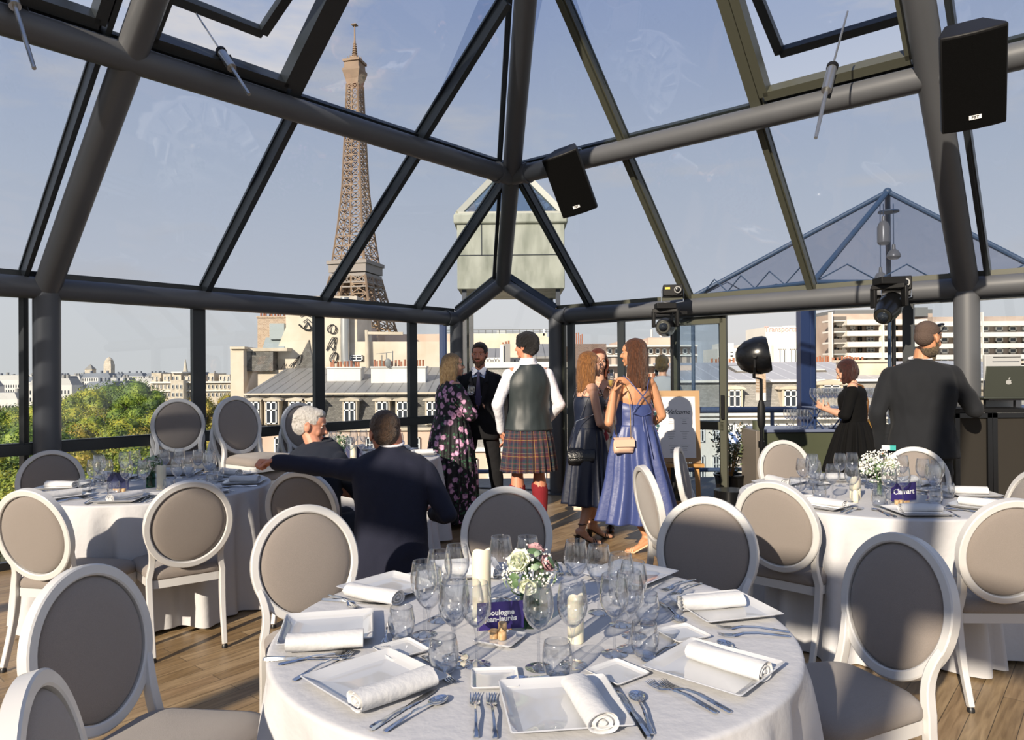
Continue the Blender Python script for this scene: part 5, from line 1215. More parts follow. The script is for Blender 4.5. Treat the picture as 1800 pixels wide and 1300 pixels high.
lg = [(L(-.09, .02, .46), L(-.16, .42, .45), L(-.15, .20, .10)), (L(.09, .02, .46), L(.15, .36, .12), L(.14, -.06, .12))]
for a, b, c in lg: limb(p.b, a, b, c, .06, .05, .036)
p.build(); mb = MB(); mb.ell(L(0, .02, .45), (.17, .14, .11), p.M())
for a, b, c in lg: mb.cap_(a, b, .088, .075, 16); mb.cap_(b, c, .075, .055, 16)
remesh(mb, 'trousers', M_navy, p.o, .008, 3, p.f0, .006, 9); shoes(p, [lg[0][2]], [p.y])
mb = MB(); mb.cap_(lg[1][2] + V((0, .0, -.02)), lg[1][2] - p.y * .07 - UP * .06, .04, .04, 12); mb.cap_(lg[1][2] - p.y * .05 - UP * .07, lg[1][2] - p.y * .02 - UP * .09, .04, .03, 12); remesh(mb, 'shoe', M_shoe, p.o, .006, 2, p.f0)
jacket(p, SP, ar, M_navy, disp=.010, seed=5)
mb = MB(); mb.tube([L(-.003 + .062 * math.cos(a_), .068 + .062 * math.sin(a_), 1.118 + .012 * math.sin(a_)) for a_ in [2 * PI * i / 24 for i in range(24)]], .008, 10, closed=True); p.part(mb, 'shirt_collar', M_shirt, 180)

# ---- 9 bearded man with sunglasses on his head, at the DJ desk
f_ = P(1622, 900, 5.44); p = Person((f_.x, f_.y, 0), 20, 'person in charcoal suit with shaved head, grey beard and sunglasses pushed up', 1.06); L = p.L; p.skin = SKT
torso(p, 1.12, lean=(.0, .03)); p.b.cap_(L(0, .03, 1.40), L(.02, .06, 1.54), .066, .06)
q, B = head(p, P(1632, 594, 5.42), 66, 14, 0, 'stubble', HSTUB, 1.04, .02)
ar = AR([(L(-.22, .02, 1.40), L(-.285, -.03, 1.12), L(-.25, .06, .86)), (L(.22, .02, 1.40), L(.33, .05, 1.14), L(.33, .30, 1.24))])
for i, (a, b, c) in enumerate(ar): limb(p.b, a, b, c, .046, .038, .028)
hand(p.b, ar[0][2], V((.25, 0, -1)), p.x, -1, .7, 1.05); hand(p.b, ar[1][2], p.y + UP * -.1, -UP, 1, .4, 1.05)
lg = [(L(sx * .1, 0, .92), L(sx * .12, .02, .50), L(sx * .13, -.03, .09)) for sx in (-1, 1)]
for a, b, c in lg: limb(p.b, a, b, c, .06, .05, .036)
p.build(); trousers(p, lg, suitm('charcoal_trousers', '202226'), 1.05); shoes(p, [c for _, _, c in lg], [p.y] * 2)
SP9 = [(z, cx, .03 * (z - .8), rx * 1.13, ry * 1.12) for z, cx, cy, rx, ry in SPEC_M[:-2]] + [(1.475, 0, .02, .095, .085), (1.495, 0, .03, .076, .072)]
jacket(p, SP9, ar, M_charc, (.074, .062, .048), disp=.011, seed=9)
mb = MB(); mb.tube([L(.0 + .072 * math.cos(a_), .035 + .07 * math.sin(a_), 1.497 + .012 * math.sin(a_)) for a_ in [2 * PI * i / 24 for i in range(24)]], .008, 10, closed=True); p.part(mb, 'shirt_collar', M_shirt, 180)
mb = MB()
for sx in (-1, 1):
    mb.tube([q(sx * .082, -.02, .02), q(sx * .083, .02, .06), q(sx * .066, .055, .098)], .004, 8)
    mb.ell(q(sx * .034, .058, .112), (.030, .010, .024), B @ Matrix.Rotation(R(-45), 3, 'X'), 16, 8)
mb.tube([q(-.02, .068, .11), q(.02, .068, .11)], .004, 8); p.part(mb, 'sunglasses', M_blackg, 40)
ph = P(1560, 786, 5.40); o = empty('cigarette_pack', ph, R(-15), label='small white and teal pack in the hand of the man in charcoal suit', cat='pack'); mb = MB(); mb.box((0, -.02, .0), (.085, .022, .035)); mb.build('box', mat('white_card', 'd8dada', .5), o, bevel=.002); mb = MB(); mb.box((.03, -.02, 0), (.04, .0235, .0365)); mb.build('band', mat('teal_print', '2f9a94', .5), o)

# ---- 10 woman in black on the terrace, looking at her phone
f_ = P(1502, 800, 7.6); p = Person((f_.x, f_.y, -.015), -58, 'person in black dress with dark-red bob, head bent over a phone at the terrace bar', .955); L = p.L
torso(p, .95, fem=True); p.b.cap_(L(0, 0, 1.40), L(0, .035, 1.52), .05, .045); q, B = head(p, L(0, .07, 1.575), -60, 24, 0, 'bob', hairm('dark_red', '4a2218', '24100c'), 1.05, female=True)
ar = AR([(L(-.17, 0, 1.385), L(-.22, .06, 1.10), L(-.08, .30, 1.17)), (L(.17, 0, 1.385), L(.22, .02, 1.10), L(.1, .26, 1.14))])
for i, (a, b, c) in enumerate(ar): limb(p.b, a, b, c, .042, .036, .025); hand(p.b, c, (c - b).normalized() + UP * .3, (p.x if i == 0 else -p.x) + UP * .3, (-1 if i == 0 else 1), .6, .95)
lg = [(L(sx * .085, 0, .92), L(sx * .09, .02, .5), L(sx * .09, .0, .10)) for sx in (-1, 1)]
for a, b, c in lg: limb(p.b, a, b, c, .06, .047, .032, bulge=.01); foot(p.b, p, c - UP * .02, p.y, .02)
p.build(); M_blk = mat('black_cotton', '070708', .9, spec=.2)
mb = MB(); mb.rings(rings_loft(p, smooth_spec([(.96, 0, 0, .165, .13), (1.06, 0, 0, .16, .125), (1.27, 0, .02, .175, .15), (1.37, 0, 0, .18, .115), (1.42, 0, .01, .12, .08)], 4), 40)); sleeves(mb, [(a, b, b.lerp(c, .12)) for a, b, c in ar], (.062, .05, .046)); remesh(mb, 'dress_bodice', M_blk, p.o, .008, 3, p.f0, .006, 9)
pleated(p, [(1.03, 0, 0, .165, .13), (.95, 0, 0, .2, .17), (.8, 0, 0, .26, .22), (.55, 0, 0, .34, .29), (.47, 0, 0, .35, .30)], M_blk, 'skirt', 18, .04, asym=1, seed=6); shoes(p, [c for _, _, c in lg], [p.y] * 2)
mb = MB(); mb.tube([L(.10, -.11, 1.0), L(.05, -.135, 1.25), L(-.03, -.09, 1.42), L(-.1, .0, 1.45)], .008, 8, sec=rect_sec(2.2, .5)); p.part(mb, 'bag_strap', mat('brown_leather', '6e4a28', .5))
mb = MB(); mb.ell(L(.12, -.19, .95), (.11, .08, .15), p.M()); remesh(mb, 'backpack', mat('gold_brown_leather', '8a6a36', .35, bump=.4, bscale=30), p.o, .009, 2, p.f0, .01, 12)
o = empty('mobile_phone', L(.0, .40, 1.24), -R(-58), label='dark phone held out by the woman in black', cat='phone'); o.rotation_euler = (R(-40), 0, R(58)); mb = MB(); mb.box((0, 0, 0), (.075, .008, .15)); mb.build('case', M_blackg, o, bevel=.003)

# ---- 11 woman on the terrace behind the easel, back to the glass
f_ = P(1166, 800, 9.1); p = Person((f_.x, f_.y, -.015), 12, 'person in pale grey shirt with brown hair, back turned, outside behind the easel', .99); L = p.L
torso(p, 1.0); p.b.cap_(L(0, 0, 1.40), L(0, .015, 1.55), .05, .046); head(p, L(0, .02, 1.62), 30, 6, 0, 'bun', hairm('olive_brown', '6b5a34', '3d331e'), 1.02, eyes=False)
ar = AR([(L(sx * .18, 0, 1.39), L(sx * .24, .06, 1.12), L(sx * .12, .25, 1.05)) for sx in (-1, 1)])
for (a, b, c), sx in zip(ar, (-1, 1)): limb(p.b, a, b, c, .042, .036, .025); hand(p.b, c, (c - b).normalized(), -p.x * sx, -sx, .5)
lg = [(L(sx * .085, 0, .92), L(sx * .09, .02, .5), L(sx * .09, .0, .10)) for sx in (-1, 1)]
for a, b, c in lg: limb(p.b, a, b, c, .06, .047, .032)
p.build(); trousers(p, lg, M_suit, .95); shoes(p, [c for _, _, c in lg], [p.y] * 2)
jacket(p, [(.90, 0, .0, .185, .14), (1.0, 0, 0, .178, .135), (1.28, 0, 0, .19, .135), (1.38, 0, 0, .185, .12), (1.44, 0, -.01, .14, .09), (1.48, 0, -.01, .075, .07)], ar, mat('pale_grey_shirt', '9aa0a6', .8), (.062, .052, .042), name='shirt')
# ================================================================== EQUIPMENT IN THE ROOM
def speaker(c, head_, pitch, roll, label, hang, pn):
    B = Matrix.Rotation(-R(head_), 3, 'Z') @ Matrix.Rotation(-R(pitch), 3, 'X') @ Matrix.Rotation(R(roll), 3, 'Y'); c = V(c)
    o = empty('loudspeaker', c, label=label, cat='loudspeaker', group='loudspeakers hung from the roof tubes')
    w, d, h = .34, .30, .57
    pl = [(-w / 2, d / 2), (-w / 4, d / 2 + .022), (0, d / 2 + .03), (w / 4, d / 2 + .022), (w / 2, d / 2), (w / 2, d / 2 - .05), (w * .3, -d / 2), (-w * .3, -d / 2), (-w / 2, d / 2 - .05)]
    mb = MB(); mb.prism(pl[::-1], h, B, c + B @ V((0, 0, -h / 2))); ob = mb.build('cabinet', M_black, o, off=c, smooth=30, bevel=.008); fix_normals(ob.data)
    mb = MB(); rs = []
    for x, y in pl[:5]: rs.append([c + B @ V((x * .95, y + .004, z)) for z in (-h * .47, h * .47)] + [c + B @ V((x * .95, y + .009, z)) for z in (h * .47, -h * .47)])
    mb.rings(rs); ob = mb.build('grille', M_grille, o, off=c, smooth=40); fix_normals(ob.data)
    mb = MB(); mb.box(c + B @ V((0, d / 2 + .041, -h * .36)), (.065, .004, .024), B); bd = mb.build('badge', M_print, o, off=c, smooth=0)
    text_part('FBT', .024, bd, M_black, Matrix.Translation(-c) @ Matrix.Translation(c + B @ V((0, d / 2 + .0435, -h * .36))) @ B.to_4x4() @ Matrix.Rotation(PI, 4, 'Z') @ Matrix.Rotation(PI / 2, 4, 'X'), bold=.0006)
    mb = MB(); a = c + B @ V((0, -d / 2, .02)); hg = V(hang); mb.beam(a, a + (hg - a) * .8, .05, .012); mb.beam(c + B @ V((-w * .42, 0, .1)), a, .03, .01); mb.beam(c + B @ V((w * .42, 0, .1)), a, .03, .01)
    mb.build('bracket', M_black, o, off=c); ax_ = V(pn).normalized(); x1 = ax_.orthogonal().normalized(); x2 = ax_.cross(x1)
    mb = MB(); mb.tube([hg + (x1 * math.cos(t) + x2 * math.sin(t)) * .103 for t in [2 * PI * i / 28 for i in range(28)]], .011, 8, closed=True); mb.cyl(hg + (a - hg).normalized() * .09, hg + (a - hg).normalized() * .14, .018); mb.build('clamp', M_silver, o, off=c); return o
speaker(P(1006, 316, 6.72), 196, 30, 14, 'black loudspeaker hung beside the central roof node', onR(4.07, ZP), VX)
speaker(P(1703, 132, 4.42), 201, 33, 6, 'large black loudspeaker at top right, under sunlit roof tube', onR(.70, ZP), VX)
def pole_stand(x, y, h, o, r=.017, leg=.34, lz=.55):
    c = V((x, y, 0)); mb = MB(); mb.cyl(c + UP * .12, c + UP * h * .6, r * 1.25); mb.cyl(c + UP * h * .58, c + UP * h, r); mb.cyl(c + UP * (h * .57), c + UP * (h * .57 + .06), r * 1.9); mb.build('pole', M_blackg, o, off=o.location)
    for k in range(3):
        a = R(20 + 120 * k); e = c + V((math.cos(a) * leg, math.sin(a) * leg, .02)); mb = MB(); mb.beam(c + UP * lz, e, .018, .022); mb.beam(c + UP * .16, c.lerp(e, .55) + UP * .27 * (1 - .55) * 1.0 - UP * .0, .012, .012); mb.cap_(e - V((0, 0, 0)), e + V((math.cos(a), math.sin(a), 0)) * .02, .018, .018, 8); mb.build('leg', M_black, o, off=o.location)
def light_tower(px, d, zt, label, hd1, heads):
    q = P(px, 600, d); o = empty('stage_light_stand', (q.x, q.y, 0), label=label, cat='light stand', group='stage light stands'); pole_stand(q.x, q.y, zt, o)
    c = V((q.x, q.y, zt)); mb = MB(); mb.beam(c + V((-.16, 0, 0)), c + V((.16, 0, 0)), .03, .03); mb.build('crossbar', M_black, o, off=o.location); return o, c
def effect_box(c, head_, label, w=.20, h=.115, d=.24, marks=True):
    B = Matrix.Rotation(-R(head_), 3, 'Z'); c = V(c); o = empty('effect_light', c, label=label, cat='stage light'); mb = MB(); mb.box(c, (w, d, h), B); mb.build('housing', M_black, o, off=c, bevel=.008)
    mb = MB(); mb.cyl(c + B @ V((-.045, d / 2 - .005, .0)), c + B @ V((-.045, d / 2 + .03, .0)), .036); mb.build('lens_ring', mat('grey_ring', '9a9a98', .3, .6), o, off=c)
    mb = MB(); mb.ell(c + B @ V((-.045, d / 2 + .028, 0)), (.026, .008, .026), B); mb.build('lens', M_blackg, o, off=c, smooth=180)
    if marks: mb = MB(); mb.box(c + B @ V((.055, d / 2 + .0015, .02)), (.05, .003, .022), B); mb.build('yellow_label', mat('yellow_label', 'd8c24a', .5), o, off=c, smooth=0)
    mb = MB()
    for sx in (-1, 1): mb.tube([c + B @ V((sx * (w / 2 + .012), 0, .02)), c + B @ V((sx * (w / 2 + .012), 0, -h / 2 - .05)), c + B @ V((sx * .02, 0, -h / 2 - .065))], .007, 8)
    mb.build('yoke', M_silver, o, off=c); return o
def moving_head(c, aim, label):
    c = V(c); aim = V(aim).normalized(); o = empty('moving_head_light', c, label=label, cat='stage light', group='moving head lights'); s = aim.cross(UP).normalized()
    mb = MB(); mb.tube([c - aim * .14, c - aim * .12, c - aim * .02, c + aim * .06, c + aim * .15, c + aim * .17], [.04, .085, .10, .095, .075, .072], 20); ob = mb.build('head', M_blackg, o, off=c, smooth=40)
    mb = MB(); mb.tube([c + aim * .165, c + aim * .178], [.068, .064], 20); mb.build('lens_ring', mat('dark_ring', '55554f', .25, .8), o, off=c); mb = MB(); mb.ell(c + aim * .176, .045); mb.build('lens', mat('lens_glass', '20252c', .05), o, off=c, smooth=180)
    mb = MB()
    for k in (-1, 1): mb.beam(c + s * .12 * k, c + s * .12 * k + UP * .17, .03, .07)
    mb.beam(c - s * .13 + UP * .17, c + s * .13 + UP * .17, .07, .04); mb.box(c + UP * .215, (.2, .16, .06)); mb.build('yoke', M_black, o, off=c, bevel=.006); return o
o, c = light_tower(1181, 7.62, 2.12, 'black light stand behind the easel, pole against the sliding doors', 200, 0)
effect_box(c + V((.0, -.05, .22)), 190, 'projector box on top of the stand behind the easel'); moving_head(c + V((-.10, -.16, -.16)), V((-.35, -1, -.05)), 'camera-like moving light below the projector box, behind the easel')
o, c = light_tower(1571, 6.15, 2.12, 'black light stand left of the man in charcoal suit', 200, 0)
effect_box(c + V((.0, -.05, .10)), 200, 'projector box on top of the stand left of the bearded man'); moving_head(c + V((-.12, -.16, -.10)), V((-.7, -.7, -.55)), 'barrel-shaped moving light aimed down-left, left of the bearded man')
# studio dome light
q = P(1338, 700, 6.5); o = empty('studio_light', (q.x, q.y, 0), label='black dome-shaped studio light on a stand in the open doorway', cat='studio light'); pole_stand(q.x, q.y, 1.43, o, .015)
mb = MB(); mb.tube([q * 1 + UP * (z_ - q.z) for z_ in (.98, 1.02, 1.10, 1.18, 1.24)], [.018, .033, .036, .034, .02], 14); mb.build('grip', M_black, o, off=o.location)
dc = P(1325, 626, 6.45); ax_ = V((.85, -.25, .15)).normalized(); x1 = ax_.orthogonal().normalized()
mb = MB(); prof = [(.012, -.155), (.05, -.15), (.10, -.125), (.145, -.06), (.168, .03), (.165, .10), (.15, .13), (.14, .125), (.13, .03), (.01, -.02)]
Mz = Matrix((x1, ax_.cross(x1), ax_)).transposed(); mb.lathe(prof, 40, dc, Mz); mb.build('dome', M_blackg, o, off=o.location, smooth=60)
s_ = V((0, 0, 1)).cross(ax_).normalized()
for k in (-1, 1):
    mb = MB(); mb.tube([dc + s_ * .165 * k + UP * .0, dc + s_ * .172 * k - UP * .10, dc + s_ * .11 * k - UP * .19, V((q.x, q.y, 1.43))], .009, 8, sec=rect_sec(1.8, .9)); mb.build('yoke', M_black, o, off=o.location)
    mb = MB(); mb.cyl(dc + s_ * .15 * k, dc + s_ * .195 * k, .018); mb.build('knob', M_black, o, off=o.location)
# easel with welcome board
ec = P(1180, 750, 7.15); e0 = empty('easel', (ec.x, ec.y, 0), label='pale wooden easel by the sliding doors', cat='easel'); fE = hd(186); xE = V((-fE.y, fE.x, 0)).normalized()
if xE.x < 0: xE = -xE
def eo(x, y, z): return V((ec.x, ec.y, 0)) + xE * x + fE * y + UP * z
for sx in (-1, 1): mb = MB(); mb.beam(eo(sx * .26, .12, 0), eo(sx * .20, -.02, 1.28), .045, .025, fE); mb.build('leg', M_wood, e0, off=e0.location, bevel=.003)
mb = MB(); mb.beam(eo(0, -.45, 0), eo(0, -.04, 1.27), .045, .025, fE); mb.build('leg', M_wood, e0, off=e0.location)
mb = MB(); mb.beam(eo(-.30, .085, .59), eo(.30, .085, .59), .06, .035); mb.build('tray', M_wood, e0, off=e0.location, bevel=.003); mb = MB(); mb.beam(eo(-.25, .10, .22), eo(.25, .10, .22), .03, .05); mb.build('crossbar', M_wood, e0, off=e0.location)
w0 = empty('welcome_board', eo(0, .1, .62), label='framed white Welcome sheet with flower border, standing on the easel', cat='sign'); tb = R(7)
Mb = Matrix.Translation(V((0, 0, 0))) @ Matrix((xE, -fE * math.cos(0), UP)).transposed().to_4x4(); Mb = Matrix((V((*xE, 0)), V((*(-fE), 0)), V((0, 0, 1, 0)), V((0, 0, 0, 1)))).transposed() @ Matrix.Rotation(-tb, 4, 'X')
def wb_(x, z, y=0): return (Mb @ V((x, y, z, 1)).to_4d()).xyz if False else (Mb @ V((x, y, z)))
mb = MB(); mb.add([wb_(x, z, y) for x, z, y in ((-.27, 0, 0), (.27, 0, 0), (.27, .70, 0), (-.27, .70, 0), (-.27, 0, .02), (.27, 0, .02), (.27, .70, .02), (-.27, .70, .02))], [(0, 1, 2, 3), (7, 6, 5, 4), (0, 4, 5, 1), (1, 5, 6, 2), (2, 6, 7, 3), (3, 7, 4, 0)]); mb.build('frame', mat('kraft_board', 'a98a66', .8), w0, smooth=0)
mb = MB(); mb.add([wb_(x, z, -.003) for x, z in ((-.225, .045), (.225, .045), (.225, .64), (-.225, .64))], [(0, 1, 2, 3)]); sh = mb.build('sheet', mat('white_paper', 'e4e4e4', .8), w0, smooth=0)
TM = lambda x, z: Mb @ Matrix.Translation((x, -.005, z)) @ Matrix.Rotation(PI / 2, 4, 'X')
M_ink2 = mat('dark_print', '2b2b30', .7); M_ink3 = mat('grey_print', '8d8d90', .7)
text_part('Welcome', .062, w0, M_ink2, TM(.05, .49), shear=.35)
mb = MB(); rr = random.Random(4)
for cx_, z_, n_ in ((-.01, .43, 1), (.12, .43, 1), (-.01, .30, 2), (.12, .30, 2), (.01, .16, 2), (.12, .17, 1)):
    for k in range(n_ + 3):
        w_ = rr.uniform(.03, .07) if k else .085; zz = z_ - k * .017; mb.quad(*[wb_(cx_ + sx * w_ / 2, zz + sz * .0022, -.0045) for sx, sz in ((-1, -1), (1, -1), (1, 1), (-1, 1))])
mb.build('small_print', M_ink3, w0, smooth=0)
for nm, m_, n_, s_ in (('leaf_print', mat('teal_leaf_print', '2f5a5c', .7), 34, .022), ('flower_print', mat('plum_flower_print', '6b3560', .7), 9, .022), ('pink_print', mat('pink_flower_print', 'c78a92', .7), 6, .018)):
    mb = MB()
    for k in range(n_):
        x_, z_ = -.175 + rr.uniform(-.03, .045), rr.uniform(.09, .56); a_ = rr.uniform(0, 6); r1_, r2_ = s_ * rr.uniform(.6, 1.1), s_ * rr.uniform(.35, .8)
        b0 = [wb_(x_ + r1_ * math.cos(t) * math.cos(a_) - r2_ * math.sin(t) * math.sin(a_), z_ + r1_ * math.cos(t) * math.sin(a_) + r2_ * math.sin(t) * math.cos(a_), -.0042 - .0001 * k) for t in [2 * PI * i / 10 for i in range(10)]]; mb.add(b0, [tuple(range(10))])
    mb.build(nm, m_, w0, smooth=0)
# DJ desk
dk = empty('dj_desk', P(1745, 720, 5.5).xy.to_3d(), label='black DJ desk with dark fabric front panels at right edge', cat='desk'); d0 = 5.64; zt_ = 1.195
xa, xb_ = P(1676, 700, d0).x, P(1822, 700, d0).x
mb = MB(); mb.box(((xa + xb_) / 2, d0 + .2, zt_ - .015), (xb_ - xa, .42, .03)); mb.build('worktop', M_black, dk, off=dk.location, bevel=.004)
xm = P(1742, 700, d0).x; M_fab = mat('dark_brown_speaker_cloth', '2d2923', .95, bump=.4, bscale=700, var=.3, vscale=300)
for a_, b2 in ((xa, xm), (xm, xb_)):
    mb = MB()
    for x_ in (a_ + .02, b2 - .02): mb.beam((x_, d0, 0), (x_, d0, zt_ - .03), .036, .036, (0, 1, 0))
    mb.beam((a_, d0, .02), (b2, d0, .02), .036, .036); mb.beam((a_, d0, zt_ - .05), (b2, d0, zt_ - .05), .036, .036); mb.build('panel_frame', M_blackg, dk, off=dk.location, smooth=0)
    mb = MB(); mb.box(((a_ + b2) / 2, d0 + .008, (zt_) / 2), (b2 - a_ - .07, .01, zt_ - .08)); mb.build('front_panel', M_fab, dk, off=dk.location, smooth=0)
lt = P(1772, 704, 5.72); lap = empty('laptop', lt, label='open dark grey laptop with apple-shaped emblem on its lid, on DJ desk', cat='laptop'); M_lap = mat('space_grey_aluminium', '4e524a', .4, .6)
mb = MB(); mb.box((lt.x, lt.y + .12, 1.275), (.37, .24, .014)); mb.build('keyboard_base', M_lap, lap, off=lt, bevel=.004)
mb = MB(); Bl = Matrix.Rotation(R(8), 3, 'X'); mb.box(V((lt.x, lt.y - .005, 1.40)), (.37, .008, .255), Bl); ld = mb.build('lid', M_lap, lap, off=lt, bevel=.003)
ap = []
for i in range(40):
    t = 2 * PI * i / 40; r_ = .021 * (1 + .10 * math.cos(2 * t) * 1 - .12 * math.exp(-((math.sin(t) - 1) ** 2) * 14) - .07 * math.exp(-((math.sin(t) + 1) ** 2) * 20)); x_, y_ = r_ * math.cos(t), r_ * math.sin(t) * 1.06
    dd = math.hypot(x_ - .026, y_ - .004)
    if dd < .011: k = .011 / max(dd, 1e-6); x_, y_ = .026 + (x_ - .026) * k, .004 + (y_ - .004) * k
    ap.append((x_, y_))
Me = Bl @ Matrix.Rotation(PI / 2, 3, 'X'); mb = MB(); mb.prism(ap, .001, Me, V((lt.x + .0, lt.y - .0105, 1.40))); mb.prism([(.002 + .005 * math.cos(t) + .004 * math.sin(t), .030 + .009 * math.sin(t)) for t in [2 * PI * i / 10 for i in range(10)]], .001, Me, V((lt.x, lt.y - .0105, 1.40))); ob = mb.build('emblem', mat('silver_emblem', 'c6c8c6', .3, .5), ld, off=lt, smooth=0); fix_normals(ob.data)
mb = MB(); mb.box((lt.x, lt.y + .1, 1.262), (.30, .2, .012)); [mb.beam((lt.x + sx * .12, lt.y + .1, zt_), (lt.x + sx * .12, lt.y + .1, 1.26), .012, .012) for sx in (-1, 1)]
o = empty('laptop_stand', (lt.x, lt.y + .1, zt_), label='small black stand raising the laptop above the DJ desk', cat='stand'); mb.build('frame', M_black, o, off=(lt.x, lt.y + .1, zt_), smooth=0)
gp = P(1790, 632, 5.72); o = empty('equipment_case', (gp.x, gp.y, 1.20), label='light grey case showing above the laptop lid at right edge', cat='case'); mb = MB(); mb.box((gp.x + .02, 6.02 - .08, 1.40), (.30, .03, .44)); mb.build('shell', mat('light_grey_plastic', 'a9abac', .5), o, off=(gp.x, gp.y, 1.20), bevel=.006); mb = MB(); mb.box((gp.x, 5.852, 1.60), (.22, .003, .006)); mb.build('seam', M_black, o, off=(gp.x, gp.y, 1.20), smooth=0)

# ================================================================== TERRACE
M_green = mat('dark_green_panel', '454a38', .5, var=.1, vscale=4); M_bluep = mat('navy_painted_steel', '22355c', .45); M_zincb = mat('blue_grey_paint', '5a6680', .5)
xb0, xb1, yb = P(1338, 760, 8.05).x, P(1640, 760, 8.05).x, 8.05; zb = .85
o = empty('terrace_bar', ((xb0 + xb1) / 2, yb + .3, -.015), label='long dark green bar counter standing on the terrace', cat='bar counter'); lo = o.location.copy()
mb = MB(); mb.box(((xb0 + xb1) / 2, yb + .3, (zb - .05) / 2), (xb1 - xb0, .56, zb - .02)); mb.build('counter_body', M_green, o, off=lo, bevel=.01); mb = MB(); mb.box(((xb0 + xb1) / 2, yb + .3, zb - .015), (xb1 - xb0 + .03, .62, .03)); mb.build('counter_top', mat('blue_grey_worktop', '69728a', .3), o, off=lo, bevel=.004)
q = P(1333, 760, 7.95); tag(tube_part('terrace_post', V((q.x, q.y, -.015)), V((q.x, q.y, .96)), .062, None, M_green), 'short dark green post at the left end of the terrace bar', 'post')
q = P(1320, 800, 7.9); mb = MB(); mb.box((q.x, q.y, .43), (.05, .5, .88)); tag(mb.build('side_screen', mat('grey_brown_metal', '6d665e', .4), bevel=.004), 'narrow grey screen panel left of the terrace bar', 'screen')
# glasses and trivets on the bar
gi = 0
def bar_glass(x, y, z, up=True, lab='', grp='glasses stacked on the terrace bar'):
    o = copy_tree(wg0); o.location = (x, y, z); o.rotation_euler = (0 if up else PI, 0, 0); tag(o, lab, 'glass', grp); return o
for r_ in range(3):
    for k in range(4): bar_glass(P(1395 + k * 12.3, 740, 8.2).x, 8.2 + r_ * .1, zb + .001, True, 'stem glass of the loose group at left end of the glassware on the terrace bar')
for r_ in range(3):
    for k in range(11): bar_glass(P(1446 + k * 12.4, 740, 8.3).x, 8.22 + r_ * .11, zb + .012, True, 'stem glass in the bottom tier of the glassware stack on the terrace bar')
    for k in range(11): bar_glass(P(1440 + k * 12.4, 740, 8.3).x, 8.24 + r_ * .11, zb + .24, True, 'stem glass in the upper tier of the glassware stack on the terrace bar')
for z_, w_ in ((zb + .001, 'under the bottom tier'), (zb + .228, 'between the two tiers')):
    a_, b2 = P(1428, 740, 8.2).x, P(1575, 740, 8.3).x; mb = MB(); mb.box(((a_ + b2) / 2, 8.33, z_ + .005), (b2 - a_, .34, .01)); tag(mb.build('glass_tray', M_zincb, smooth=0), 'blue-grey tray %s of stacked glasses on the terrace bar' % w_, 'tray', 'trays on the terrace bar')
for k, px in enumerate((1432, 1478)):
    c = P(px, 752, 8.1); o = empty('folding_trestle', (c.x, c.y, zb), label='%s small blue folding stand before the glasses on the terrace bar' % ('left' if k == 0 else 'right'), cat='stand'); mb = MB()
    for sx in (-1, 1): mb.beam((c.x - sx * .10, c.y, zb), (c.x + sx * .06, c.y, zb + .20), .012, .012)
    mb.beam((c.x, c.y, zb), (c.x, c.y, zb + .22), .018, .012); mb.build('legs', M_bluep, o, off=(c.x, c.y, zb), smooth=0)
# railing, posts
rl = empty('terrace_railing', (2, 10.35, -.015), label='blue-grey tube railing along the far edge of the terrace', cat='railing'); lo = rl.location.copy()
for z_, r_ in ((.95, .045), (.10, .03)): mb = MB(); mb.cyl((-.7, 10.35, z_), (8.4, 10.35, z_), r_); mb.build('rail', M_zincb, rl, off=lo)
for px in (780, 1357, 1480, 1600, 1720): x_ = P(px, 700, 10.35).x; mb = MB(); mb.cyl((x_, 10.35, -.015), (x_, 10.35, .95), .028); mb.build('post', M_zincb, rl, off=lo)
for px, w_, lab in ((1416, .20, 'navy steel post rising behind the terrace bar'), (779, .10, 'slim navy post outside the corner of glass room')):
    x_ = P(px, 600, 10.1).x; mb = MB(); mb.box((x_, 10.1, 1.2), (w_, w_ * .8, 2.42)); mb.box((x_ + w_ * .28, 10.1 - w_ * .42, 1.2), (w_ * .25, .01, 2.4)); tag(mb.build('terrace_post', M_bluep, smooth=0, bevel=.006), lab, 'post')
def shrub(px, py, d, h, r, label, pot=True, seed=0, zb=None):
    rr = random.Random(seed); q = P(px, py, d); c = V((q.x, q.y, -.015)); o = empty('potted_shrub', c, label=label, cat='plant')
    if pot: mb = MB(); mb.lathe([(.001, 0), (.13, 0), (.17, .33), (.185, .34), (.185, .36), (.16, .36), (.15, .32), (.001, .32)], 28); mb.build('pot', M_blackg, o)
    mb = MB(); lf = MB()
    for k in range(16):
        a = rr.uniform(0, 2 * PI); tip = V((math.cos(a) * r * rr.uniform(.2, 1), math.sin(a) * r * rr.uniform(.2, 1), h * rr.uniform(.6, 1))); pts = [V((0, 0, .3)), V((tip.x * .35, tip.y * .35, tip.z * .6)), tip]; mb.tube(pts, [.008, .005, .002], 5)
        for j in range(34):
            t = rr.uniform(.35, 1); p_ = pts[1].lerp(pts[2], (t - .35) / .65) + V((rr.gauss(0, .03), rr.gauss(0, .03), rr.gauss(0, .03))); d1 = V((rr.gauss(0, 1), rr.gauss(0, 1), rr.gauss(.3, 1))).normalized(); d2 = d1.orthogonal().normalized() * .010; L_ = rr.uniform(.04, .07); lf.add([p_, p_ + d1 * L_ * .5 + d2, p_ + d1 * L_, p_ + d1 * L_ * .5 - d2], [(0, 1, 2, 3)])
    mb.build('stems', M_wood, o); lf.build('leaves', mat('dark_olive_leaf', '3c4a30', .5, c2='66704a', vscale=20), o, smooth=180); return o
shrub(1283, 760, 8.2, .98, .22, 'potted olive-leaved shrub just outside the sliding doors', seed=1); shrub(1062, 700, 9.6, 1.62, .28, 'tall potted shrub outside, behind the three women', seed=2)
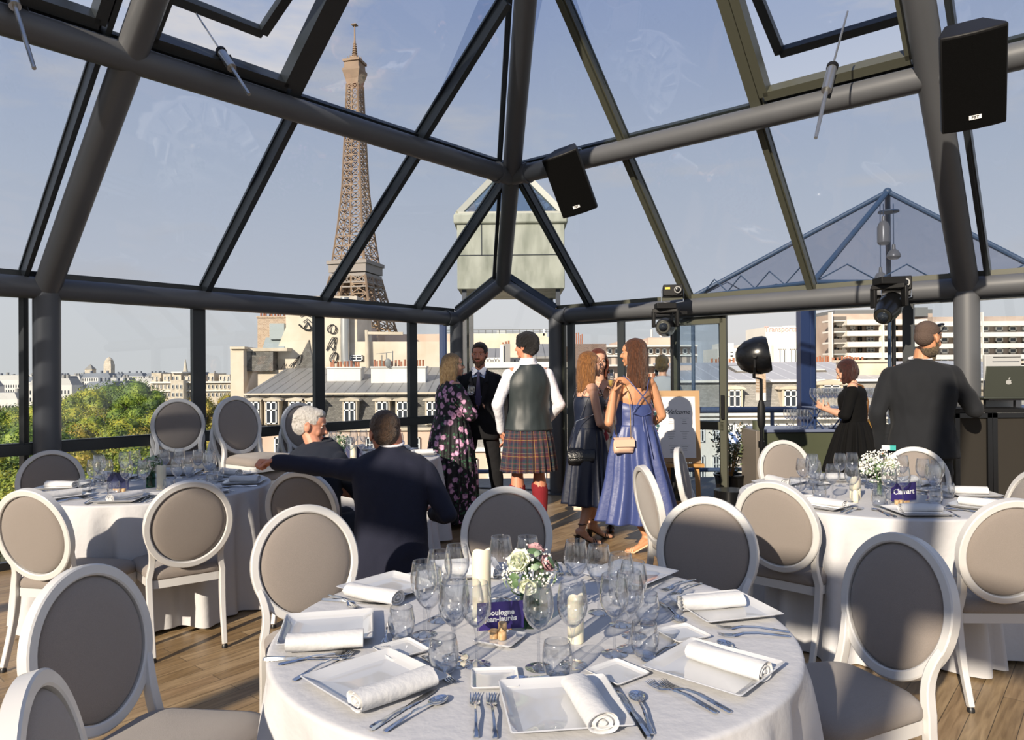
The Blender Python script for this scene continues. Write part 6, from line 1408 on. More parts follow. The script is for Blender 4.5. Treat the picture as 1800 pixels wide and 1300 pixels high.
tag(tube_part('waste_bin', V((P(1285, 880, 7.0).x, 7.0, 0)), V((P(1285, 880, 7.0).x, 7.0, .36)), .16, None, M_blackg), 'low black bin on the floor beside the open doorway', 'bin')
# lantern tower on posts outside the corner
o = empty('lantern_tower', (-.02, 12.0, -1.5), label='weathered pale concrete box with glazed pyramid top, beyond the corner rafters', cat='lantern tower'); lo = o.location.copy()
M_conc, nt, b_ = nodes('weathered_concrete'); tc = N(nt, 'TexCoord'); n1 = N(nt, 'TexNoise'); n1.inputs['Scale'].default_value = 3; n1.inputs['Detail'].default_value = 6; mp = N(nt, 'Mapping'); mp.inputs['Scale'].default_value = (2, 2, .6); nt.links.new(tc.outputs['Object'], mp.inputs[0]); nt.links.new(mp.outputs[0], n1.inputs['Vector']); nt.links.new(ramp(nt, n1.outputs['Fac'], [(.3, '8f917f'), (.6, 'b9b9a6'), (.8, 'c4c3b2')]), b_.inputs['Base Color']); b_.inputs['Roughness'].default_value = .7
hw = .83; z0, z1, z2 = 2.80, 3.86, 5.02; cy = 12.02; cx = -.005
mb = MB(); mb.box((cx, cy, (z0 + z1) / 2), (hw * 2, hw * 2, z1 - z0)); mb.build('box', M_conc, o, off=lo, smooth=0, bevel=.01)
mb = MB(); mb.box((cx, cy, z0 + .52), (hw * 2 + .012, hw * 2 + .012, .012)); mb.box((cx - .45, cy, (z0 + .52 + z1) / 2), (.012, hw * 2 + .012, z1 - z0 - .52)); mb.build('panel_joints', M_steelD, o, off=lo, smooth=0)
mb = MB(); mb.box((cx, cy, z1 + .02), (hw * 2 + .10, hw * 2 + .10, .16)); mb.build('cornice', M_conc, o, off=lo, bevel=.03)
mb = MB(); c_ = [V((cx + sx * hw * .98, cy + sy * hw * .98, z1 + .1)) for sx, sy in ((-1, -1), (1, -1), (1, 1), (-1, 1))]; apx = V((cx, cy, z2))
for a_ in c_: mb.beam(a_, apx, .09, .09, (0, 1, 0))
for i in range(4): mb.beam(c_[i], c_[(i + 1) % 4], .08, .06)
mb.build('pyramid_frame', mat('cream_paint', 'c9c6b4', .5), o, off=lo, smooth=0); mb = MB(); [mb.add([c_[i], c_[(i + 1) % 4], apx], [(0, 1, 2)]) for i in range(4)]; mb.build('pyramid_glazing', sheet_glass('tower_glazing', (.62, .70, .78), 1.5), o, off=lo, smooth=0)
for sx, sy in ((-1, -1), (1, -1), (1, 1), (-1, 1)): mb = MB(); mb.box((cx + sx * (.73 if sy < 0 else .7), cy + sy * .7, (z0 - 1.5) / 2), (.07, .07, z0 + 1.5)); mb.build('post', M_steel, o, off=lo, smooth=0)
# pyramid canopy over the terrace
CL, CB, CR, CF = V((3.3, 13.2, 2.86)), V((7.6, 14.6, 2.86)), V((8.6, 11.3, 2.86)), V((4.62, 11.1, 2.86)); CA = P(1560, 337, 12.5)
cn = empty('pyramid_canopy', ((CL + CR) / 2).xy.to_3d() - UP * .015, label='translucent grey pyramid canopy with hanging lamps, seen through right roof panes', cat='canopy'); lo = cn.location.copy()
M_mem = bpy.data.materials.new('translucent_canopy_film'); M_mem.use_nodes = True; nt = M_mem.node_tree; nt.nodes.clear(); out = N(nt, 'OutputMaterial'); t_ = N(nt, 'BsdfTransparent'); t_.inputs[0].default_value = (.84, .85, .89, 1); dif = N(nt, 'BsdfTranslucent'); dif.inputs[0].default_value = (.55, .56, .62, 1); mx_ = N(nt, 'MixShader'); mx_.inputs[0].default_value = .22; nt.links.new(t_.outputs[0], mx_.inputs[1]); nt.links.new(dif.outputs[0], mx_.inputs[2]); nt.links.new(mx_.outputs[0], out.inputs[0])
cs = [CL, CB, CR, CF]; mb = MB()
for i in range(4):
    a_, b2 = cs[i], cs[(i + 1) % 4]; rs = []
    for j in range(9):
        t = j / 8; rs.append([a_.lerp(CA, t) .lerp(b2.lerp(CA, t), s2 / 8) - UP * .07 * math.sin(PI * s2 / 8) * (1 - t) for s2 in range(9)])
    mb.add([p_ for r_ in rs for p_ in r_], [(j * 9 + k, j * 9 + k + 1, (j + 1) * 9 + k + 1, (j + 1) * 9 + k) for j in range(8) for k in range(8)])
mb.build('membrane', M_mem, cn, off=lo, smooth=40)
M_cfr = mat('canopy_frame_blue', '33465e', .5)
for a_ in cs: mb = MB(); mb.tube([a_, CA], .045, 10); mb.build('ridge_pole', M_cfr, cn, off=lo)
for i in range(4): mb = MB(); mb.tube([cs[i], cs[(i + 1) % 4]], .035, 8); mb.build('edge_pole', M_cfr, cn, off=lo); mb = MB(); n_ = 8; pts = [cs[i].lerp(cs[(i + 1) % 4], k / n_) + UP * (.28 if k % 2 else .03) + (CA - cs[i].lerp(cs[(i + 1) % 4], k / n_)).xy.to_3d() * .05 for k in range(n_ + 1)]; mb.tube(pts, .012, 6); mb.build('lattice', M_cfr, cn, off=lo)
mb = MB(); mb.ell(CA, .07); mb.build('finial', M_cfr, cn, off=lo)
for i, a_ in enumerate(cs):
    mb = MB(); mb.cyl(V((a_.x, a_.y, -1.0)), a_, .035); mb.build('leg', M_cfr, cn, off=lo)
for px, y0, y1, r_, z_ in ((1553, 388, 430, .10, 0), (1571, 438, 455, .11, 0), (1548, 478, 500, .10, 0)):
    c = P(px, (y0 + y1) / 2, 12.3); o = empty('hanging_lamp', c, label={1553: 'tall bottle-shaped lamp hanging highest under the canopy', 1571: 'round lamp hanging at middle height under the canopy', 1548: 'lowest bottle-shaped lamp under the canopy'}[px], cat='lamp')
    hh = (y1 - y0) / 1275 * 12.3; mb = MB(); mb.lathe([(.001, -hh / 2), (r_ * .7, -hh / 2), (r_, -hh / 2 + .04), (r_, hh / 2 - .10), (r_ * .7, hh / 2 - .03), (r_ * .3, hh / 2), (r_ * .25, hh / 2 + .08), (.001, hh / 2 + .09)], 24, c); mb.build('shade', mat('smoked_lamp', '6b6b6a', .3), o, off=c); mb = MB(); top = V((c.x, c.y, CA.z - .25)); mb.cyl(c + UP * hh / 2, top, .008, n=6); mb.build('cord', M_cfr, o, off=c)
dp = P(1562, 372, 12.4); mb = MB(); mb.lathe([(.001, -.012), (.165, -.012), (.165, .012), (.001, .012)], 28, dp); ob = mb.build('lamp_plate', M_cfr, off=dp); tag(ob, 'dark round plate below the canopy apex from which lamps hang', 'lamp plate')
# ================================================================== CITY
M_wallc = mat('cream_render', 'd9cdbb', .85, c2='c9bba6', vscale=.6); M_wallp = mat('pinkish_stone', 'd8bfae', .85, c2='cbb19d', vscale=.5); M_stone = mat('pale_stone', 'cfc4b2', .85, c2='b9ad9a', vscale=.7); M_whitew = mat('white_render', 'e2ded6', .85, var=.08, vscale=.4)
def stripes_mat(name, c, c2, scale, axis=0, thr=.9, rough=.6, ang=0):
    m, nt, b = nodes(name); tc = N(nt, 'TexCoord'); mp = N(nt, 'Mapping'); mp.inputs['Rotation'].default_value = (0, 0, ang); nt.links.new(tc.outputs['Object'], mp.inputs[0]); sp = N(nt, 'SeparateXYZ'); nt.links.new(mp.outputs[0], sp.inputs[0]); t = math_(nt, 'FRACT', math_(nt, 'MULTIPLY', sp.outputs[axis], scale)); nt.links.new(mixc(nt, math_(nt, 'GREATER_THAN', t, thr), c, c2), b.inputs['Base Color']); b.inputs['Roughness'].default_value = rough; return m
M_zinc = stripes_mat('zinc_standing_seam', '8b8a88', '62615f', 1.7, 0, .88, .45)
M_zincl = stripes_mat('pale_zinc_standing_seam', 'b4b4b6', 'd6d6d6', .9, 0, .93, .5)
def brickm(name, c1, c2, mo, sc_, rot=True):
    m, nt, b = nodes(name); tc = N(nt, 'TexCoord'); mp = N(nt, 'Mapping'); mp.inputs['Rotation'].default_value = (PI / 2, 0, 0) if rot else (0, 0, 0); nt.links.new(tc.outputs['Object'], mp.inputs[0]); br = N(nt, 'TexBrick'); nt.links.new(mp.outputs[0], br.inputs['Vector']); br.inputs['Scale'].default_value = sc_
    for k, c in (('Color1', c1), ('Color2', c2), ('Mortar', mo)): br.inputs[k].default_value = (*srgb(c), 1)
    nt.links.new(br.outputs[0], b.inputs['Base Color']); b.inputs['Roughness'].default_value = .85; return m
M_slate = brickm('slate_tiles', '77746e', '5f5c58', '4b4946', 3.2); M_brick = brickm('old_yellow_brick', 'b59d84', '9c836b', 'c9bcab', 3.0); M_brickr = brickm('dark_brick', '7b6558', '66524a', '8a7c70', 3.0)
M_slatel = brickm('light_slate_tiles', '9a9893', '86847f', '7a7874', 3.0)
M_win = mat('window_glass_dark', '2a3038', .08, spec=.8); M_winw = mat('white_window_frame', 'e6e6e4', .5); M_pot = mat('terracotta_pot', 'ab6e50', .85, c2='94634c', vscale=2); M_lead = mat('grey_lead', '6c6f70', .5)
GZ = -22.5
def bz_(y, d, px=900): return P(px, y, d).z
def bx_(px, d): return P(px, 650, d).x
def bbox(mb, px0, px1, y0, y1, d, dep=6, m=0):
    x0, x1 = bx_(px0, d), bx_(px1, d); pm = (px0 + px1) / 2; z1 = bz_(y0, d, pm); z0 = bz_(y1, d, pm) if y1 is not None else GZ
    mb.box(((x0 + x1) / 2, d + dep / 2, (z0 + z1) / 2), (x1 - x0, dep, z1 - z0)); return x0, x1, z0, z1
def building(px, d, label, name='building', group=None): return empty(name, (bx_(px, d), d, GZ), label=label, cat='building', group=group)
def bpart(o, name, m, fn, smooth=0): mb = MB(); fn(mb); return mb.build(name, m, o, smooth=smooth, off=tuple(o.location))
def window_part(o, px, y0, y1, wpx, d, bars=True, mfr=M_winw, pane_m=M_win, name='window', fw=.07):
    x = bx_(px, d); w = wpx / 1275 * d; z1, z0 = bz_(y0, d, px), bz_(y1, d, px); mb = MB(); c = (z0 + z1) / 2; h = z1 - z0
    for sx in (-1, 1): mb.box((x + sx * (w / 2 - fw / 2), d - .06, c), (fw, .14, h))
    for zz in (z0 + fw / 2, z1 - fw / 2): mb.box((x, d - .06, zz), (w, .14, fw))
    if bars: mb.box((x, d - .07, c), (fw * .8, .10, h)); mb.box((x, d - .06, c + h * .12), (w, .08, fw * .5))
    f = mb.build(name, mfr, o, smooth=0, off=tuple(o.location)); mb = MB(); mb.box((x, d - .01, c), (w - fw, .05, h - fw)); mb.build('pane', pane_m, f, smooth=0, off=tuple(o.location)); return f
def pots(o, px0, px1, n, y0, y1, d, seed=0):
    rr = random.Random(seed)
    for k in range(n):
        px = px0 + (px1 - px0) * (k + .5) / n; x = bx_(px, d); r = (px1 - px0) / n * .36 / 1275 * d; z0 = bz_(y1, d, px); z1 = bz_(y0 + rr.uniform(0, 4), d, px); mb = MB(); mb.lathe([(r, z0), (r * .85, z0 + (z1 - z0) * .8), (r * 1.05, z1), (r * .6, z1), (r * .6, z1 - .1)], 10, (x, d + rr.uniform(0, .4), 0)); mb.build('chimney_pot', M_pot, o, off=tuple(o.location))
def dormer(o, px, y0, y1, wpx, d, m=M_winw):
    x = bx_(px, d); w = wpx / 1275 * d; z1, z0 = bz_(y0, d, px), bz_(y1, d, px); mb = MB(); mb.box((x, d + .5, (z0 + z1) / 2), (w * 1.35, 1.2, z1 - z0)); mb.prism([(-w * .95, 0), (w * .95, 0), (w * .8, w * .18), (0, w * .32), (-w * .8, w * .18)], 1.3, Matrix.Rotation(PI / 2, 3, 'X'), (x, d + 1.1, z1)); dm = mb.build('dormer', M_stone, o, smooth=0, off=tuple(o.location)); fix_normals(dm.data)
    fw = .06; mb = MB(); c = (z0 + z1) / 2; h = (z1 - z0) * .92; dd = d - .12
    for sx in (-1, 0, 1): mb.box((x + sx * (w / 2 - fw / 2), dd, c), (fw * (1.5 if sx == 0 else 1), .12, h))
    for zz in (-h / 2 + fw / 2, h * .12, h / 2 - fw / 2): mb.box((x, dd, c + zz), (w, .12, fw))
    f = mb.build('window_frame', M_winw, dm, smooth=0, off=tuple(o.location)); mb = MB(); mb.box((x, dd + .03, c), (w - fw, .05, h - fw)); mb.build('pane', M_win, dm, smooth=0, off=tuple(o.location))
def sloped(mb, px0, px1, yb_, d0_, yt_, d1_, px=None, th=.15):
    pm = (px0 + px1) / 2; z0, z1 = bz_(yb_, d0_, pm), bz_(yt_, d1_, pm); a, b, c, d_ = V((bx_(px0, d0_), d0_, z0)), V((bx_(px1, d0_), d0_, z0)), V((bx_(px1, d0_), d1_, z1)), V((bx_(px0, d0_), d1_, z1)); n = V((0, 0, -th)); mb.add([a, b, c, d_, a + n, b + n, c + n, d_ + n], [(0, 1, 2, 3), (7, 6, 5, 4), (0, 4, 5, 1), (1, 5, 6, 2), (2, 6, 7, 3), (3, 7, 4, 0)])
# -- mansard house opposite, left
o = building(620, 40, 'slate mansard house with white dormers across the street, left half of view')
bpart(o, 'facade', M_wallp, lambda mb: bbox(mb, 430, 815, 757, None, 40, 9)); bpart(o, 'cornice', M_stone, lambda mb: (bbox(mb, 428, 817, 752, 757, 39.8, 1), bbox(mb, 428, 817, 806, 810, 39.8, 1), bbox(mb, 428, 817, 690, 693, 40.3, 1)))
bpart(o, 'mansard_slope', M_slate, lambda mb: (sloped(mb, 430, 815, 752, 40.05, 692, 40.75), bbox(mb, 430, 815, 694, 756, 40.9, 7))); bpart(o, 'roof', M_zinc, lambda mb: sloped(mb, 430, 815, 691, 40.5, 646, 48.0))
for px in (447, 478, 520, 549, 615, 672, 708, 760): dormer(o, px, 704, 746, 19, 39.95)
for px in (450, 490, 530, 570, 610, 650, 690, 730, 770): window_part(o, px, 768, 800, 15, 39.98); window_part(o, px, 818, 862, 15, 39.98)
def chimney(px0, px1, yt, yb_, d, m, npot, label_y, seed):
    st = bpart(o, 'chimney_stack', m, lambda mb: (bbox(mb, px0, px1, yt, yb_, d, 1.0), bbox(mb, px0 - 1.5, px1 + 1.5, yt - 1.5, yt + 1, d - .08, 1.2)))
    pots(o, px0 + 2, px1 - 2, npot, yt - 14, yt - 1, d + .2, seed)
chimney(652, 748, 645, 692, 43.2, M_whitew, 17, 0, 1); chimney(575, 634, 646, 690, 43.8, M_whitew, 9, 0, 2)
bpart(o, 'aerial', M_lead, lambda mb: [mb.cyl(V((bx_(px, 43.5), 43.6, bz_(644, 43.5))), V((bx_(px, 43.5), 43.6, bz_(y, 43.5))), .03, n=6) for px, y in ((671, 622), (679, 618), (690, 615))] + [mb.beam(V((bx_(661, 43.5), 43.6, bz_(620, 43.5))), V((bx_(692, 43.5), 43.6, bz_(617, 43.5))), .03, .03)])
bpart(o, 'satellite_dish', M_lead, lambda mb: mb.ell(V((bx_(682, 43), 43.0, bz_(636, 43))), (.2, .06, .27)), 60)
# -- tall party-wall block with graffiti behind it
o = building(620, 48, 'cream party-wall building with black graffiti, flue duct and brick chimney')
def poly_block(mb, pts, d, dep): mb.prism([(bx_(x, d), bz_(y, d, x)) for x, y in pts], dep, Matrix.Rotation(PI / 2, 3, 'X'), (0, d + dep, 0))
ob = bpart(o, 'wall', M_wallc, lambda mb: (poly_block(mb, [(470, 720), (470, 652), (488, 612), (503, 575), (503, 520), (628, 520), (628, 600), (810, 600), (810, 720)], 48.5, 5), bbox(mb, 405, 428, 612, None, 47, 4), bbox(mb, 404, 430, 609, 613, 46.8, 4.4), bbox(mb, 424, 500, 650, None, 48, 3))); fix_normals(ob.data)
bpart(o, 'upper_storey', M_wallp, lambda mb: (bbox(mb, 664, 815, 587, 602, 56, 4), bbox(mb, 628, 650, 575, 600, 55, 3))); bpart(o, 'slate_wall', M_slate, lambda mb: bbox(mb, 433, 480, 618, 652, 47.6, 1)); bpart(o, 'attic_wall', M_stone, lambda mb: bbox(mb, 433, 505, 611, 617, 47.5, 2))
bpart(o, 'chimney_stack', M_brick, lambda mb: (bbox(mb, 453, 503, 557, 612, 49, 2), bbox(mb, 451, 504, 555, 558, 48.9, 2.2))); pots(o, 455, 500, 9, 547, 556, 49.5, 3)
bpart(o, 'glazed_lean_to', mat('dull_glass', '9aa3a4', .3), lambda mb: (sloped(mb, 462, 500, 611, 48.4, 578, 49.5), bbox(mb, 474, 500, 568, 596, 48.6, .4)))
bpart(o, 'flue_duct', mat('bright_sheet_metal', 'b9b9b6', .3, .6), lambda mb: mb.tube([V((bx_(606, 48), 48.1, bz_(y, 48))) for y in (520, 600, 630)] + [V((bx_(611, 48), 48.1, bz_(638, 48))), V((bx_(620, 48), 48.2, bz_(648, 48)))], .30, 14), 40)
bpart(o, 'drain_pipe', M_stone, lambda mb: (mb.cyl(V((bx_(644, 48), 48.2, bz_(578, 48))), V((bx_(646, 48), 48.2, bz_(652, 48))), .13, n=10), mb.beam(V((bx_(644, 48), 48.2, bz_(583, 48))), V((bx_(708, 48), 48.2, bz_(584, 48))), .18, .18)), 40)
window_part(o, 627, 624, 634, 22, 48.45, bars=True)
M_graf = mat('black_spray_paint', '2a2a2c', .8)
def scrawl(mb, pts, d, r=.03): mb.tube([V((bx_(x, d), d, bz_(y, d, x))) for x, y in pts], r, 6)
rr = random.Random(9)
def loops(cx, cy, sx, sy, n, a): return [(cx + sx * math.sin(t * a) * (1 - .4 * math.cos(t)), cy + sy * math.cos(t * 1.7)) for t in [i * .35 for i in range(n)]]
bpart(o, 'graffiti', M_graf, lambda mb: (scrawl(mb, [(474, 640), (483, 641), (480, 668), (475, 645), (474, 640), (487, 641), (491, 655), (500, 638), (505, 662), (492, 658), (503, 664), (514, 660), (510, 648), (500, 650)], 48.35), scrawl(mb, [(508, 644), (513, 638), (517, 645), (510, 650), (514, 640)], 48.4), scrawl(mb, loops(525, 632, 8, 9, 20, 1.3), 48.4), scrawl(mb, [(526, 570), (534, 578), (541, 566), (548, 578), (556, 571), (544, 580), (536, 579)], 48.4, .06), scrawl(mb, [(533, 566), (541, 560), (548, 567)], 48.4), scrawl(mb, [(528, 556), (536, 553), (546, 556), (552, 553)], 48.4), scrawl(mb, loops(585, 578, 7, 8, 22, 1.7), 48.4), scrawl(mb, loops(584, 604, 8, 12, 24, 1.2), 48.4), scrawl(mb, loops(588, 628, 6, 9, 20, 1.6), 48.4)), 60)
bpart(o, 'wedge_recess', M_slate, lambda mb: mb.prism([(bx_(x, 48.4), bz_(y, 48.4, x)) for x, y in ((543, 597), (516, 651), (552, 651))], .2, Matrix.Rotation(PI / 2, 3, 'X'), (0, 48.6, 0)))
# -- centre, seen between the people
o = building(900, 38, 'slate-faced house with low white parapet seen under the gable, behind the standing group')
bpart(o, 'facade', M_wallp, lambda mb: bbox(mb, 812, 1008, 790, None, 38, 8)); bpart(o, 'mansard_slope', M_slatel, lambda mb: (sloped(mb, 812, 1008, 790, 38.05, 645, 39.0), bbox(mb, 812, 1008, 648, 792, 39.1, 6))); bpart(o, 'parapet', M_whitew, lambda mb: (bbox(mb, 812, 1008, 636, 646, 38.8, 1.2), bbox(mb, 812, 1008, 786, 793, 37.8, 1)))
for px in (830, 865, 950, 990): window_part(o, px, 805, 850, 16, 37.98)
o = building(900, 52, 'grey zinc roofs with dormers and a chimney, just above the white parapet')
bpart(o, 'walls', M_whitew, lambda mb: (bbox(mb, 820, 980, 628, None, 52, 6), bbox(mb, 879, 885, 606, 640, 50, 2))); bpart(o, 'roof', M_zinc, lambda mb: (sloped(mb, 855, 884, 633, 51.8, 612, 55), sloped(mb, 935, 985, 626, 50.5, 604, 55))); bpart(o, 'chimney_stack', mat('grey_render', '8f8d8b', .8), lambda mb: (bbox(mb, 885, 897, 604, 636, 50.2, 1.5),)); pots(o, 882, 897, 3, 598, 604, 50.4, 6)
for px in (858, 872, 905, 920): window_part(o, px, 630, 637, 6, 51.9, bars=False, fw=.05)
o = building(900, 64, 'long low beige block with roof railing behind the standing men')
bpart(o, 'walls', M_wallc, lambda mb: (bbox(mb, 770, 962, 586, None, 64, 8), bbox(mb, 930, 975, 592, None, 63, 2))); bpart(o, 'roof_plant', M_whitew, lambda mb: (bbox(mb, 874, 890, 581, 587, 66, 2), bbox(mb, 955, 958, 578, 590, 64, .5))); bpart(o, 'roof_railing', M_lead, lambda mb: [mb.beam(V((bx_(780, 64), 64.3, bz_(y, 64))), V((bx_(965, 64), 64.3, bz_(y, 64))), .06, .06) for y in (579, 583)] + [mb.cyl(V((bx_(px, 64), 64.3, bz_(587, 64))), V((bx_(px, 64), 64.3, bz_(579, 64))), .04, n=5) for px in range(782, 966, 12)])
# -- behind the women
o = building(1038, 55, 'dark brick block with tall chimney pots behind the women'); bpart(o, 'walls', M_brickr, lambda mb: bbox(mb, 1006, 1066, 604, None, 55, 6)); pots(o, 1009, 1026, 5, 584, 604, 55.3, 8)
o = building(1140, 72, 'pale concrete block with slatted balcony and roof aerials behind the light stand')
bpart(o, 'walls', M_wallp, lambda mb: (bbox(mb, 1064, 1225, 606, None, 72, 9), bbox(mb, 1140, 1188, 593, 607, 74, 6), bbox(mb, 1085, 1140, 600, 607, 75, 6))); bpart(o, 'balcony', stripes_mat('balcony_slats', 'c5b3a2', '7c7068', 1.3, 0, .55), lambda mb: bbox(mb, 1064, 1225, 625, 640, 70.8, 1.2)); bpart(o, 'slabs', M_whitew, lambda mb: [bbox(mb, 1062, 1227, y, y + 3, 70.6, 2) for y in (606, 623, 640)])
for k, px in enumerate(range(1072, 1222, 12)): window_part(o, px, 612, 622, 8, 71.9, bars=False, fw=.08)
for k, px in enumerate(range(1074, 1222, 20)): window_part(o, px, 648, 662, 9, 71.9, bars=False)
bpart(o, 'aerials', M_whitew, lambda mb: [mb.cyl(V((bx_(px, 76), 76, bz_(594, 76))), V((bx_(px, 76), 76, bz_(y, 76))), .12, n=6) for px, y in ((1146, 581), (1162, 578), (1171, 581))])
o = building(1203, 50, 'beige chimney wall with orange pots, seen beside the sliding doors'); bpart(o, 'walls', M_wallp, lambda mb: (bbox(mb, 1188, 1218, 642, None, 50, 3), bbox(mb, 1060, 1190, 668, None, 52, 3))); pots(o, 1130, 1186, 7, 656, 668, 52.2, 9)
# -- mansard house opposite, right
o = building(1400, 45, 'pale mansard house with zinc roof, skylights and brick chimney, right half of view')
bpart(o, 'facade', M_whitew, lambda mb: bbox(mb, 1190, 1860, 727, None, 45, 9)); bpart(o, 'cornice', M_whitew, lambda mb: (bbox(mb, 1188, 1862, 724, 729, 44.6, 1), bbox(mb, 1188, 1862, 733, 736, 44.4, 1), bbox(mb, 1188, 1862, 666, 670, 45.5, .8)))
bpart(o, 'mansard_slope', M_slatel, lambda mb: (sloped(mb, 1190, 1860, 724, 45.05, 668, 45.9), bbox(mb, 1190, 1860, 671, 728, 46, 7))); bpart(o, 'roof', M_zincl, lambda mb: sloped(mb, 1190, 1860, 667, 45.7, 635, 53.5)); bpart(o, 'ridge_wall', M_stone, lambda mb: (bbox(mb, 1190, 1860, 636, 640, 53.4, 1), bbox(mb, 1484, 1560, 634, 668, 47.5, 1.2), bbox(mb, 1482, 1562, 632, 636, 47.3, 1.6)))
for px in (1290, 1388, 1650, 1745): dormer(o, px, 684, 716, 21, 44.95)
dormer(o, 1460, 676, 690, 30, 44.95)
for px in range(1205, 1860, 26): window_part(o, px, 744, 776, 12, 44.98); window_part(o, px, 800, 840, 12, 44.98)
bpart(o, 'brick_chimney', M_brick, lambda mb: (bbox(mb, 1334, 1346, 650, 690, 44.0, .6),)); bpart(o, 'chimney_foot', M_whitew, lambda mb: bbox(mb, 1335, 1346, 690, 704, 43.95, .7))
for px, y0_, y1_ in ((1304, 642, 652), (1442, 640, 650)): bpart(o, 'skylight', mat('skylight_frame', '5c574f', .5), lambda mb: (sloped(mb, px - 11, px + 11, y1_ + 1, 48.8, y0_, 51.0, th=.25))); bpart(o, 'skylight_glass', mat('skylight_glass', 'c8c8c4', .2), lambda mb: sloped(mb, px - 8, px + 8, y1_ - 1, 48.9, y0_ + .6, 50.8, th=.05))
pots(o, 1425, 1520, 18, 625, 637, 53.8, 11); pots(o, 1250, 1294, 7, 628, 640, 53.8, 12)
aw = bpart(o, 'awning', stripes_mat('blue_white_awning', 'e2e6ee', '5673a8', 2.2, 0, .5), lambda mb: sloped(mb, 1272, 1314, 776, 43.4, 758, 45)); bpart(o, 'balcony_railing', M_black, lambda mb: [mb.cyl(V((bx_(px, 43.5), 43.5, bz_(812, 43.5, px))), V((bx_(px, 43.5), 43.5, bz_(793, 43.5, px))), .02, n=5) for px in range(1272, 1324, 2)] + [mb.beam(V((bx_(1270, 43.5), 43.5, bz_(y, 43.5, 1295))), V((bx_(1326, 43.5), 43.5, bz_(y, 43.5, 1295))), .05, .05) for y in (793, 812)])
# -- white office block with sign, modern flats
o = building(1365, 95, 'white office block with faint red lettering behind the navy post')
bpart(o, 'walls', M_whitew, lambda mb: (bbox(mb, 1346, 1400, 574, None, 95, 8), bbox(mb, 1360, 1470, 606, None, 94, 5), bbox(mb, 1391, 1470, 598, 608, 96, 4), bbox(mb, 1381, 1399, 572, 575, 95.2, 1)))
for px in (1371, 1379, 1391, 1398, 1404, 1412, 1421, 1430, 1437, 1451, 1458): window_part(o, px, 613, 641, 4.4, 93.95, bars=False, fw=.1)
text_part('Transports —', .95, o, mat('faded_red_lettering', 'cda9a4', .6), Matrix.Translation(-o.location) @ Matrix.Translation(P(1380, 578, 94.9)) @ Matrix.Rotation(PI / 2, 4, 'X'), extrude=.02)
M_flat = mat('flat_taupe_wall', '9c8a7e', .8, c2='b7a698', vscale=.3)  # brown-grey core wall, tone varies at random
o = building(1640, 85, 'modern white apartment block with long balconies, upper right of view')
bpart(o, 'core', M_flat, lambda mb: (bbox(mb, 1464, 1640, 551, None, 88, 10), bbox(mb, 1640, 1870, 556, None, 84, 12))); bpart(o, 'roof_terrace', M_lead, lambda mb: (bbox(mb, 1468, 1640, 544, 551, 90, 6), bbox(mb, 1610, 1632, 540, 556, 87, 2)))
for k in range(6):
    y = 563 + k * 19.5; bpart(o, 'balcony', M_whitew, lambda mb: (bbox(mb, 1462, 1490, y - 1.5, y + 1.5, 85.5, 2.5), bbox(mb, 1490, 1642, y - 2, y + 7, 85.0, 3), bbox(mb, 1646, 1870, y + 1, y + 9, 82, 2)))
    bpart(o, 'railing', mat('bronze_balcony_glass', '6f6a64', .3), lambda mb: (bbox(mb, 1463, 1489, y - 7, y - 1, 85.4, .1),))
    for px, w_, b2 in ((1471, 8, 0), (1483, 6, 1), (1499, 8, 1), (1512, 6, 0), (1530, 14, 1), (1552, 10, 1), (1572, 12, 0), (1596, 10, 1), (1620, 8, 0)): window_part(o, px, y + 8.5, y + 17.5, w_, 87.9, bars=bool(b2), mfr=M_winw if b2 else M_black, fw=.12)
    for px in range(1660, 1860, 24): window_part(o, px, y + 9.5, y + 19, 13, 83.9, bars=False, fw=.12)
for px in (1463, 1553, 1728): bpart(o, 'fin', M_whitew, lambda mb: bbox(mb, px, px + 2, 548, None, 84.6 if px < 1700 else 81.8, 1))
o = building(1300, 130, 'far white roofs and aerials between door frame and dome light'); bpart(o, 'walls', M_whitew, lambda mb: (bbox(mb, 1262, 1345, 612, None, 130, 10), bbox(mb, 1268, 1290, 603, 613, 131, 6), bbox(mb, 1300, 1315, 606, 613, 131, 6)))
for px in range(1268, 1345, 9): window_part(o, px, 618, 626, 4, 129.9, bars=False, fw=.2); window_part(o, px, 632, 640, 4, 129.9, bars=False, fw=.2)
# -- classical building beyond the trees, church towers
o = building(335, 230, 'long pale classical building with pavilions beyond the trees, left of graffiti wall')
bpart(o, 'walls', M_stone, lambda mb: (bbox(mb, 264, 412, 672, None, 230, 16), bbox(mb, 266, 283, 655, 674, 231, 10), bbox(mb, 286, 300, 657, 674, 231, 10), bbox(mb, 303, 318, 655, 674, 230, 11), bbox(mb, 322, 345, 659, 674, 231, 10), bbox(mb, 366, 376, 656, 674, 231, 10), bbox(mb, 385, 404, 658, 674, 231, 10), bbox(mb, 300, 322, 668, None, 227, 4)))
bpart(o, 'cornice', M_whitew, lambda mb: (bbox(mb, 263, 413, 670, 673, 229, 2), bbox(mb, 263, 413, 686, 687.5, 229, 2), bbox(mb, 301, 320, 653, 655.5, 229, 12)))
for px in list(range(269, 410, 7)):
    for y in (661, 676, 690): 
        if y == 661 and not any(a <= px <= b for a, b in ((266, 282), (287, 300), (304, 317), (323, 344), (367, 375), (386, 403))): continue
        window_part(o, px, y, y + 7, 3.0, 226.9 if 300 <= px <= 321 and y > 661 else 229.9, bars=False, fw=.08)
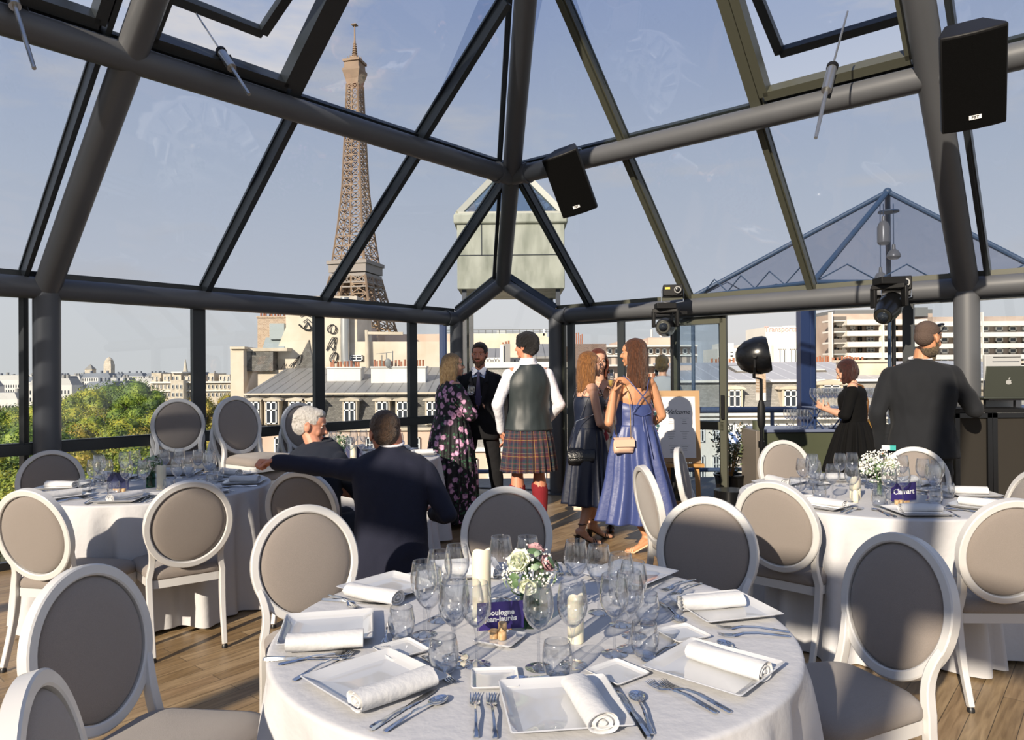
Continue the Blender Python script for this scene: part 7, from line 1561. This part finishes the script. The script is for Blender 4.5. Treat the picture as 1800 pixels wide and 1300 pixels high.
def tower_thing(px, d, label, parts):
    o = empty('church_tower', (bx_(px, d), d, GZ), label=label, cat='church tower')
    for nm, m, prof, n in parts: mb = MB(); mb.lathe([(r, bz_(y, d, px)) for r, y in prof], n, (bx_(px, d), d, 0), Matrix.Rotation(PI / 4, 3, 'Z')); mb.build(nm, m, o, off=tuple(o.location), smooth=30)
    return o
k_ = 700 / 1275
tower_thing(192, 700, 'tall domed stone bell tower on the skyline', [('shaft', M_stone, [(9.0 * k_, 700), (9.0 * k_, 640), (8 * k_, 639), (7.6 * k_, 634)], 4), ('dome', M_stone, [(6 * k_, 635), (6.2 * k_, 632), (4 * k_, 629.5), (.3, 627)], 16)])
tower_thing(159, 700, 'squat stone tower with pyramid roof on the skyline', [('shaft', M_stone, [(9 * k_, 700), (9 * k_, 648.5)], 4), ('roof', M_slatel, [(10 * k_, 649), (.3, 640)], 4)])
tower_thing(326, 420, 'thin stone church spire on the skyline', [('shaft', M_stone, [(4.5 * .33, 690), (4.5 * .33, 652)], 4), ('spire', M_stone, [(4.2 * .33, 653), (.2, 631)], 8)])
# -- far roofs, one by one
M_farw = mat('far_white_facade', 'dcd8d2', .9, var=.12, vscale=.05); M_farg = mat('far_slate_roof', '6f7682', .7, var=.2, vscale=.05)
fb = []
for k in range(5):
    rr = random.Random(20 + k); o = empty('apartment_block'); w, h, dp_ = rr.uniform(20, 34), rr.uniform(17, 22), 16
    mb = MB(); mb.box((0, 0, h / 2), (w, dp_, h)); mb.build('walls', M_farw, o, smooth=0); mb = MB(); mb.box((0, 0, h + 1.5), (w, dp_, 3), taper=.82); [mb.box((rr.uniform(-w * .35, w * .35), 0, h + 3.5), (1.6, 3, 2.4)) for _ in range(3)]; mb.build('roof', M_farg if k % 2 else M_zinc, o, smooth=0)
    mb = MB()
    for i in range(int(w / 2.6)):
        for j in range(int(h / 3.1)): mb.box((-w / 2 + 1.6 + i * 2.6, -dp_ / 2 - .05, 1.8 + j * 3.1), (1.1, .15, 1.7))
    mb.build('windows', M_win, o, smooth=0, kind='stuff'); fb.append([o, True])
rr = random.Random(77)
for d, x0, x1, zo in ((330, -30, 255, 3), (400, -40, 255, 5), (470, -40, 420, 5), (560, -60, 560, 5), (660, -70, 600, 5), (780, -60, 640, 6), (920, 0, 760, 6)):
    wd_ = (x1 - x0) / 1275 * d; n = int(wd_ / 21)
    for k in range(n):
        if d > 500 and abs(x0 + (x1 - x0) * (k + .5) / n - 627) < 95: continue
        e = fb[rr.randrange(5)]; o = e[0] if e[1] else copy_tree(e[0]); e[1] = False; px = x0 + (x1 - x0) * (k + .5) / n; o.scale = (.56, .6, 1); o.location = (bx_(px, d), d + rr.uniform(-14, 14), GZ + rr.uniform(-5, zo) * .6 - 2 + (d - 330) * .004); o.rotation_euler = (0, 0, rr.uniform(-.08, .08)); tag(o, 'small pale apartment block in the distant skyline beyond the trees', 'building', 'far skyline blocks')
# -- trees of the park
M_trunk = mat('tree_bark', '4f4436', .9)
def leafm(n, c, c2, c3):
    m, nt, b = nodes(n); tc = N(nt, 'TexCoord'); oi = N(nt, 'ObjectInfo'); n1 = N(nt, 'TexNoise'); n1.inputs['Scale'].default_value = .55; n1.inputs['Detail'].default_value = 5; va = N(nt, 'VectorMath', operation='ADD'); nt.links.new(tc.outputs['Object'], va.inputs[0]); nt.links.new(oi.outputs['Location'], va.inputs[1]); nt.links.new(va.outputs[0], n1.inputs['Vector']); nt.links.new(ramp(nt, n1.outputs['Fac'], [(.35, c), (.5, c2), (.66, c3)]), b.inputs['Base Color']); b.inputs['Roughness'].default_value = .6; b.inputs['Subsurface Weight'].default_value = 0; return m
LM = [leafm('plane_tree_leaf', '3d4c1b', '7c8a27', 'aaa236'), leafm('deep_green_leaf', '33471f', '5d7529', '8c9c36'), leafm('turning_leaf', '4f4f22', '8f8630', 'b09340')]
tp_ = []
for k in range(6):
    rr = random.Random(40 + k); o = empty('tree'); mb = MB(); mb.tube([(0, 0, 0), (.2, 0, 5), (0, .2, 10)], [.45, .35, .15], 8)
    for j in range(6): a = j * 1.05; mb.tube([(0, 0, 6 + j * .5), (math.cos(a) * 2, math.sin(a) * 2, 9 + j * .4), (math.cos(a) * 3.4, math.sin(a) * 3.4, 12)], [.2, .12, .04], 5)
    mb.build('trunk', M_trunk, o, smooth=40); mb = MB(); cl = [(V((0, 0, 13.2)), 3.2)] + [(V((math.cos(a) * rr.uniform(2, 3.6), math.sin(a) * rr.uniform(2, 3.6), rr.uniform(8.5, 13.5))), rr.uniform(1.5, 2.5)) for a in [j * .7 for j in range(13)]]
    vs, fs = [], []
    for c, r in cl:
        for _ in range(int(520 * r * r / 4)):
            d = V((rr.gauss(0, 1), rr.gauss(0, 1), rr.gauss(.15, 1))).normalized(); p_ = c + d * r * rr.uniform(.72, 1.05); n_ = (d + V((rr.gauss(0, .5), rr.gauss(0, .5), rr.gauss(0, .5)))).normalized(); a = n_.orthogonal().normalized() * rr.uniform(.10, .19); b2 = n_.cross(a) ; b0 = len(vs); vs += [p_ - a, p_ - b2 * .7, p_ + a, p_ + b2 * .7]; fs.append((b0, b0 + 1, b0 + 2, b0 + 3))
    for c, r in cl: mb.ell(c, r * .78, nu=10, nv=7)
    mb.add(vs, fs); mb.build('foliage', LM[(0, 1, 0, 2, 1, 0)[k]], o, smooth=0); tp_.append([o, True])
rr = random.Random(5)
def tree_at(px, ytop, d, k, s, label, grp='park trees'):
    e = tp_[k]; o = e[0] if e[1] else copy_tree(e[0]); e[1] = False; zt_ = bz_(ytop, d, px); o.scale = (s, s, s); o.location = (bx_(px, d), d, zt_ - 16.4 * s); o.rotation_euler = (0, 0, rr.uniform(0, 6)); tag(o, label, 'tree', grp)
for d, y, x0, x1, n, s in ((62, 812, -30, 250, 6, .8), (78, 775, -40, 400, 9, .95), (98, 742, -30, 420, 9, 1.05), (125, 722, -40, 430, 10, 1.15), (160, 708, -40, 440, 10, 1.25), (205, 700, -40, 290, 7, 1.4)):
    for k in range(n):
        px = x0 + (x1 - x0) * (k + rr.uniform(.25, .75)) / n; tree_at(px, y + rr.uniform(-9, 9), d * rr.uniform(.95, 1.05), rr.randrange(6), s * rr.uniform(.9, 1.12), 'broad leafy tree of the sunlit park below the left windows')
tree_at(240, 663, 150, 1, 1.15, 'tallest rounded dark-green tree, just right of the window column', 'single trees'); tree_at(195, 668, 185, 1, 1.5, 'broad dark tree left of the tallest rounded one', 'single trees'); tree_at(160, 676, 170, 0, 1.5, 'wide olive-green crown at middle of the park', 'single trees'); tree_at(352, 690, 120, 3, .7, 'small rust-tinted tree before the classical building', 'single trees'); tree_at(400, 690, 125, 3, .55, 'narrow golden-brown tree left of the cream pier', 'single trees')
# ground of the city, body of this building
mb = MB(); mb.box((0, 700, GZ - .5), (3000, 1500, 1)); mb.build('ground', mat('city_ground', '6a685f', .95, c2='4f5a35', vscale=.02), kind='structure', smooth=0)
mb = MB(); pl = [(W(U0, V0).x, W(U0, V0).y), (8.3, 1.2), (8.3, 10.4), (-.9, 10.4), (W(2, vL).x, W(2, vL).y), (W(U0, vL).x, W(U0, vL).y)]; mb.prism(pl, 22, None, (0, 0, GZ)); mb.box((0, 12, (GZ - 1.5) / 2), (2.6, 3.2, -1.5 - GZ)); ob = mb.build('trim_1', M_stone, kind='structure', smooth=0); fix_normals(ob.data)
# -- the great lattice tower
D_ = 625.0; K_ = D_ / 1275
tw = empty('lattice_tower', (bx_(627, D_), D_, GZ), math.radians(-14), label='tall brown iron lattice tower with two platforms and antenna', cat='tower')
M_iron = mat('brown_iron', '927860', .7, c2='a68a6c', vscale=.05)
def tz(y): return bz_(y, D_, 627) - GZ
HW = [(40, .3), (98, .8), (150, 11.8 * K_), (165, 12.2 * K_), (250, 15.5 * K_), (330, 19 * K_), (400, 25.5 * K_), (462, 33.5 * K_), (485, 36 * K_), (520, 44 * K_), (585, 60 * K_), (640, 76 * K_), (690, 92 * K_)]
HW = [(y, w * .90) for y, w in HW]
def hw_(y):
    for (a, wa), (b, wb2) in zip(HW, HW[1:]):
        if a <= y <= b: return wa + (wb2 - wa) * (y - a) / (b - a)
    return HW[-1][1]
def tw_part(name, fn, smooth=0): mb = MB(); fn(mb); return mb.build(name, M_iron, tw, smooth=smooth)
def bar(mb, a, b, w): mb.beam(a, b, w, w)
def corner(sx, sy, y, k=1.0): return V((sx * hw_(y) * k, sy * hw_(y) * k, tz(y)))
CS = [(-1, -1), (1, -1), (1, 1), (-1, 1)]
def shaft(mb):
    ys = []; y = 150
    while y < 462: ys.append(y); y += 9 + (y - 150) * .028
    ys.append(462)
    for (sx, sy) in CS:
        for a, b in zip(ys, ys[1:]): bar(mb, corner(sx, sy, a), corner(sx, sy, b), 1.3)
    for i in range(4):
        (ax, ay), (bx, by) = CS[i], CS[(i + 1) % 4]
        for a, b in zip(ys, ys[1:]):
            A, B_, C_, D2 = corner(ax, ay, a), corner(bx, by, a), corner(bx, by, b), corner(ax, ay, b); Ma, Mb2 = (A + B_) / 2, (C_ + D2) / 2
            bar(mb, A, B_, .7); bar(mb, Ma, Mb2, .8)
            for p_, q_ in ((A, Mb2), (Ma, D2), (Ma, C_), (B_, Mb2)): bar(mb, p_, q_, .55)
tw_part('shaft', shaft)
def legs(mb, sx, sy):
    ys = [488, 503, 520, 538, 557, 577, 598, 622, 650, 690]
    def q(a, b, y):
        o_ = hw_(y); wd = (15 + (y - 488) * .045) * K_ * 1.15; i_ = max(o_ - wd * 1.55, .5); return V((sx * (o_ if a else i_), sy * (o_ if b else i_), tz(y)))
    cc = [(1, 1), (1, 0), (0, 0), (0, 1)]
    for a, b in zip(ys, ys[1:]):
        for i in range(4):
            p1, p2 = cc[i], cc[(i + 1) % 4]; bar(mb, q(*p1, a), q(*p1, b), 1.5); bar(mb, q(*p1, a), q(*p2, b), .8); bar(mb, q(*p2, a), q(*p1, b), .8); bar(mb, q(*p1, a), q(*p2, a), .9)
for sx, sy in CS: tw_part('pier', lambda mb: legs(mb, sx, sy))
def plat(mb):
    for y0, y1, k in ((462, 468, 43), (468, 482, 40)): z0, z1 = tz(y1), tz(y0); mb.box((0, 0, (z0 + z1) / 2), (k * 2 * K_ * .87, k * 2 * K_ * .87, z1 - z0))
    mb.box((0, 0, tz(487)), (36 * 2 * K_ * .94, 36 * 2 * K_ * .94, 3))
    for i in range(4):
        (ax, ay), (bx, by) = CS[i], CS[(i + 1) % 4]; n_ = 9
        for j in range(n_): p1 = corner(ax, ay, 488).lerp(corner(bx, by, 488), j / n_); p2 = corner(ax, ay, 500).lerp(corner(bx, by, 500), (j + 1) / n_); p3 = corner(ax, ay, 500).lerp(corner(bx, by, 500), j / n_); p4 = corner(ax, ay, 488).lerp(corner(bx, by, 488), (j + 1) / n_); bar(mb, p1, p2, .6); bar(mb, p3, p4, .6)
        bar(mb, corner(ax, ay, 500), corner(bx, by, 500), 1.2); bar(mb, corner(ax, ay, 508), corner(bx, by, 508), 1.2); bar(mb, corner(ax, ay, 488), corner(bx, by, 488), 1.2)
ob = tw_part('second_platform', plat); ob.data.materials.clear(); ob.data.materials.append(mat('pale_iron', 'a3978a', .7))
def top(mb):
    for y0, y1, k, t_ in ((150, 141, 12, 1.15), (141, 128, 14, 1.28), (128, 124, 18, 1), (124, 112, 15.5, .95), (112, 108, 17.5, 1), (108, 100, 9, .7)): z0, z1 = tz(y0), tz(y1); mb.box((0, 0, (z0 + z1) / 2), (k * 2 * K_ * .9, k * 2 * K_ * .9, z1 - z0), taper=t_)
    for i in range(10): a = i * .63; mb.cyl((12 * K_ * math.cos(a), 12 * K_ * math.sin(a), tz(112)), (12 * K_ * math.cos(a), 12 * K_ * math.sin(a), tz(101)), .25, n=5)
tw_part('summit_cabin', top); tw_part('antenna_mast', lambda mb: (mb.cyl((0, 0, tz(101)), (0, 0, tz(72)), 1.6, .9, 8), mb.cyl((0, 0, tz(72)), (0, 0, tz(42)), .75, .5, 8), mb.box((0, 0, tz(44)), (4.5, 4.5, .8)), [mb.cyl((0, 0, tz(98 - i * 4)), (0, 0, tz(97 - i * 4)), 2.6 - i * .2, n=8) for i in range(6)]), 30)
